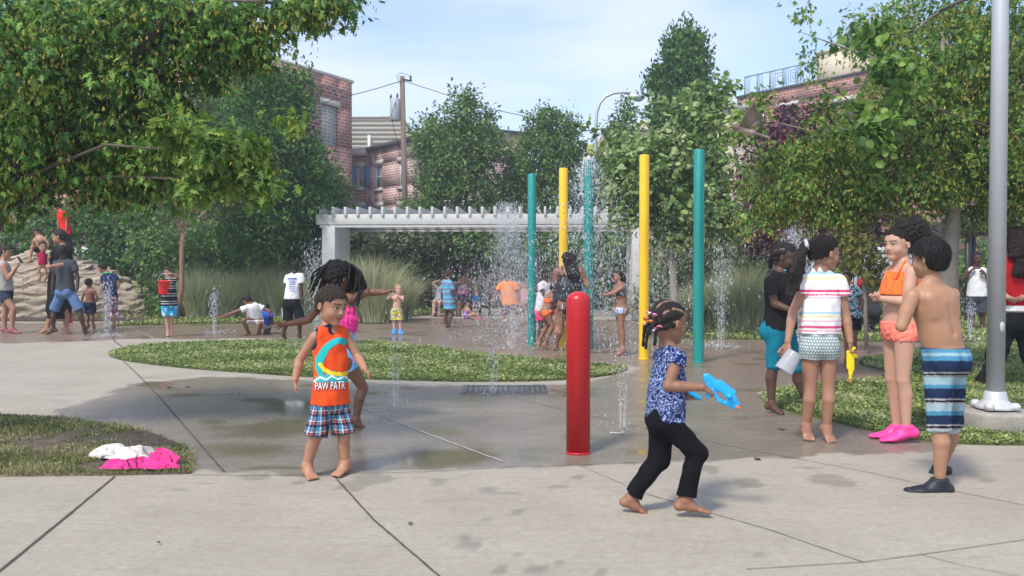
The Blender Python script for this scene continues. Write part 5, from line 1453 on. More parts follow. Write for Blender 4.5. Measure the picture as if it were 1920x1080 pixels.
MB().box(-60, 60, 27.6, 29.5, -.2, .10).build('sidewalk', mt('sidewalk_concrete', (.36, .34, .30), .9, .15, 3, 60, .3, .01), kind='structure')

# utility pole
WOOD = mt('weathered_wood', (.17, .13, .10), .9, .3, 6, 40, .6, .01, co=(1, 1, .1)); GREYM = mt('grey_enamel', (.40, .42, .43), .5, .1, 3, 40, .1, .005)
Yu = 37.5; b0 = P(763, 560, Yu); tp = P(754, 143, Yu)
t = thing('utility_pole', 'wooden utility pole with a grey transformer', 'utility pole', (b0[0], Yu, 0)); lc = np.array(t.location)
MB().tube([(0, 0, 0), tp - lc], [.14, .11], 12).build('pole', WOOD, t, smooth=True)
c_ = P(741, 205, Yu) - lc
MB().lathe([(.20, -.50), (.225, -.46), (.225, .42), (.18, .48)], 18, tuple(c_)).build('transformer', GREYM, t, smooth=False)
for z in (.4, -.4): MB().box(c_[0] + .2, P(757, 200, Yu)[0] - lc[0], -.05, .05, c_[2] + z - .04, c_[2] + z + .04).build('bracket', DARKM, t)
for k, (px, py) in enumerate(((733, 186), (745, 184), (770, 150))):
    q = P(px, py, Yu) - lc; MB().lathe([(.03, 0), (.06, .04), (.03, .08), (.06, .12), (.03, .16), (.02, .22)], 10, tuple(q)).build('insulator', DARKM, t)
MB().tube([tp - lc + np.array([0, -.1, -.15]), P(772, 152, Yu) - lc], .04, 6).build('crossarm', DARKM, t)
def wire(pts, r, label):
    q = [P(*p_) for p_ in pts]; o = q[0]; MB().tube([a - o for a in q], r, 5).build('power_line', DARKM, loc=o, label=label, cat='cable', group='overhead cables')
wire([(560, 205, 36), (600, 194, 36.5), (661, 178, 37), (710, 165, 37.2), (752, 152, 37.4)], .018, 'overhead cable from the left to the top of the utility pole')
wire([(758, 152, 37.4), (820, 172, 37), (900, 200, 36), (985, 218, 35), (1040, 236, 34), (1110, 262, 33)], .016, 'overhead cable falling right from the utility pole towards the street lamp')
wire([(742, 190, 37.3), (734, 215, 37.0), (738, 240, 37.0), (746, 268, 37.2), (750, 275, 37.4)], .014, 'thin looping cable hanging below the transformer')
wire([(748, 156, 37.3), (744, 141, 37.2), (752, 137, 37.2), (766, 141, 37.2), (772, 152, 37.3)], .012, 'small arched cable over the top of the utility pole')
wire([(655, 283, 41), (700, 276, 39.5), (752, 268, 38)], .018, 'cable running along the eaves of the terrace houses')
wire([(1040, 252, 34), (1118, 243, 31), (1180, 236, 30)], .02, 'dark cable crossing behind the street lamp')

# street lamp
LAMPM = mt('lamp_metal', (.50, .52, .54), .45, .08, 3, 40, .05, .004, metal=.4)
Yt = 30.0; b0 = P(1117, 560, Yt)
t = thing('street_lamp', 'curved street lamp rising above the trees behind the poles', 'street lamp', (b0[0], Yt, 0)); lc = np.array(t.location)
MB().tube([(0, 0, 0), P(1117, 400, Yt) - lc, P(1117, 240, Yt) - lc, P(1119, 212, Yt) - lc, P(1124, 195, Yt) - lc, P(1134, 182, Yt) - lc, P(1150, 175, Yt) - lc, P(1168, 173, Yt) - lc, P(1184, 177, Yt) - lc], [.10, .085, .06, .055, .05, .05, .045, .042, .04], 12).build('pole', LAMPM, t, smooth=True)
q = P(1194, 182, Yt) - lc; V_, F_ = field([ell(q, np.eye(3), (.30, .15, .11), .02), cap(P(1183, 177, Yt) - lc, P(1190, 178, Yt) - lc, .07, .09, .04)], .02)
put('lamp_head', mesh_np('lamp_head', V_, F_, True), LAMPM, t); V_, F_ = field([ell(q + np.array([.04, 0, -.06]), np.eye(3), (.20, .12, .10), .02)], .02); put('lens', mesh_np('lens', V_, F_, True), GB, t); MB().lathe([(.035, 0), (.035, .09)], 8, tuple(q + np.array([.03, 0, .10]))).build('photocell', DARKM, t)
Ys = 31; q = P(1112, 282, Ys)
t = thing('traffic_light', 'yellow traffic signal and small camera showing above the water pole', 'traffic light', (q[0], Ys, 0)); lc = np.array(t.location)
MB().box(-.26, .26, -.12, .12, q[2] - .40, q[2] + .22).build('housing', mt('signal_yellow', (.42, .40, .10), .5, .1, 3, 30, .1, .01), t, bevel=.05); MB().tube([(0, .2, 0), (0, .2, q[2] + .3)], .06, 8).build('post', LAMPM, t)
c2 = P(1094, 272, Ys) - lc; MB().tube([c2 + np.array([-.12, 0, .05]), c2 + np.array([.12, 0, -.04])], [.10, .12], 12).build('camera', DARKM, t); MB().lathe([(.05, 0), (.09, .05), (.05, .16)], 10, tuple(c2 + np.array([.1, 0, .12]))).build('bracket', WFR, t)

# iron fence along the back
t = thing('iron_fence', 'black iron picket fence behind the planting', 'fence', (0, 27.2, 0))
mb = MB(); x = -24
while x < 24: mb.box(x, x + .022, -.011, .011, .05, 1.78); x += .125
mb.build('pickets', DARKM, t)
for z in (.18, 1.5, 1.66): MB().box(-24, 24, -.02, .02, z, z + .04).build('rail', DARKM, t)
for k in range(-9, 10): MB().box(k * 2.5 - .035, k * 2.5 + .035, -.06, -.02, 0, 1.95).build('post', DARKM, t)
LOWW = mt('pale_garage', (.50, .50, .50), .8, .1, 1, 20, .1, .01)
for px, wd, lab in ((120, 2.2, 'white parked van seen through the fence behind the boulder'), (1640, 2.4, 'white parked van seen through the fence behind the stroller'), (1040, 2.0, 'white parked van seen through the fence behind the woman in black')):
    q = P(px, 520, 30.6); t = thing('parked_van', lab, 'van', (q[0], 30.8, 0), 0, 'vans parked beyond the fence')
    MB().box(-wd, wd, -.9, .9, .38, 1.95).build('body', LOWW, t, bevel=.14)
    for s_ in (-1, 1): o = MB().lathe([(.34, -.1), (.34, .1)], 18).build('wheel', DARKM, t); o.rotation_euler = (math.pi / 2, 0, 0); o.location = (s_ * wd * .65, -.86, .34)
    MB().box(-wd + .25, -wd * .3, -.915, -.88, 1.15, 1.7).build('side_window', GLASS, t)
# shelter on the right
q = P(1795, 430, 19.0); t = thing('shelter', 'dark flat-roofed shelter behind the right maple', 'shelter', (q[0], 19.0, 0)); z = q[2]
MB().box(-.85, 1.0, -.5, 1.2, z - .03, z + .10).build('roof', mt('shelter_roof', (.10, .11, .13), .6, .15, 3, 30, .1, .01), t, bevel=.02); MB().box(-.85, 1.0, -.54, -.503, z - .16, z + .14).build('fascia', DARKM, t)
for x_ in (-.75, .02, .9):
    for y_ in (-.4, 1.0): MB().box(x_ - .04, x_ + .04, y_ - .04, y_ + .04, 0, z - .033).build('post', DARKM, t)
# ---------------------------------------------------------------- the children close to the camera
def gy(py): return G(960, py)[1]
# -- toddler in an orange tank top and plaid shorts
Y0 = gy(891)
B = make_body(Y0, 1.13, 30, dict(head=(622, 572, 73, 54, 12, 4), neck=(616, 612), sR=(589, 629), sL=(651, 627), eR=(562, 674), wR=(553, 713), tR=(554, 741), eL=(670, 668), wL=(684, 691), tL=(699, 711),
    P=(620, 752), hR=(604, 768), hL=(636, 768), kR=(590, 824), kL=(645, 822), aR=(576, 873), aL=(647, 869), fR=(588, 896), fL=(628, 890)),
    dict(fR=-.10, fL=-.10, wR=-.03, wL=-.10, tL=-.05, eR=.04, kR=-.02, kL=-.02, head=-.01, aR=.02, aL=.02), fat=.90, sw=.09)
A = person('toddler in an orange tank top and plaid shorts walking barefoot on the wet edge', B, 'tan', .0055, .003, ('relax', 'relax'))
scalp(A, (.035, .024, .018), t=.014, line=hairline(-.24, .24, .0), amp=.012, wl=(.010, .035), st=(1.5, .5, .9), res=.004)
tufts(A, 900, .10, .009, (.035, .024, .018), hairline(-.22, .25, .02), .014, 1, .04, .2)
OR = np.array((.80, .085, .018)); NAVY = np.array((.018, .02, .05))
def tank_col(V, B):
    c = np.tile(OR, (len(V), 1))
    nk = B.J['neck']; d = np.linalg.norm(np.cross(V - nk, B.up), axis=1)
    c[(d < B.R['neck'] * 1.25 + .013) & (V[:, 2] > B.J['T'][2] - .022)] = NAVY
    for s in 'RL':
        S = B.J['s' + s]; o = nrm(S - B.J['T']); q = S + o * B.R['s'] * .9 - B.up * B.R['s'] * 1.4; e = S + o * B.R['s'] * .75 + B.up * .10
        ab = e - q; t = np.clip(((V - q) @ ab) / (ab @ ab), 0, 1); v = V - q - t[:, None] * ab
        c[(np.linalg.norm(v, axis=1) < B.R['s'] * 1.25 + .008) & (V[:, 2] > zat(B, 678))] = NAVY
    return c
tk = shirt(A, tank_col, 757, 0, .010, .012, .0045, 'tank_top', neck=1.25, amp=.0036, drop=.004)
BOTC = dict(t=0)
def plaid(V, B):
    p_ = B.J['P']; an = np.arctan2((V - p_) @ B.r, (V - p_) @ B.f)
    a = an * .115; z = V[:, 2]
    c = np.tile(np.array((.022, .035, .085)), (len(V), 1))
    def band(t, per, ph, w_, col, k):
        m = (((t + ph) % per) < w_)[:, None]; return np.where(m, c * (1 - k) + np.array(col) * k, c)
    c = band(a, .052, .0, .016, (.05, .22, .38), .8); c = band(z, .058, .01, .016, (.05, .22, .38), .7)
    c = band(a, .052, .024, .005, (.55, .10, .03), .8); c = band(z, .058, .034, .006, (.55, .10, .03), .75)
    c = band(a, .052, .006, .0045, (.7, .72, .7), .8); c = band(z, .058, .019, .0045, (.7, .72, .7), .7)
    c = band(a, .052, .038, .006, (.01, .012, .03), .8); c = band(z, .058, .045, .006, (.01, .012, .03), .8)
    return c
shorts(A, plaid, 741, .86, .011, .022, .0045, 'plaid_shorts', amp=.003)
# the print on the shirt: a teal wave, a yellow board, white foam and the lettering
def wave(x, y):
    return dist2seg(x, y, [(603, 704), (598, 690), (600, 672), (610, 654), (622, 643), (636, 637), (648, 641)]) < 8.5 - .09 * abs(y - 672) or (x - 646) ** 2 + (y - 643) ** 2 < 22
def wave2(x, y):
    yy = 706 - 9 * math.exp(-((x - 629) / 16) ** 2) + 2.2 * math.sin(x * .55); return yy < y < 716 and 592 < x < 659
def board(x, y): return dist2seg(x, y, [(600, 683), (608, 693), (622, 700), (640, 702), (655, 698)]) < 3.6
def foam(x, y): return dist2seg(x, y, [(589, 715), (600, 707), (612, 712), (622, 705), (634, 711), (646, 706), (657, 712)]) < 1.6
def curl(x, y): return 3.6 < math.hypot(x - 640, y - 650) < 5 and x < 643
pl = [fill2d(wave, 585, 662, 632, 718, 90), fill2d(wave2, 585, 662, 692, 718, 90), fill2d(board, 585, 662, 680, 710, 100), fill2d(foam, 585, 662, 700, 720, 100)]
cl = [(.02, .42, .40), (.03, .45, .46), (.85, .62, .03), (.75, .82, .85)]
for txt_off, cc in ((.055, (.015, .02, .06)), (.004, (.85, .85, .85))):
    vs, fs = text2d('PAW PATR', 0, 1, 0, 1, 0, txt_off)
    w0 = text2d('PAW PATR', 0, 1, 0, 1)[0][:, 0].max()
    pts = [(590 + (v[0] / w0) * 57, 731.5 - v[1] * 22 - (v[0] / w0) * 2.0) for v in vs]
    pl.append((pts, fs)); cl.append(cc)
if tk: decal(A, 'print', tk, pl, cl, tk, .003)

# -- girl in black leggings running with the blue water blaster
Y0 = gy(965)
B = make_body(Y0, 1.08, 106, dict(head=(1254, 603, 82, 118, 4), neck=(1253, 648), sR=(1271, 670), sL=(1240, 664), eR=(1253, 724), wR=(1318, 726), tR=(1343, 737), eL=(1276, 726), wL=(1290, 744), tL=(1316, 751),
    P=(1247, 782), hR=(1253, 792), hL=(1241, 790), kR=(1308, 850), kL=(1236, 864), aR=(1285, 936), aL=(1184, 934), fR=(1329, 957), fL=(1216, 962)),
    dict(wR=-.02, tR=.02, eL=-.02, wL=-.06, eR=-.02), fat=.98, sw=.075, hip=.04)
Bg = person('girl in black leggings running barefoot with a blue water blaster', B, 'mid', .0055, .003, ('fist', 'relax'), hn=((0, .6, -.8), None))
def cornrow(f, u, l): return .014 * np.sin(np.arctan2(l, u + .25) * 15) * (u > -.2)
scalp(Bg, (.016, .012, .010), t=.012, line=hairline(-.20, .27, .06), disp=cornrow, amp=.003)
hb_ = [hp(B, x, f_, u_) for x, f_, u_ in ((.1, -.44, .0), (-.1, -.46, -.02), (.2, -.38, -.1), (-.2, -.40, -.1), (0, -.47, -.1))]
strands(Bg, 'braid', [[q, q - B.hf * .03 - np.array([0, 0, .03]), q - B.hf * .035 - np.array([0, 0, .065 + .012 * i])] for i, q in enumerate(hb_)], .009, .006, res=.004)
rg = random.Random(4)
for i in range(12):
    q = hp(B, rg.uniform(-.26, .3), -.40 - rg.uniform(.02, .10), rg.uniform(-.26, .20)) - Bg.loc
    c_ = rg.choice([(.75, .72, .74), (.75, .72, .74), (.8, .2, .42), (.8, .22, .12), (.55, .6, .72)])
    b = MB(); n = 10; ax1 = nrm(np.array([rg.uniform(-1, 1), rg.uniform(-1, 1), rg.uniform(-1, 1)])); ax2 = nrm(np.cross(ax1, [.3, .5, .8]))
    b.tube([q + .010 * (ax1 * math.cos(6.283 * k / n) + ax2 * math.sin(6.283 * k / n)) for k in range(n + 1)], .0042, 6, cap=False)
    b.tube([q - ax1 * .006, q + ax1 * .006], .006, 6)
    me = b.mesh('hair_bead', True); ca = me.color_attributes.new('Col', 'FLOAT_COLOR', 'POINT'); ca.data.foreach_set('color', np.tile(np.array(c_ + (1,), np.float32), len(me.vertices)))
    put('hair_bead', me, RUBBER, Bg.e)
def floral(V, B):
    s1 = sines(21, 9, (.035, .075))(V[:, 0], V[:, 1], V[:, 2]); s2 = sines(22, 9, (.03, .075))(V[:, 0], V[:, 1], V[:, 2])
    d = np.hypot(s1, s2); m = ((d % .62) < .18)
    c = np.where(m[:, None], np.array((.34, .42, .66)), np.array((.012, .022, .095)))
    c = np.where((d > 1.9)[:, None], np.array((.12, .20, .45)), c)
    return c
shirt(Bg, floral, 789, .20, .011, .012, .0045, 'sleeveless_top', neck=1.3, amp=.0045, seed=8, slfl=.006)
BLK = (.007, .007, .009)
shorts(Bg, BLK, 760, 1.90, .008, .012, .005, 'leggings', amp=.004, seed=9)

# -- girl with braids behind the toddler, arms spread
Y0 = gy(802)
B = make_body(Y0, 1.36, 150, dict(head=(634, 521, 62, 140, 25), neck=(633, 550), sR=(662, 557), sL=(604, 560), eL=(579, 600), wL=(541, 607), tL=(511, 611), eR=(690, 548), wR=(722, 548), tR=(744, 540),
    P=(645, 672), hR=(655, 684), hL=(638, 684), kR=(681, 727), kL=(640, 742), aR=(667, 786), aL=(632, 788), fR=(692, 804), fL=(640, 803)),
    dict(fR=.05, kR=.05, eL=.03, eR=.05, tL=.0), fat=.95, sw=.09, hip=.05)
Cg = person('girl with black braids stretching both arms out behind the toddler', B, 'brown', .007, .0035, ('spread', 'spread'))
scalp(Cg, BLACKH, t=.05, line=hairline(-.3, .22, -.1), amp=.02)
rg = random.Random(11); paths = []
tips = [(583, 548), (590, 566), (600, 540), (612, 570), (622, 556), (634, 572), (645, 560), (655, 570), (664, 560), (671, 566), (678, 560), (682, 552), (588, 530), (676, 540), (628, 560), (650, 552), (604, 560), (668, 548)]
for i in range(64):
    tx, ty = tips[i % len(tips)]; tx += rg.uniform(-7, 7); ty += rg.uniform(-12, 10)
    z = rg.uniform(-1, 1)
    st = hp(B, rg.uniform(-.25, .25), rg.uniform(-.15, .25), .47)
    e = P(tx, ty, Y0 + B.hc[1] - Y0 + z * .14 - .02)
    mid = hp(B, *(np.array([((e - B.hc) @ B.hl) / B.hh * .55, ((e - B.hc) @ B.hf) / B.hh * .55, 0]) * 1.35 + np.array([0, 0, .30])))
    m2 = lerp(mid, e, .5) + (lerp(mid, e, .5) - B.hc) * .14
    paths.append([st, lerp(st, mid, .55) + (lerp(st, mid, .55) - B.hc) * .10, mid, m2, e])
strands(Cg, 'braids', paths, .011, .0065, res=.006, amp=.002)
def swim(V, B):
    s = sines(31, 9, (.05, .12))(V[:, 0], V[:, 1], V[:, 2])
    c = np.where((s > .8)[:, None], np.array((.55, .18, .45)), np.where((s < -.7)[:, None], np.array((.10, .35, .75)), np.array((.22, .55, .82))))
    return c
cloth(Cg, 'swimsuit', torso(B, .007) + sum([leg(B, s, .007, .18, .0) for s in 'RL'], []), swim, .007, top=zat(B, 606), amp=.0015)
ru = [B.J['P'] + B.up * B.tl * .62]
cloth(Cg, 'ruffle', [ecap(ru[0], ru[0] + B.up * .045, B.R['chest'] + .020, B.R['chest'] + .008, B.lat, .84, .01, .8)], (.85, .06, .28), .006, amp=.006, wl=(.02, .05), seed=12)

# -- girl in a black tee and teal capris
Y0 = gy(772)
B = make_body(Y0, 1.45, 55, dict(head=(1472, 481, 54, 62, 12), neck=(1463, 512), sR=(1444, 528), sL=(1483, 524), eR=(1452, 570), wR=(1483, 581), tR=(1496, 574), eL=(1494, 563), wL=(1486, 580), tL=(1478, 588),
    P=(1462, 610), hR=(1454, 624), hL=(1474, 622), kR=(1450, 686), kL=(1492, 690), aR=(1447, 757), aL=(1518, 762), fR=(1469, 774), fL=(1540, 774)),
    dict(wR=-.12, wL=-.12, fR=-.06, eL=-.02), fat=1.05)
Dg = person('girl in a black tee and teal capri leggings with folded arms', B, 'dark', .007, .004, ('relax', 'relax'))
scalp(Dg, BLACKH, t=.012, line=hairline(-.22, .27, .06), disp=lambda f, u, l: .014 * np.sin(np.arctan2(l, u + .25) * 13), amp=.003)
strands(Dg, 'braids', [[hp(B, a, -.42, 0), hp(B, a * 1.2, -.46, -.25), hp(B, a * 1.3, -.40, -.48)] for a in (-.15, 0, .15)], .014, .009, res=.006)
shirt(Dg, (.012, .012, .013), 617, .55, .011, .008, .007, 'tee', neck=1.35, amp=.0045, seed=14)
shorts(Dg, (.008, .17, .25), 598, 1.04, .009, .006, .007, 'capri_leggings', amp=.003, seed=15, wl=None) if False else shorts(Dg, (.008, .17, .25), 598, 1.04, .009, .006, .007, 'capri_leggings', amp=.003, seed=15)
strands(Dg, 'swimsuit_strap', [[B.J['neck'] + np.array([.03, -.05, .02]), B.J['neck'] + np.array([-.02, .0, .05]), B.J['neck'] + np.array([-.06, .02, .0])]], .006, .006, (.03, .5, .5), .004, 0, CLOTH)

# -- girl with a long ponytail in a striped tee
Y0 = gy(827)
B = make_body(Y0, 1.46, 176, dict(head=(1546, 474, 66, 104, 2), neck=(1537, 506), sL=(1513, 524), sR=(1575, 526), eL=(1486, 586), wL=(1477, 641), tL=(1474, 674), eR=(1586, 590), wR=(1594, 641), tR=(1597, 672),
    P=(1536, 634), hL=(1519, 655), hR=(1553, 655), kL=(1519, 727), kR=(1553, 724), aL=(1512, 797), aR=(1550, 802), fL=(1518, 824), fR=(1561, 828)),
    dict(fL=-.06, fR=-.06, eL=.0, wL=-.06, wR=-.05, kL=0, aL=.03), fat=1.0)
Eg = person('girl with a long black ponytail in a striped tee and dotted shorts', B, (.36, .19, .12), .007, .004, ('grip', 'fist'), hn=((.6, -.5, 0), (-.7, -.4, 0)))
scalp(Eg, (.014, .010, .008), t=.018, line=hairline(-.20, .27, .04), amp=.004, wl=(.008, .03), st=(.4, .4, 2.2))
tufts(Eg, 900, .15, .006, (.014, .010, .008), hairline(-.18, .27, .05), .022, 3, .03, .1, (0, .5, .1))
q0 = P(1512, 460, Y0 + .10); 
tailp = [[hp(B, 0, -.40, .12), P(1510 + o_ * .2, 459, Y0 - .02), P(1501 + o_ * .6, 478, Y0 - .06), P(1494 + o_, 512, Y0 - .10 + .01 * o_ * .3), P(1487 + o_ * .9, 540, Y0 - .11), P(1479 + o_ * .7, 562 + abs(o_) * -1.2, Y0 - .12)] for o_ in (-9, -6, -3, 0, 3, 6, 9)]
strands(Eg, 'ponytail', tailp, .026, .011, (.014, .010, .008), .006, .004)
strands(Eg, 'hair_tie', [[P(1511, 452, Y0 - .03), P(1513, 460, Y0 - .055), P(1514, 466, Y0 - .04)]], .013, .013, (.5, .5, .52), .005, 0, CLOTH)
Wc = (.78, .76, .76)
stc = stripes_px(B, [(509, 514, (.35, .62, .72)), (520, 524, (.75, .65, .25)), (540, 543, Wc), (543, 548, (.62, .06, .16)), (551, 554, (.62, .06, .16)), (557, 560, (.6, .45, .55)), (585, 589, (.35, .58, .72)), (592, 595, (.75, .65, .25)), (601, 603, (.70, .3, .38)), (611, 616, (.62, .08, .18)), (619, 622, (.62, .2, .28))], Wc)
shirt(Eg, stc, 625, .42, .012, .006, .006, 'striped_tee', neck=1.3, amp=.0045, seed=18, label=None)
def dots(V, B):
    p_ = B.J['P']; an = np.arctan2((V - p_) @ B.r, (V - p_) @ B.f) * .15; z = V[:, 2]
    k = np.floor(z / .021); a = (an + (k % 2) * .0115) % .023 - .0115; zz = z % .021 - .0105
    m = (np.hypot(a, zz) < .0066)
    return np.where(m[:, None], np.array((.72, .74, .72)), np.array((.22, .30, .31)))
shorts(Eg, dots, 612, .24, .009, .008, .0045, 'dotted_shorts', amp=.003, seed=19)

# -- girl in an orange ruffled bikini
Y0 = gy(826)
B = make_body(Y0, 1.52, -62, dict(head=(1683, 457, 62, -66, 4), neck=(1692, 491), sR=(1672, 505), sL=(1710, 508), eL=(1700, 566), wL=(1652, 560), tL=(1630, 551), eR=(1655, 552), wR=(1640, 560), tR=(1628, 552),
    P=(1688, 607), hL=(1696, 626), hR=(1675, 626), kL=(1693, 712), kR=(1672, 710), aL=(1699, 800), aR=(1681, 799), fL=(1656, 825), fR=(1636, 817)),
    dict(eL=-.03, wL=.12, wR=-.06, eR=0), fat=1.0, sw=.095)
Fg = person('girl with a bushy dark ponytail in an orange ruffled bikini', B, (.52, .30, .21), .007, .0035, ('fist', 'grip'), (0, 0))
cur = [ell(q, (B.hl, B.hf, B.hu), np.array([a, a, a]) , .02) for q, a in ((P(1700, 438, Y0 + .02), .085), (P(1712, 430, Y0 + .03), .085), (P(1722, 438, Y0 + .03), .075), (P(1716, 455, Y0 + .03), .07), (P(1728, 428, Y0 + .05), .045), (P(1696, 426, Y0), .06), (P(1722, 468, Y0 + .03), .05))]
scalp(Fg, (.018, .012, .009), t=.018, line=hairline(-.20, .28, .05), amp=.006, wl=(.01, .03))
V_, F_ = field(cur, .005, wr(.008, 33, (.012, .035), (1, 1, 1)))
put('hair_puff', mesh_np('hair_puff', V_ - Fg.loc, F_, True, np.tile(np.array((.018, .012, .009)), (len(V_), 1))), HAIR, Fg.e)
rg = random.Random(3); wisps = []
for i in range(70):
    c0 = P(1712, 438, Y0 + .03); d = nrm(np.array([rg.gauss(.3, 1), rg.gauss(0, 1), rg.gauss(.1, 1)])); q = c0 + d * .085
    wisps.append([q, q + d * .02 + np.array([rg.gauss(0, .008), 0, rg.gauss(0, .008)]), q + d * .035 + np.array([rg.gauss(0, .016), 0, rg.gauss(-.004, .016)])])
bw = MB()
for w_ in wisps: bw.tube(w_, [.003, .0022, .001], 4)
mw = bw.mesh('curl', True); ca = mw.color_attributes.new('Col', 'FLOAT_COLOR', 'POINT'); ca.data.foreach_set('color', np.tile(np.array((.02, .014, .01, 1), np.float32), len(mw.vertices))); put('curls', mw, HAIR, Fg.e)
tufts(Fg, 900, .14, .007, (.018, .012, .009), hairline(-.18, .29, .06), .022, 4, .06, .2, (0, .5, .1))
ORG = (.95, .20, .05); COR = (.92, .24, .17)
def orng(V, B):
    s = sines(41, 8, (.012, .03))(V[:, 0], V[:, 1], V[:, 2]); return np.where((s > 1.1)[:, None], np.array((.75, .10, .02)), np.array(ORG))
Cc = B.J['P'] + B.up * B.tl * .78
cloth(Fg, 'bikini_top', [ecap(B.J['P'] + B.up * B.tl * .50, Cc + B.up * .06, B.R['chest'] + .030, B.R['chest'] + .006, B.lat, .92, .01, .80)], orng, .006, top=zat(B, 509), bot=zat(B, 552), amp=.007, wl=(.03, .07), st=(1, 1, .15), seed=42)
strands(Fg, 'bikini_strap', [[lerp(Cc, B.J['s' + s], .35) + B.f * .11 + B.up * .00, lerp(B.J['neck'], B.J['s' + s], .45) + B.up * .034 + B.f * .02, lerp(B.J['neck'], B.J['s' + s], .3) - B.f * .05]  for s in 'RL'], .007, .007, ORG, .004, 0, CLOTH)
cloth(Fg, 'bikini_bottom', [ecap(B.J['P'] - B.up * .02, B.J['P'] + B.up * .05, B.R['hip'] + .008, B.R['hip'] + .004, B.r, .82, .02)] + sum([leg(B, s, .008, .16) + [cap(lerp(B.J['h' + s], B.J['P'], .25) - B.f * B.R['hip'] * .38, lerp(B.J['h' + s], B.J['P'], .25) - B.f * B.R['hip'] * .38, B.R['hip'] * .55 + .008, None, .03)] for s in 'RL'], []), COR, .006, top=zat(B, 602), bot=zat(B, 638), amp=.004, seed=43, wl=(.02, .05))
for s in 'RL': shoe(Fg, s, (.9, .06, .32), (.05, .01, .02), .009, .005, name='water_shoe')

# -- boy with bare back in striped board shorts
Y0 = gy(918)
B = make_body(Y0, 1.36, -158, dict(head=(1741, 484, 73, -140, 5), neck=(1748, 528), sL=(1706, 553), sR=(1786, 550), eL=(1690, 612), wL=(1706, 577), tL=(1720, 560), eR=(1785, 612), wR=(1760, 580), tR=(1745, 565),
    P=(1771, 662), hL=(1760, 684), hR=(1783, 684), kL=(1760, 795), kR=(1785, 790), aL=(1762, 900), aR=(1764, 878), fL=(1704, 919), fR=(1742, 892)),
    dict(wL=.16, eL=-.02, wR=.12, eR=.12, aR=.22, kR=.12, fR=.02), fat=1.06, sw=.11)
def boy_back(B):
    J = B.J; bk = -B.f; o = []
    for s in 'RL':
        c_ = lerp(B.Cc, J['s' + s], .48) + bk * B.R['chest'] * .42 - B.up * .02
        o.append(ecap(c_ + B.up * .035, c_ - B.up * .05, .042, .026, B.lat, .8, .03))
        w_ = B.W + (J['h' + s] - J['P']) * .9 + B.up * .0
    o.append(cap(B.W + bk * (B.R['waist'] * .84 + .006), B.Cc + bk * (B.R['chest'] * .80 + .004),   .008, .007, .030, sub=1))
    return o
Gb = person('boy with a bare back in blue striped board shorts and black water shoes', B, (.40, .215, .125), .0055, .0035, ('relax', 'relax'), (0, 0), extra=boy_back)
scalp(Gb, (.010, .008, .008), t=.032, line=hairline(-.36, .22, -.02), amp=.012, wl=(.008, .035), st=(1.4, 1.4, .5), top=.02)
tufts(Gb, 1300, .16, .010, (.012, .010, .010), hairline(-.34, .22, -.02), .045, 2, .2, .3)
rows = [(a_, b_, tuple(x * .58 for x in c_)) for a_, b_, c_ in [(655, 662, (.14, .42, .62)), (662, 668, (.45, .72, .80)), (668, 677, (.12, .38, .60)), (677, 698, (.025, .05, .12)), (698, 701, (.5, .5, .5)), (701, 704, (.01, .01, .015)), (704, 708, (.45, .47, .5)), (708, 722, (.50, .75, .83)), (722, 729, (.12, .42, .66)), (729, 748, (.025, .05, .12)), (748, 751, (.6, .6, .6)), (751, 755, (.01, .01, .015)), (755, 758, (.6, .6, .6)), (758, 772, (.55, .78, .85)), (772, 780, (.12, .42, .66)), (780, 797, (.025, .05, .12)), (797, 800, (.6, .6, .6)), (800, 804, (.01, .01, .015)), (804, 808, (.55, .55, .55)), (808, 822, (.62, .80, .86)), (822, 836, (.12, .42, .60))]]
shorts(Gb, stripes_px(B, rows, (.025, .05, .12)), 651, 1.10, .010, .010, .005, 'board_shorts', amp=.0045, seed=52, bot=zat(B, 836))
for s in 'RL': shoe(Gb, s, (.018, .020, .028), (.008, .008, .010), .011, .005, name='water_shoe')

# -- woman in a red tank top at the edge of the photograph
Y0 = gy(727)
B = make_body(Y0, 1.70, 176, dict(head=(1905, 452, 50, 175, 0), neck=(1905, 487), sL=(1860, 492), sR=(1950, 492), eL=(1858, 538), wL=(1890, 558), tL=(1914, 568), eR=(1955, 540), wR=(1925, 556), tR=(1905, 564),
    P=(1903, 592), hL=(1884, 612), hR=(1922, 612), kL=(1866, 670), kR=(1935, 670), aL=(1846, 720), aR=(1950, 720), fL=(1842, 727), fR=(1955, 727)),
    dict(eL=-.05, wL=-.12, eR=-.05, wR=-.12, tL=0), fat=1.15)
Hw = person('woman in a red tank top and wide black trousers with her hands behind her back', B, (.50, .29, .21), .008, .005, ('relax', 'relax'))
scalp(Hw, (.02, .012, .009), t=.08, line=hairline(-.6, .24, -.3), amp=.02, extra=[cap(hp(B, a, -.4, -.1), P(1912 + 7 * i, 515 - abs(i) * 6, Y0 - .16), .06, .04, .03) for i, a in ((-2, -.25), (-1, -.1), (0, 0), (1, .1), (2, .25))])
V_, F_ = field([cap(hp(B, 0, -.3, 0) + B.r * a * .05, P(1914 - 8 * a, 512, Y0 - .17), .065, .04, .02) for a in (-1, 0, 1)], .006, wr(.010, 5, (.02, .05)))
put('long_hair', mesh_np('long_hair', V_ - Hw.loc, F_, True, np.tile(np.array((.02, .012, .009)), (len(V_), 1))), HAIR, Hw.e)
shirt(Hw, stripes_px(B, [(573, 584, (.72, .70, .68))], (.42, .012, .02)), 583, 0, .012, .004, .007, 'tank_top', neck=1.8, amp=.003, seed=61, drop=.04)
shorts(Hw, (.012, .012, .014), 585, 1.96, .018, .045, .008, 'trousers', amp=.006, seed=62)
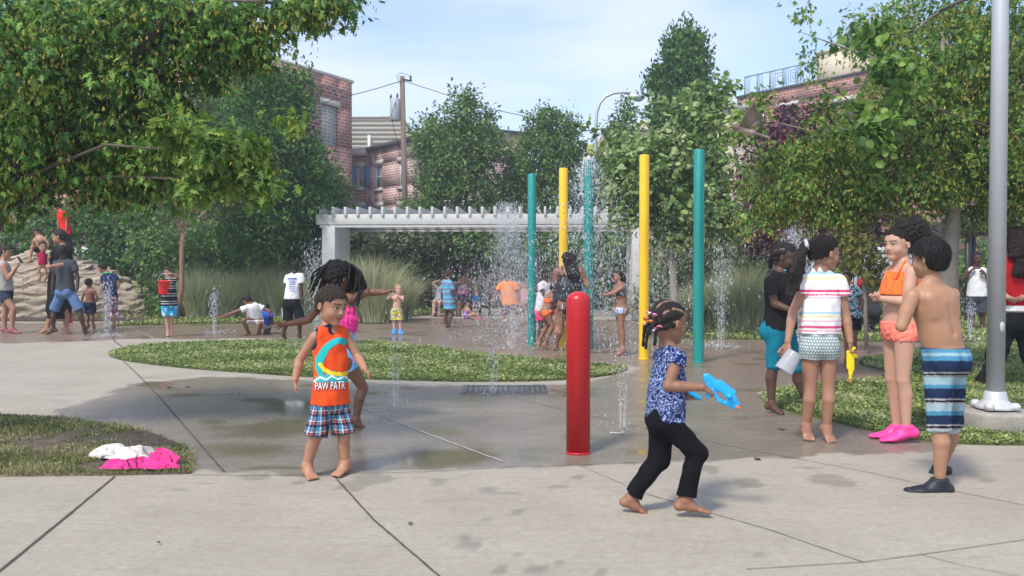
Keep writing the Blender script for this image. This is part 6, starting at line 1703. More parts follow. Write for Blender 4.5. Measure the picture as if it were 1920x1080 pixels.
# ---------------------------------------------------------------- people on the splash pad and around it
def pat(kind, cols, sc=.06, seed=1):
    cs = [np.array(c, float) for c in cols]
    def fn(V, B=None):
        if kind == 'h': k = ((V[:, 2] / sc) % 1.0 * len(cs)).astype(int) % len(cs); return np.array(cs)[k]
        s = sines(seed, 8, (sc * .6, sc * 2))(V[:, 0], V[:, 1], V[:, 2])
        k = np.clip(((s + 1.6) / 3.2 * len(cs)).astype(int), 0, len(cs) - 1); return np.array(cs)[k]
    return fn
def far(label, ground, H, yaw, j, skin, dy=None, fat=1.0, hair=BLACKH, hairt=.03, line=None, res=None, hands=('relax', 'relax'), bare=(1, 1), face=False, group=None, Y=None, hair_extra=None, extra=None, **kw):
    Yq = Y or gy(ground); B = make_body(Yq, H, yaw, j, dy, fat, kw.get('sw'), kw.get('hip'))
    r_ = res or max(.009, Yq * .0010)
    p = person(label, B, skin, r_, None, hands, bare, face, group)
    p.res = r_
    if hair is not None: scalp(p, hair, t=hairt, line=line, res=r_ * .8, amp=.02, extra=hair_extra(B) if hair_extra else None)
    return p
def S_(p, col, hem, sl=.5, **kw): return shirt(p, col, hem, sl, kw.pop('off', .014), kw.pop('loose', .012), p.res * .9, kw.pop('name', 'tee'), neck=kw.pop('neck', 1.3), amp=.003, **kw)
def H_(p, col, top, to=.6, fl=.02, **kw): return shorts(p, col, top, to, kw.pop('off', .013), fl, p.res * .9, kw.pop('name', 'shorts'), amp=.003, **kw)
DEN = (.10, .17, .33)
# left group
p = far('woman in a grey tank top and denim shorts looking at her phone', 625, 1.64, 85, dict(head=(13, 471, 25, 88, 22), neck=(6, 488), sR=(6, 498), sL=(2, 497), eR=(16, 522), wR=(31, 500), tR=(40, 492), eL=(20, 518), wL=(33, 498), tL=(40, 489),
    P=(8, 545), kR=(26, 579), kL=(10, 582), aR=(23, 616), aL=(9, 616), fR=(38, 624), fL=(20, 624)), 'tan', dict(wR=.06, wL=-.04), fat=1.12, hands=('grip', 'grip'), bare=(0, 0), hair=(.03, .02, .015))
S_(p, (.40, .38, .36), 545, 0, name='tank_top', neck=1.6); H_(p, (.035, .05, .09), 540, .42, .012, name='denim_shorts')
for s in 'RL': shoe(p, s, (.30, .10, .10), (.45, .38, .2), .012, .01, name='sandal')
strands(p, 'hair_bun', [[hp(p.B, 0, -.45, .15), hp(p.B, 0, -.55, .1)]], .05, .045, (.03, .02, .015), .01)
wr_, wl_ = p.B.J['tR'], p.B.J['tL']; q = (wr_ + wl_) / 2
t = thing('smartphone', 'dark smartphone held up by the woman in grey', 'phone', q)
M_ = Matrix.Rotation(math.radians(-35), 4, 'Y'); MB().box(-.006, .006, -.038, .038, -.03, .115, M_).build('case', DARKM, t, bevel=.003); MB().box(-.0085, -.0065, -.034, .034, -.02, .105, M_).build('screen', GLASS, t)
pk = far('man in a long black garment and black tee carrying a small child', 627, 1.84, -70, dict(head=(111, 444, 29, -75, 8), neck=(119, 463), sR=(104, 472), sL=(128, 470), eL=(118, 497), wL=(93, 500), tL=(80, 499), eR=(99, 497), wR=(86, 498), tR=(78, 500),
    P=(110, 535), kR=(96, 582), kL=(120, 582), aR=(88, 615), aL=(124, 615), fR=(74, 624), fL=(134, 625)), 'tan', dict(eL=-.25, wL=-.22, eR=0), fat=1.22, hands=('grip', 'grip'), hair=(.02, .016, .014), hairt=.02, Y=15.65)
S_(pk, (.012, .012, .014), 548, .75, name='tee')
B = pk.B; cloth(pk, 'long_garment', [ecap(B.J['P'] + B.up * .1, np.array([B.J['P'][0], B.Y0, .48]), B.R['hip'] + .02, B.R['hip'] + .06, B.r, .8, .02), ecap(np.array([B.J['P'][0], B.Y0, .55]), np.array([B.J['P'][0], B.Y0, .2]), B.R['hip'] + .05, B.R['hip'] + .075, B.r, .7, .02)], (.012, .012, .014), .014, bot=zat(B, 597), amp=.012, st=(1, 1, .1), wl=(.08, .2))
p = far('small child in a maroon top carried on the arm of the man in black', 500, .60, 30, dict(head=(80.5, 463, 20, 40, 0), neck=(79, 474), sR=(73, 478), sL=(86, 478), eR=(72, 487), wR=(80, 490), tR=(86, 491), eL=(88, 486), wL=(94, 482), tL=(98, 478), P=(80, 497), kR=(73, 506), kL=(86, 508), aR=(75, 520), aL=(86, 520), fR=(73, 526), fL=(84, 527)), 'tan', {}, fat=1.0, Y=15.38, hair=(.03, .018, .012), res=.011)
S_(p, (.35, .02, .05), 496, .4)
p = far('teenager in a dark grey tee and denim shorts standing with legs apart', 628, 1.60, 172, dict(head=(117, 471, 24, 190, 10), neck=(119, 485), sL=(103, 493), sR=(138, 492), eL=(100, 524), wL=(99, 551), tL=(97, 564), eR=(146, 520), wR=(145, 542), tR=(141, 552),
    P=(123, 545), kL=(101, 583), kR=(150, 582), aL=(100, 616), aR=(158, 616), fL=(86, 626), fR=(160, 627)), 'deep', dict(wR=-.06, fL=.0), fat=.98, Y=15.3, hair=BLACKH)
S_(p, (.055, .065, .075), 546, .55, loose=.02); H_(p, (.10, .17, .32), 541, .98, .03, name='denim_shorts')
p = far('small shirtless boy in navy shorts beside the teenager in denim shorts', 617, 1.05, 165, dict(head=(167, 530, 17, 160, 5), neck=(168, 539), sL=(160, 545), sR=(177, 545), eL=(155, 557), wL=(153, 565), tL=(152, 571), eR=(182, 557), wR=(179, 566), tR=(178, 572), P=(169, 569), kL=(165, 592), kR=(174, 592), aL=(165, 611), aR=(175, 611), fL=(163, 617), fR=(177, 617)), 'brown', {}, Y=16.6)
H_(p, (.02, .025, .05), 566, .8, .02)
p = far('boy in a navy swim tee with green collar bending over a jet', 616, 1.25, -150, dict(head=(192, 502, 19, -110, 30), neck=(200, 512), sL=(193, 518), sR=(216, 517), eL=(192, 538), wL=(187, 552), tL=(184, 560), eR=(223, 532), wR=(219, 545), tR=(216, 553), P=(207, 558), kL=(201, 587), kR=(213, 587), aL=(200, 610), aR=(214, 610), fL=(195, 616), fR=(212, 616)), 'tan', {}, Y=16.7)
S_(p, (.018, .035, .09), 561, .55); H_(p, pat('n', [(.02, .02, .025), (.5, .5, .5), (.35, .03, .04), (.02, .02, .03)], .05, 3), 556, .95, .025)
strands(p, 'collar', [[p.B.J['neck'] + np.array([math.cos(a) * .055, math.sin(a) * .055, .0]) for a in np.linspace(0, 6.28, 9)]], .018, .018, (.04, .45, .20), .008, 0, CLOTH)
Yk = 20.5
zr = rock_z(P(72, 470, Yk)[0], Yk)
p = far('shirtless boy sitting on top of the boulder', 0, 1.08, -25, dict(head=(70, 435, 15, -20, 30), neck=(72, 443), sR=(64, 447), sL=(85, 447), eR=(61, 457), wR=(66, 464), tR=(70, 468), eL=(91, 457), wL=(90, 466), tL=(86, 470), P=(75, 468), kR=(60, 463), kL=(80, 464), aR=(56, 486), aL=(77, 487), fR=(50, 494), fL=(74, 495)), 'tan', dict(kR=-.28, kL=-.28), Y=Yk - .15)
H_(p, (.02, .022, .03), 462, .75, .02)
p = far('young man in a red tee standing on the boulder looking down', 0, 1.30, -65, dict(head=(107, 387, 18, -75, 30), neck=(113, 396), sR=(111, 402), sL=(124, 402), eL=(125, 418), wL=(124, 433), tL=(123, 440), eR=(109, 416), wR=(110, 430), tR=(111, 437), P=(125, 436), kR=(122, 460), kL=(131, 460), aR=(124, 482), aL=(130, 482), fR=(116, 487), fL=(122, 488)), 'tan', {}, Y=Yk + .4)
S_(p, (.72, .02, .02), 440, .55, loose=.02); H_(p, (.02, .02, .025), 434, 1.9, .015, name='trousers')
p = far('boy in a black striped tee holding a red bucket before his face', 631, 1.26, 20, dict(head=(314, 511, 18, 10, 5), neck=(316, 522), sR=(306, 527), sL=(328, 524), eR=(302, 541), wR=(305, 548), tR=(309, 551), eL=(333, 517), wL=(320, 513), tL=(312, 512), P=(318, 570), kR=(313, 599), kL=(322, 599), aR=(315, 622), aL=(321, 622), fR=(314, 630), fL=(319, 631)), (.45, .26, .19), dict(wL=-.20, eL=-.06, eR=-.08, wR=-.12, fR=-.05, fL=-.05), hands=('grip', 'fist'), hair=(.03, .022, .018))
S_(p, pat('h', [(.012, .012, .014)] * 3 + [(.5, .5, .5)], .045), 573, .5); H_(p, pat('n', [(.05, .45, .20), (.02, .30, .60), (.03, .35, .65), (.5, .6, .6)], .06, 9), 570, .75, .025)
# middle left
p = far('girl in a white tee crouching and reaching into a ground jet', 629, 1.35, -140, dict(head=(463, 563, 19, -120, 40), neck=(471, 571), sL=(460, 577), sR=(486, 574), eL=(440, 585), wL=(414, 595), tL=(403, 597), eR=(506, 583), wR=(503, 592), tR=(500, 599), P=(478, 596), hL=(473, 600), hR=(485, 600), kL=(457, 601), kR=(489, 606), aL=(465, 622), aR=(485, 623), fL=(455, 628), fR=(482, 630)), 'brown', dict(kL=-.25, aL=.2, kR=-.25, aR=.2, P=.1, eL=-.05), hip=.05)
S_(p, (.78, .77, .76), 603, .45, loose=.02); H_(p, (.55, .53, .50), 600, .9, .012, name='capri_trousers')
p = far('small child in a blue top crouching behind the girl in white', 628, 1.0, 120, dict(head=(500, 577, 16, 130, 30), neck=(500, 586), sR=(508, 590), sL=(494, 589), eR=(511, 601), wR=(503, 610), tR=(498, 614), eL=(492, 600), wL=(490, 608), tL=(488, 612), P=(499, 608), kR=(511, 605), kL=(500, 607), aR=(503, 623), aL=(497, 623), fR=(510, 627), fL=(504, 627)), 'dark', dict(kR=.1), Y=15.6)
S_(p, (.03, .10, .50), 612, .3); H_(p, (.40, .40, .42), 608, .8, .01)
pm = far('teenager in a white printed tee and black shorts seen from behind', 637, 1.40, 160, dict(head=(555, 499, 21, 160, 5), neck=(554, 511), sL=(539, 519), sR=(566, 517), eL=(536, 541), wL=(538, 560), tL=(539, 568), eR=(565, 543), wR=(567, 567), tR=(568, 576), P=(548, 566), kL=(540, 600), kR=(563, 600), aL=(531, 628), aR=(562, 630), fL=(535, 638), fR=(565, 637)), 'deep', dict(eR=-.03), fat=.98)
o = S_(pm, (.74, .73, .74), 561, .55, loose=.02); H_(pm, (.014, .014, .018), 556, 1.0, .035)
prn = [fill2d(lambda x, y: True, a, b, y0, y1, 8) for a, b, y0, y1 in ((539, 556, 521, 524), (541, 553, 526, 527.5), (541, 554, 529.5, 531), (542, 553, 533, 534), (541, 554, 537, 538), (542, 553, 541, 542), (543, 552, 545, 546))]
decal(pm, 'print', o, prn, [(.10, .16, .45)] * 7, o, .006)
for s_, y_ in ((-1, 0),): strands(pm, 'side_stripe', [[lerp(pm.B.J['hL'], pm.B.J['kL'], .3) - pm.B.r * .125, lerp(pm.B.J['hL'], pm.B.J['kL'], .9) - pm.B.r * .105]], .012, .012, (.6, .6, .6), .01, 0, CLOTH)
p = far('blond toddler in yellow swim shorts and blue clogs clapping', 627, .93, -5, dict(head=(747.5, 543, 19, 25, -8), neck=(746, 552), sR=(736, 557), sL=(756, 556), eR=(727, 560), wR=(735, 552), tR=(741, 548), eL=(754, 564), wL=(745, 556), tL=(741, 550), P=(744, 582), kR=(739, 603), kL=(750, 603), aR=(739, 618), aL=(751, 619), fR=(738, 625), fL=(752, 626)), (.56, .34, .25), dict(wL=-.10, wR=-.10, fR=-.06, fL=-.06, eR=-.04, eL=-.06), bare=(0, 0), hair=(.42, .28, .14), hairt=.035, res=.010, face=True)
H_(p, pat('n', [(.70, .62, .10), (.70, .62, .10), (.16, .17, .22), (.55, .52, .40)], .06, 5), 578, .85, .02)
for s in 'RL': shoe(p, s, (.02, .30, .75), None, .014, .009, name='clog')
# behind the pergola line
p = far('woman in a white top and blue shorts sitting on the dark bench, one arm raised', 0, 1.62, 40, dict(head=(831, 527, 17, 30, 10), neck=(829, 537), sR=(822, 541), sL=(835, 541), eR=(811, 531), wR=(822, 526), tR=(829, 527), eL=(838, 553), wL=(833, 562), tL=(829, 565), P=(826, 564), hR=(822, 566), hL=(831, 566), kR=(815, 565), kL=(824, 567), aR=(813, 586), aL=(822, 587), fR=(811, 592), fL=(820, 592)), (.58, .38, .30), dict(kR=-.40, kL=-.40), Y=21.3, hair=(.05, .03, .02))
S_(p, (.72, .72, .73), 565, .15, name='top'); H_(p, (.02, .05, .35), 561, .45, .01)
p = far('boy in a long blue and grey striped tee walking across the wet paving', 615, 1.28, 100, dict(head=(843, 515, 18, 70, 5), neck=(841, 524), sR=(846, 531), sL=(832, 530), eR=(851, 548), wR=(856, 560), tR=(859, 567), eL=(829, 547), wL=(828, 560), tL=(829, 566), P=(842, 565), kR=(848, 590), kL=(836, 593), aR=(841, 606), aL=(838, 611), fR=(843, 613), fL=(835, 617)), 'dark', dict(), fat=1.08, hair=(.06, .025, .012), hairt=.06)
S_(p, pat('h', [(.12, .42, .60), (.06, .30, .50), (.20, .17, .24), (.12, .42, .60), (.20, .17, .24)], .20), 580, .8, loose=.03, name='long_tee'); H_(p, (.03, .05, .12), 576, .5, .012)
p = far('woman in a patterned strapless top and purple shorts standing by the bench', 594, 1.62, 175, dict(head=(870, 511, 18, 170, 10), neck=(870, 521), sL=(861, 526), sR=(880, 526), eL=(855, 540), wL=(859, 550), tL=(862, 556), eR=(883, 540), wR=(878, 549), tR=(874, 553), P=(869, 553), kL=(862, 573), kR=(875, 573), aL=(861, 588), aR=(874, 588), fL=(859, 594), fR=(876, 594)), 'brown', dict(wL=.1, wR=.1), fat=1.1)
B = p.B; cloth(p, 'top', torso(B, .014) , pat('n', [(.25, .06, .12), (.45, .32, .38), (.10, .04, .10)], .07, 8), p.res, top=zat(B, 533), bot=zat(B, 554)); H_(p, (.05, .02, .09), 551, .42, .01)
p = far('small girl in a purple swimsuit and pink shoes sitting on the paving', 597, .95, 60, dict(head=(875.5, 569.5, 15, 70, 5), neck=(876, 577), sR=(880, 581), sL=(871, 580), eR=(884, 587), wR=(889, 592), tR=(892, 594), eL=(869, 588), wL=(870, 594), tL=(872, 596), P=(875, 591), hR=(878, 592), hL=(873, 592), kR=(889, 589), kL=(886, 590), aR=(899, 595), aL=(896, 595), fR=(904, 592), fL=(901, 592)), 'tan', dict(kR=-.05), Y=20.3, bare=(0, 0))
cloth(p, 'swimsuit', torso(p.B, .012), (.30, .10, .42), p.res * .8, top=zat(p.B, 582.5))
for s in 'RL': shoe(p, s, (.85, .08, .30), None, .014, .01)
p = far('baby in a blue outfit sitting on the grey bench', 0, .70, -5, dict(head=(892, 547.5, 14, 5, 5), neck=(892, 554), sR=(888, 557), sL=(897, 557), eR=(886, 562), wR=(889, 566), tR=(891, 567), eL=(899, 562), wL=(897, 566), tL=(895, 567), P=(893, 567), kR=(889, 568), kL=(898, 568), aR=(888, 574), aL=(899, 574), fR=(887, 577), fL=(900, 577)), (.58, .38, .30), dict(kR=-.14, kL=-.14), Y=21.2, hair=(.30, .20, .11), hairt=.01, res=.012)
S_(p, (.04, .22, .50), 572, .5); H_(p, (.05, .12, .25), 566, .8)
p = far('boy in a wet orange tee and dark red shorts running away through the spray', 624, 1.42, 165, dict(head=(952, 517, 19, 165, 12), neck=(953, 527), sL=(938, 533), sR=(966, 532), eL=(930, 550), wL=(924, 566), tL=(921, 574), eR=(973, 550), wR=(974, 567), tR=(974, 576), P=(957, 572), kL=(949, 596), kR=(973, 592), aL=(951, 618), aR=(990, 603), fL=(952, 627), fR=(996, 610)), (.30, .14, .09), dict(aR=-.05), fat=1.05)
S_(p, (.95, .25, .02), 572, .6, loose=.02); H_(p, pat('n', [(.30, .02, .06), (.05, .03, .04), (.35, .20, .22)], .06, 4), 568, .7, .03)
p = far('bather in a wet pink swimsuit half hidden behind the leftmost teal pole', 610, 1.45, 190, dict(head=(983, 520, 18, 200, 5), neck=(984, 530), sL=(975, 536), sR=(995, 536), eL=(972, 552), wL=(973, 566), tL=(973, 573), eR=(999, 552), wR=(999, 566), tR=(999, 573), P=(985, 567), kL=(981, 588), kR=(992, 587), aL=(979, 604), aR=(996, 600), fL=(978, 610), fR=(999, 606)), 'mid', {}, hair=BLACKH)
cloth(p, 'swimsuit', torso(p.B, .012) + sum([leg(p.B, s, .012, .15) for s in 'RL'], []), (.55, .22, .24), p.res, top=zat(p.B, 541))
# group at the poles
p = far('girl in a wet white tee and pink shorts beside the leftmost teal pole', 648, 1.30, 35, dict(head=(1024, 515, 20, 40, 5), neck=(1022, 527), sR=(1013, 534), sL=(1030, 533), eR=(1020, 553), wR=(1030, 561), tR=(1036, 564), eL=(1036, 548), wL=(1036, 560), tL=(1034, 566), P=(1019, 579), kR=(1015, 615), kL=(1026, 613), aR=(1013, 642), aL=(1024, 640), fR=(1016, 650), fL=(1028, 648)), 'deep', dict(wR=-.10, eR=-.04), hands=('relax', 'relax'))
S_(p, (.72, .68, .72), 583, .5, loose=.01); H_(p, (.80, .05, .16), 578, .55, .012)
p = far('girl in an orange bikini leaning against the woman in black', 657, 1.30, 70, dict(head=(1040, 541, 19, 60, 30), neck=(1037, 549), sR=(1037, 556), sL=(1032, 553), eR=(1046, 566), wR=(1054, 572), tR=(1058, 574), eL=(1042, 562), wL=(1052, 566), tL=(1056, 568), P=(1027, 582), kR=(1037, 612), kL=(1028, 609), aR=(1022, 645), aL=(1009, 644), fR=(1032, 655), fL=(1018, 656)), 'mid', dict(), hair=BLACKH, hairt=.06, Y=12.55, hands=('relax', 'relax'))
B = p.B; cloth(p, 'bikini_top', torso(B, .010), (.95, .14, .04), p.res * .8, top=lerp(B.J['P'], B.J['T'], .84)[2], bot=lerp(B.J['P'], B.J['T'], .56)[2]); cloth(p, 'bikini_bottom', torso(B, .010) + sum([leg(B, s, .010, .14) for s in 'RL'], []), (.95, .16, .03), p.res * .8, top=zat(B, 581))
strands(p, 'hair_braids', [[hp(B, a, .1, .3), hp(B, a * 1.6, .25, -.1), hp(B, a * 1.7, .2, -.6)] for a in (-.3, -.15, .15, .3)], .022, .014, BLACKH, .010)
p = far('woman in a black swimsuit seen from behind at the centre of the pad', 658, 1.64, 178, dict(head=(1063, 486, 25, 190, 5), neck=(1066, 500), sL=(1045, 508), sR=(1088, 506), eL=(1041, 530), wL=(1043, 545), tL=(1046, 554), eR=(1098, 527), wR=(1103, 540), tR=(1107, 547), P=(1064, 562), hL=(1053, 573), hR=(1078, 573), kL=(1049, 611), kR=(1076, 612), aL=(1041, 649), aR=(1065, 646), fL=(1037, 657), fR=(1068, 656)), (.27, .13, .08), dict(wL=.12, eL=.03, wR=-.05), fat=1.40, line=hairline(-.6, .2, -.2), hairt=.06)
B = p.B; strands(p, 'long_hair', [[hp(B, a, -.35, .1), P(1066 + 5 * a * 6, 500, B.Y0 - .10), P(1070 + 40 * a, 516, B.Y0 - .17)] for a in (-.1, 0, .1, .25, .4)], .05, .022, BLACKH, .010, .004)
cloth(p, 'swimsuit', torso(B, .012) + [ecap(B.J['P'] - B.up * .02, B.W, B.R['hip'] + .02, B.R['waist'] + .02, B.r, .85, .03)] + sum([leg(B, s, .012, .16) for s in 'RL'], []), (.018, .018, .022), .009, top=zat(B, 515), amp=.003, mat=WETCLOTH)
strands(p, 'strap', [[P(x0_, 517, B.Y0 - .17), P(x1_, 508, B.Y0 - .14), P(x2_, 499, B.Y0 - .06)] for x0_, x1_, x2_ in ((1057, 1055, 1053), (1085, 1084, 1080))], .008, .008, (.018, .018, .022), .006, 0, CLOTH)
p = far('girl in a light blue bikini reaching out under the falling water', 666, 1.34, -85, dict(head=(1160, 520, 22, -70, -15), neck=(1163, 533), sR=(1159, 538), sL=(1167, 538), eL=(1150, 550), wL=(1136, 553), tL=(1127, 551), eR=(1148, 549), wR=(1134, 555), tR=(1125, 555), P=(1163, 578), kR=(1162, 614), kL=(1165, 614), aR=(1164, 655), aL=(1167, 656), fR=(1154, 664), fL=(1156, 666)), (.30, .15, .10), dict(), hands=('spread', 'spread'), fat=.95)
B = p.B; cloth(p, 'bikini_top', torso(B, .010), pat('n', [(.05, .06, .08), (.4, .5, .55)], .06, 2), p.res * .8, top=lerp(B.J['P'], B.J['T'], .80)[2], bot=lerp(B.J['P'], B.J['T'], .60)[2]); cloth(p, 'bikini_bottom', torso(B, .010) + sum([leg(B, s, .010, .14) for s in 'RL'], []), pat('n', [(.25, .55, .70), (.55, .65, .70), (.4, .2, .4)], .06, 6), p.res * .8, top=zat(B, 576))
strands(p, 'wet_hair', [[hp(B, a, -.3, .2), hp(B, a, -.5, -.3), hp(B, a * 1.2, -.5, -1.0)] for a in (-.2, -.07, .07, .2)], .035, .02, BLACKH, .010, .003)
# right background
p = far('man in a white tank top raising a hand to his mouth behind the lamp post', 621, 1.62, -15, dict(head=(1832, 484, 25, -10, 5), neck=(1831, 499), sR=(1813, 508), sL=(1851, 508), eR=(1806, 528), wR=(1820, 508), tR=(1829, 500), eL=(1856, 529), wL=(1848, 515), tL=(1838, 504), P=(1832, 555), kR=(1823, 588), kL=(1842, 588), aR=(1822, 614), aL=(1843, 614), fR=(1819, 621), fL=(1846, 621)), 'dark', dict(wR=-.16, wL=-.16), fat=1.15, hands=('fist', 'fist'))
S_(p, (.72, .72, .72), 556, 0, name='tank_top', neck=1.7, drop=.03); H_(p, (.06, .065, .08), 553, .95, .04)
p = far('child in a patterned top and black shorts standing behind the striped girl', 683, 1.22, -30, dict(head=(1588, 520, 22, -60, 5), neck=(1592, 533), sR=(1582, 541), sL=(1606, 541), eL=(1617, 566), wL=(1611, 588), tL=(1608, 600), eR=(1576, 564), wR=(1580, 584), tR=(1582, 594), P=(1594, 592), kR=(1588, 637), kL=(1601, 637), aR=(1588, 672), aL=(1601, 673), fR=(1584, 681), fL=(1598, 683)), 'brown', {})
S_(p, pat('n', [(.02, .02, .03), (.05, .2, .35), (.5, .5, .5), (.02, .02, .03)], .05, 5), 596, .4); H_(p, (.015, .015, .018), 591, .5, .02)
# ---------------------------------------------------------------- things held, worn loose or lying about
BLUEG = mt('blue_plastic', (.015, .38, .78), .32, .06, 5, 80, .05, .002); ORGP = mt('orange_plastic', (.90, .22, .03), .35, .05, 5, 60, .05, .002); YELP = mt('yellow_plastic', (.88, .66, .01), .33, .05, 5, 60, .05, .002)
REDP = mt('red_plastic', (.72, .02, .02), .35, .06, 5, 60, .05, .002); PINKP = mt('pink_plastic', (.72, .38, .62), .35, .06, 5, 60, .05, .002); CLEARP = mt('cloudy_plastic', (.70, .72, .74), .3, .05, 5, 60, .05, .002)
cb = CLEARP.node_tree.nodes['Principled BSDF']; cb.inputs['Transmission Weight'].default_value = .55; cb.inputs['Alpha'].default_value = .80
def sdf_part(name, prims, res, mat, parent, loc, post=None):
    V, Fq = field(prims, res, post); return put(name, mesh_np(name, V - np.array(loc), Fq, True), mat, parent)
# blue water blaster in the running girl's hand
Yg = Bg.B.J['wR'][1]
Q = lambda x, y, d=0: P(x, y, Yg + .01 + d)
t = thing('water_blaster', 'bright blue water blaster with an orange nozzle held by the running girl', 'water gun', Q(1340, 735)); lc = t.location
fw = np.array([0, 1.0, 0])
def bar(x0, y0, x1, y1, r0, r1, k=.006, q=.55, d=0): return ecap(Q(x0, y0, d), Q(x1, y1, d), r0, r1, np.cross(nrm(Q(x1, y1) - Q(x0, y0)), fw), q, k)
sdf_part('body', [bar(1326, 704, 1345, 724, .012, .022), bar(1345, 722, 1372, 750, .024, .027), bar(1366, 744, 1380, 758, .027, .018), bar(1322, 706, 1328, 722, .012, .012), bar(1328, 722, 1350, 752, .012, .010), bar(1350, 752, 1378, 762, .010, .014), bar(1352, 716, 1376, 736, .010, .012),
                  dict(bar(1348, 738, 1358, 748, .011, .009, .004, 2.5), sub=1)], .0035, BLUEG, t, lc)
sdf_part('tank_cap', [cap(Q(1368, 743, -.022), Q(1368, 743, -.006), .013, .015, .003)], .003, BLUEG, t, lc)
sdf_part('nozzle', [cap(Q(1381, 761), Q(1385, 765), .011, .008, .003)], .003, ORGP, t, lc)
sdf_part('handle', [bar(1338, 728, 1328, 742, .014, .013)], .0035, BLUEG, t, lc)
q = Bg.B.J['tL']; t = thing('blaster_rear', 'short blue toy end held low in the running girl\'s other hand', 'toy', q)  # rear end of the blaster, built as an object of its own
sdf_part('tube', [cap(P(1294, 736, q[1] - .02), P(1311, 746, q[1] - .02), .013, .013, .003)], .004, BLUEG, t, t.location)
# yellow water pistol
Yg = Eg.B.J['wR'][1] - .01
t = thing('water_pistol', 'yellow water pistol pointing down in the striped girl\'s right hand', 'water gun', Q(1596, 680)); lc = t.location
sdf_part('body', [bar(1596, 668, 1595, 700, .022, .016), bar(1595, 700, 1594, 710, .014, .010), bar(1590, 660, 1590, 690, .012, .010), bar(1600, 676, 1600, 694, .010, .008), bar(1596, 660, 1604, 668, .014, .014)], .004, YELP, t, lc)
sdf_part('handle', [bar(1592, 660, 1602, 653, .013, .011)], .004, YELP, t, lc)
sdf_part('tip', [cap(Q(1594, 710), Q(1594, 716), .008, .006, .003)], .003, ORGP, t, lc)
# cloudy plastic cup
t = thing('plastic_cup', 'cloudy translucent plastic cup tipped down in the striped girl\'s left hand', 'cup', P(1488, 665, Eg.B.J['wL'][1] - .05)); a = P(1488, 665, Eg.B.J['wL'][1] - .05)
d = nrm(P(1472, 697, 5.8) - P(1494, 662, 5.8)); mb = MB(); prof = [(.0, .0), (.050, .0), (.052, .004), (.064, .145), (.067, .148), (.0625, .146), (.048, .008), (.0, .006)]
mb.lathe(prof, 36, (0, 0, -.02), close=False); o = mb.build('cup_wall', CLEARP, t, smooth=True); o.rotation_mode = 'QUATERNION'; o.rotation_quaternion = Vector(d).to_track_quat('Z', 'Y'); 
# red bucket
t = thing('bucket', 'red toy bucket lifted by the boy in the striped tee', 'bucket', P(307, 539, gy(631) - .28)); o = MB().lathe([(0, -.11), (.070, -.115), (.072, -.11), (.098, .105), (.106, .108), (.106, .122), (.096, .122), (.066, -.10), (0, -.10)], 28, close=False).build('pail', REDP, t, smooth=True); o.rotation_euler = (0, math.radians(6), 0)
mb = MB(); mb.tube([(-.1 * math.cos(a), 0, .11 + .13 * math.sin(a)) for a in np.linspace(0, math.pi, 12)], .005, 6); mb.build('handle', CLEARP, t, smooth=True)
# pink ball
g = G(294, 591); mb = MB(); V, Fq, _ = sphere_np(np.array([0, 0, .105]), .105, np.array([0, 0, 1.0]), np.array([0, 1.0, 0]), [(1, 1, 1)] * 3, 20); put('ball', mesh_np('ball', V, Fq, True), PINKP, loc=(g[0], g[1] - 2.3, .03), label='pale pink play ball lying near the boulder', cat='ball')
# clothes on the grass
g = G(235, 888)
def heap(name, c, w_, dpt, h_, seed, colfn, label, cat):
    n = 90; m = 46; u = np.linspace(-1, 1, n); v = np.linspace(-1, 1, m); U, Vv = np.meshgrid(u, v, indexing='ij')
    s1 = sines(seed, 12, (.8, 2.2)); s2 = sines(seed + 1, 10, (.38, .9), (1, 1.6, 1))
    rr = np.sqrt(U ** 2 + Vv ** 2); edge = 1 + .16 * np.sin(np.arctan2(Vv, U) * 3 + seed) + .08 * np.sin(np.arctan2(Vv, U) * 7 + seed)
    k = np.maximum(np.abs(U), np.abs(Vv)) / (rr + 1e-6); X = U * k * w_ * edge; Yy = Vv * k * dpt * edge
    Z = h_ * (.5 + .33 * s1(U * 1.2, Vv, 0) + .16 * s2(U, Vv, 1)) * np.clip((1 - rr * k) * 3.2, 0, 1) ** .6 + .012
    Z = np.maximum(Z, .010); X = X + .02 * s2(U, Vv, 3); Yy = Yy + .015 * s1(U, Vv, 5)
    P1 = np.stack([X.ravel(), Yy.ravel(), Z.ravel()], 1); i = np.arange(n * m).reshape(n, m)
    Fq = np.stack([i[:-1, :-1].ravel(), i[1:, :-1].ravel(), i[1:, 1:].ravel(), i[:-1, 1:].ravel()], 1)
    put(name, mesh_np(name, P1, Fq, True, colfn(U.ravel(), Vv.ravel(), P1)), CLOTH, loc=(c[0], c[1], .02), label=label, cat=cat)
heap('towel', G(236, 866), .185, .075, .085, 5, lambda u, v, p: np.where((np.sin(u * 30 + 4 * v) * np.sin(v * 17) > .75)[:, None], np.array((.45, .42, .42)), np.array((.66, .63, .57))), 'crumpled cream towel on the worn grass, beside the pink clothes', 'towel')
heap('pink_clothes', G(262, 886), .20, .045, .06, 9, lambda u, v, p: np.where(((u > -.45) & (u < .1) & (np.sin(u * 40 + v * 9) > .55))[:, None], np.array((.10, .02, .06)), np.array((.82, .05, .26))), 'crumpled bright pink clothes with a striped patch at the edge of the worn grass', 'clothes')
heap('pink_clothes', G(302, 878), .085, .05, .085, 14, lambda u, v, p: np.tile(np.array((.85, .07, .30)), (len(u), 1)), 'plain bright pink shirt heaped at the right end of the clothes pile', 'clothes')
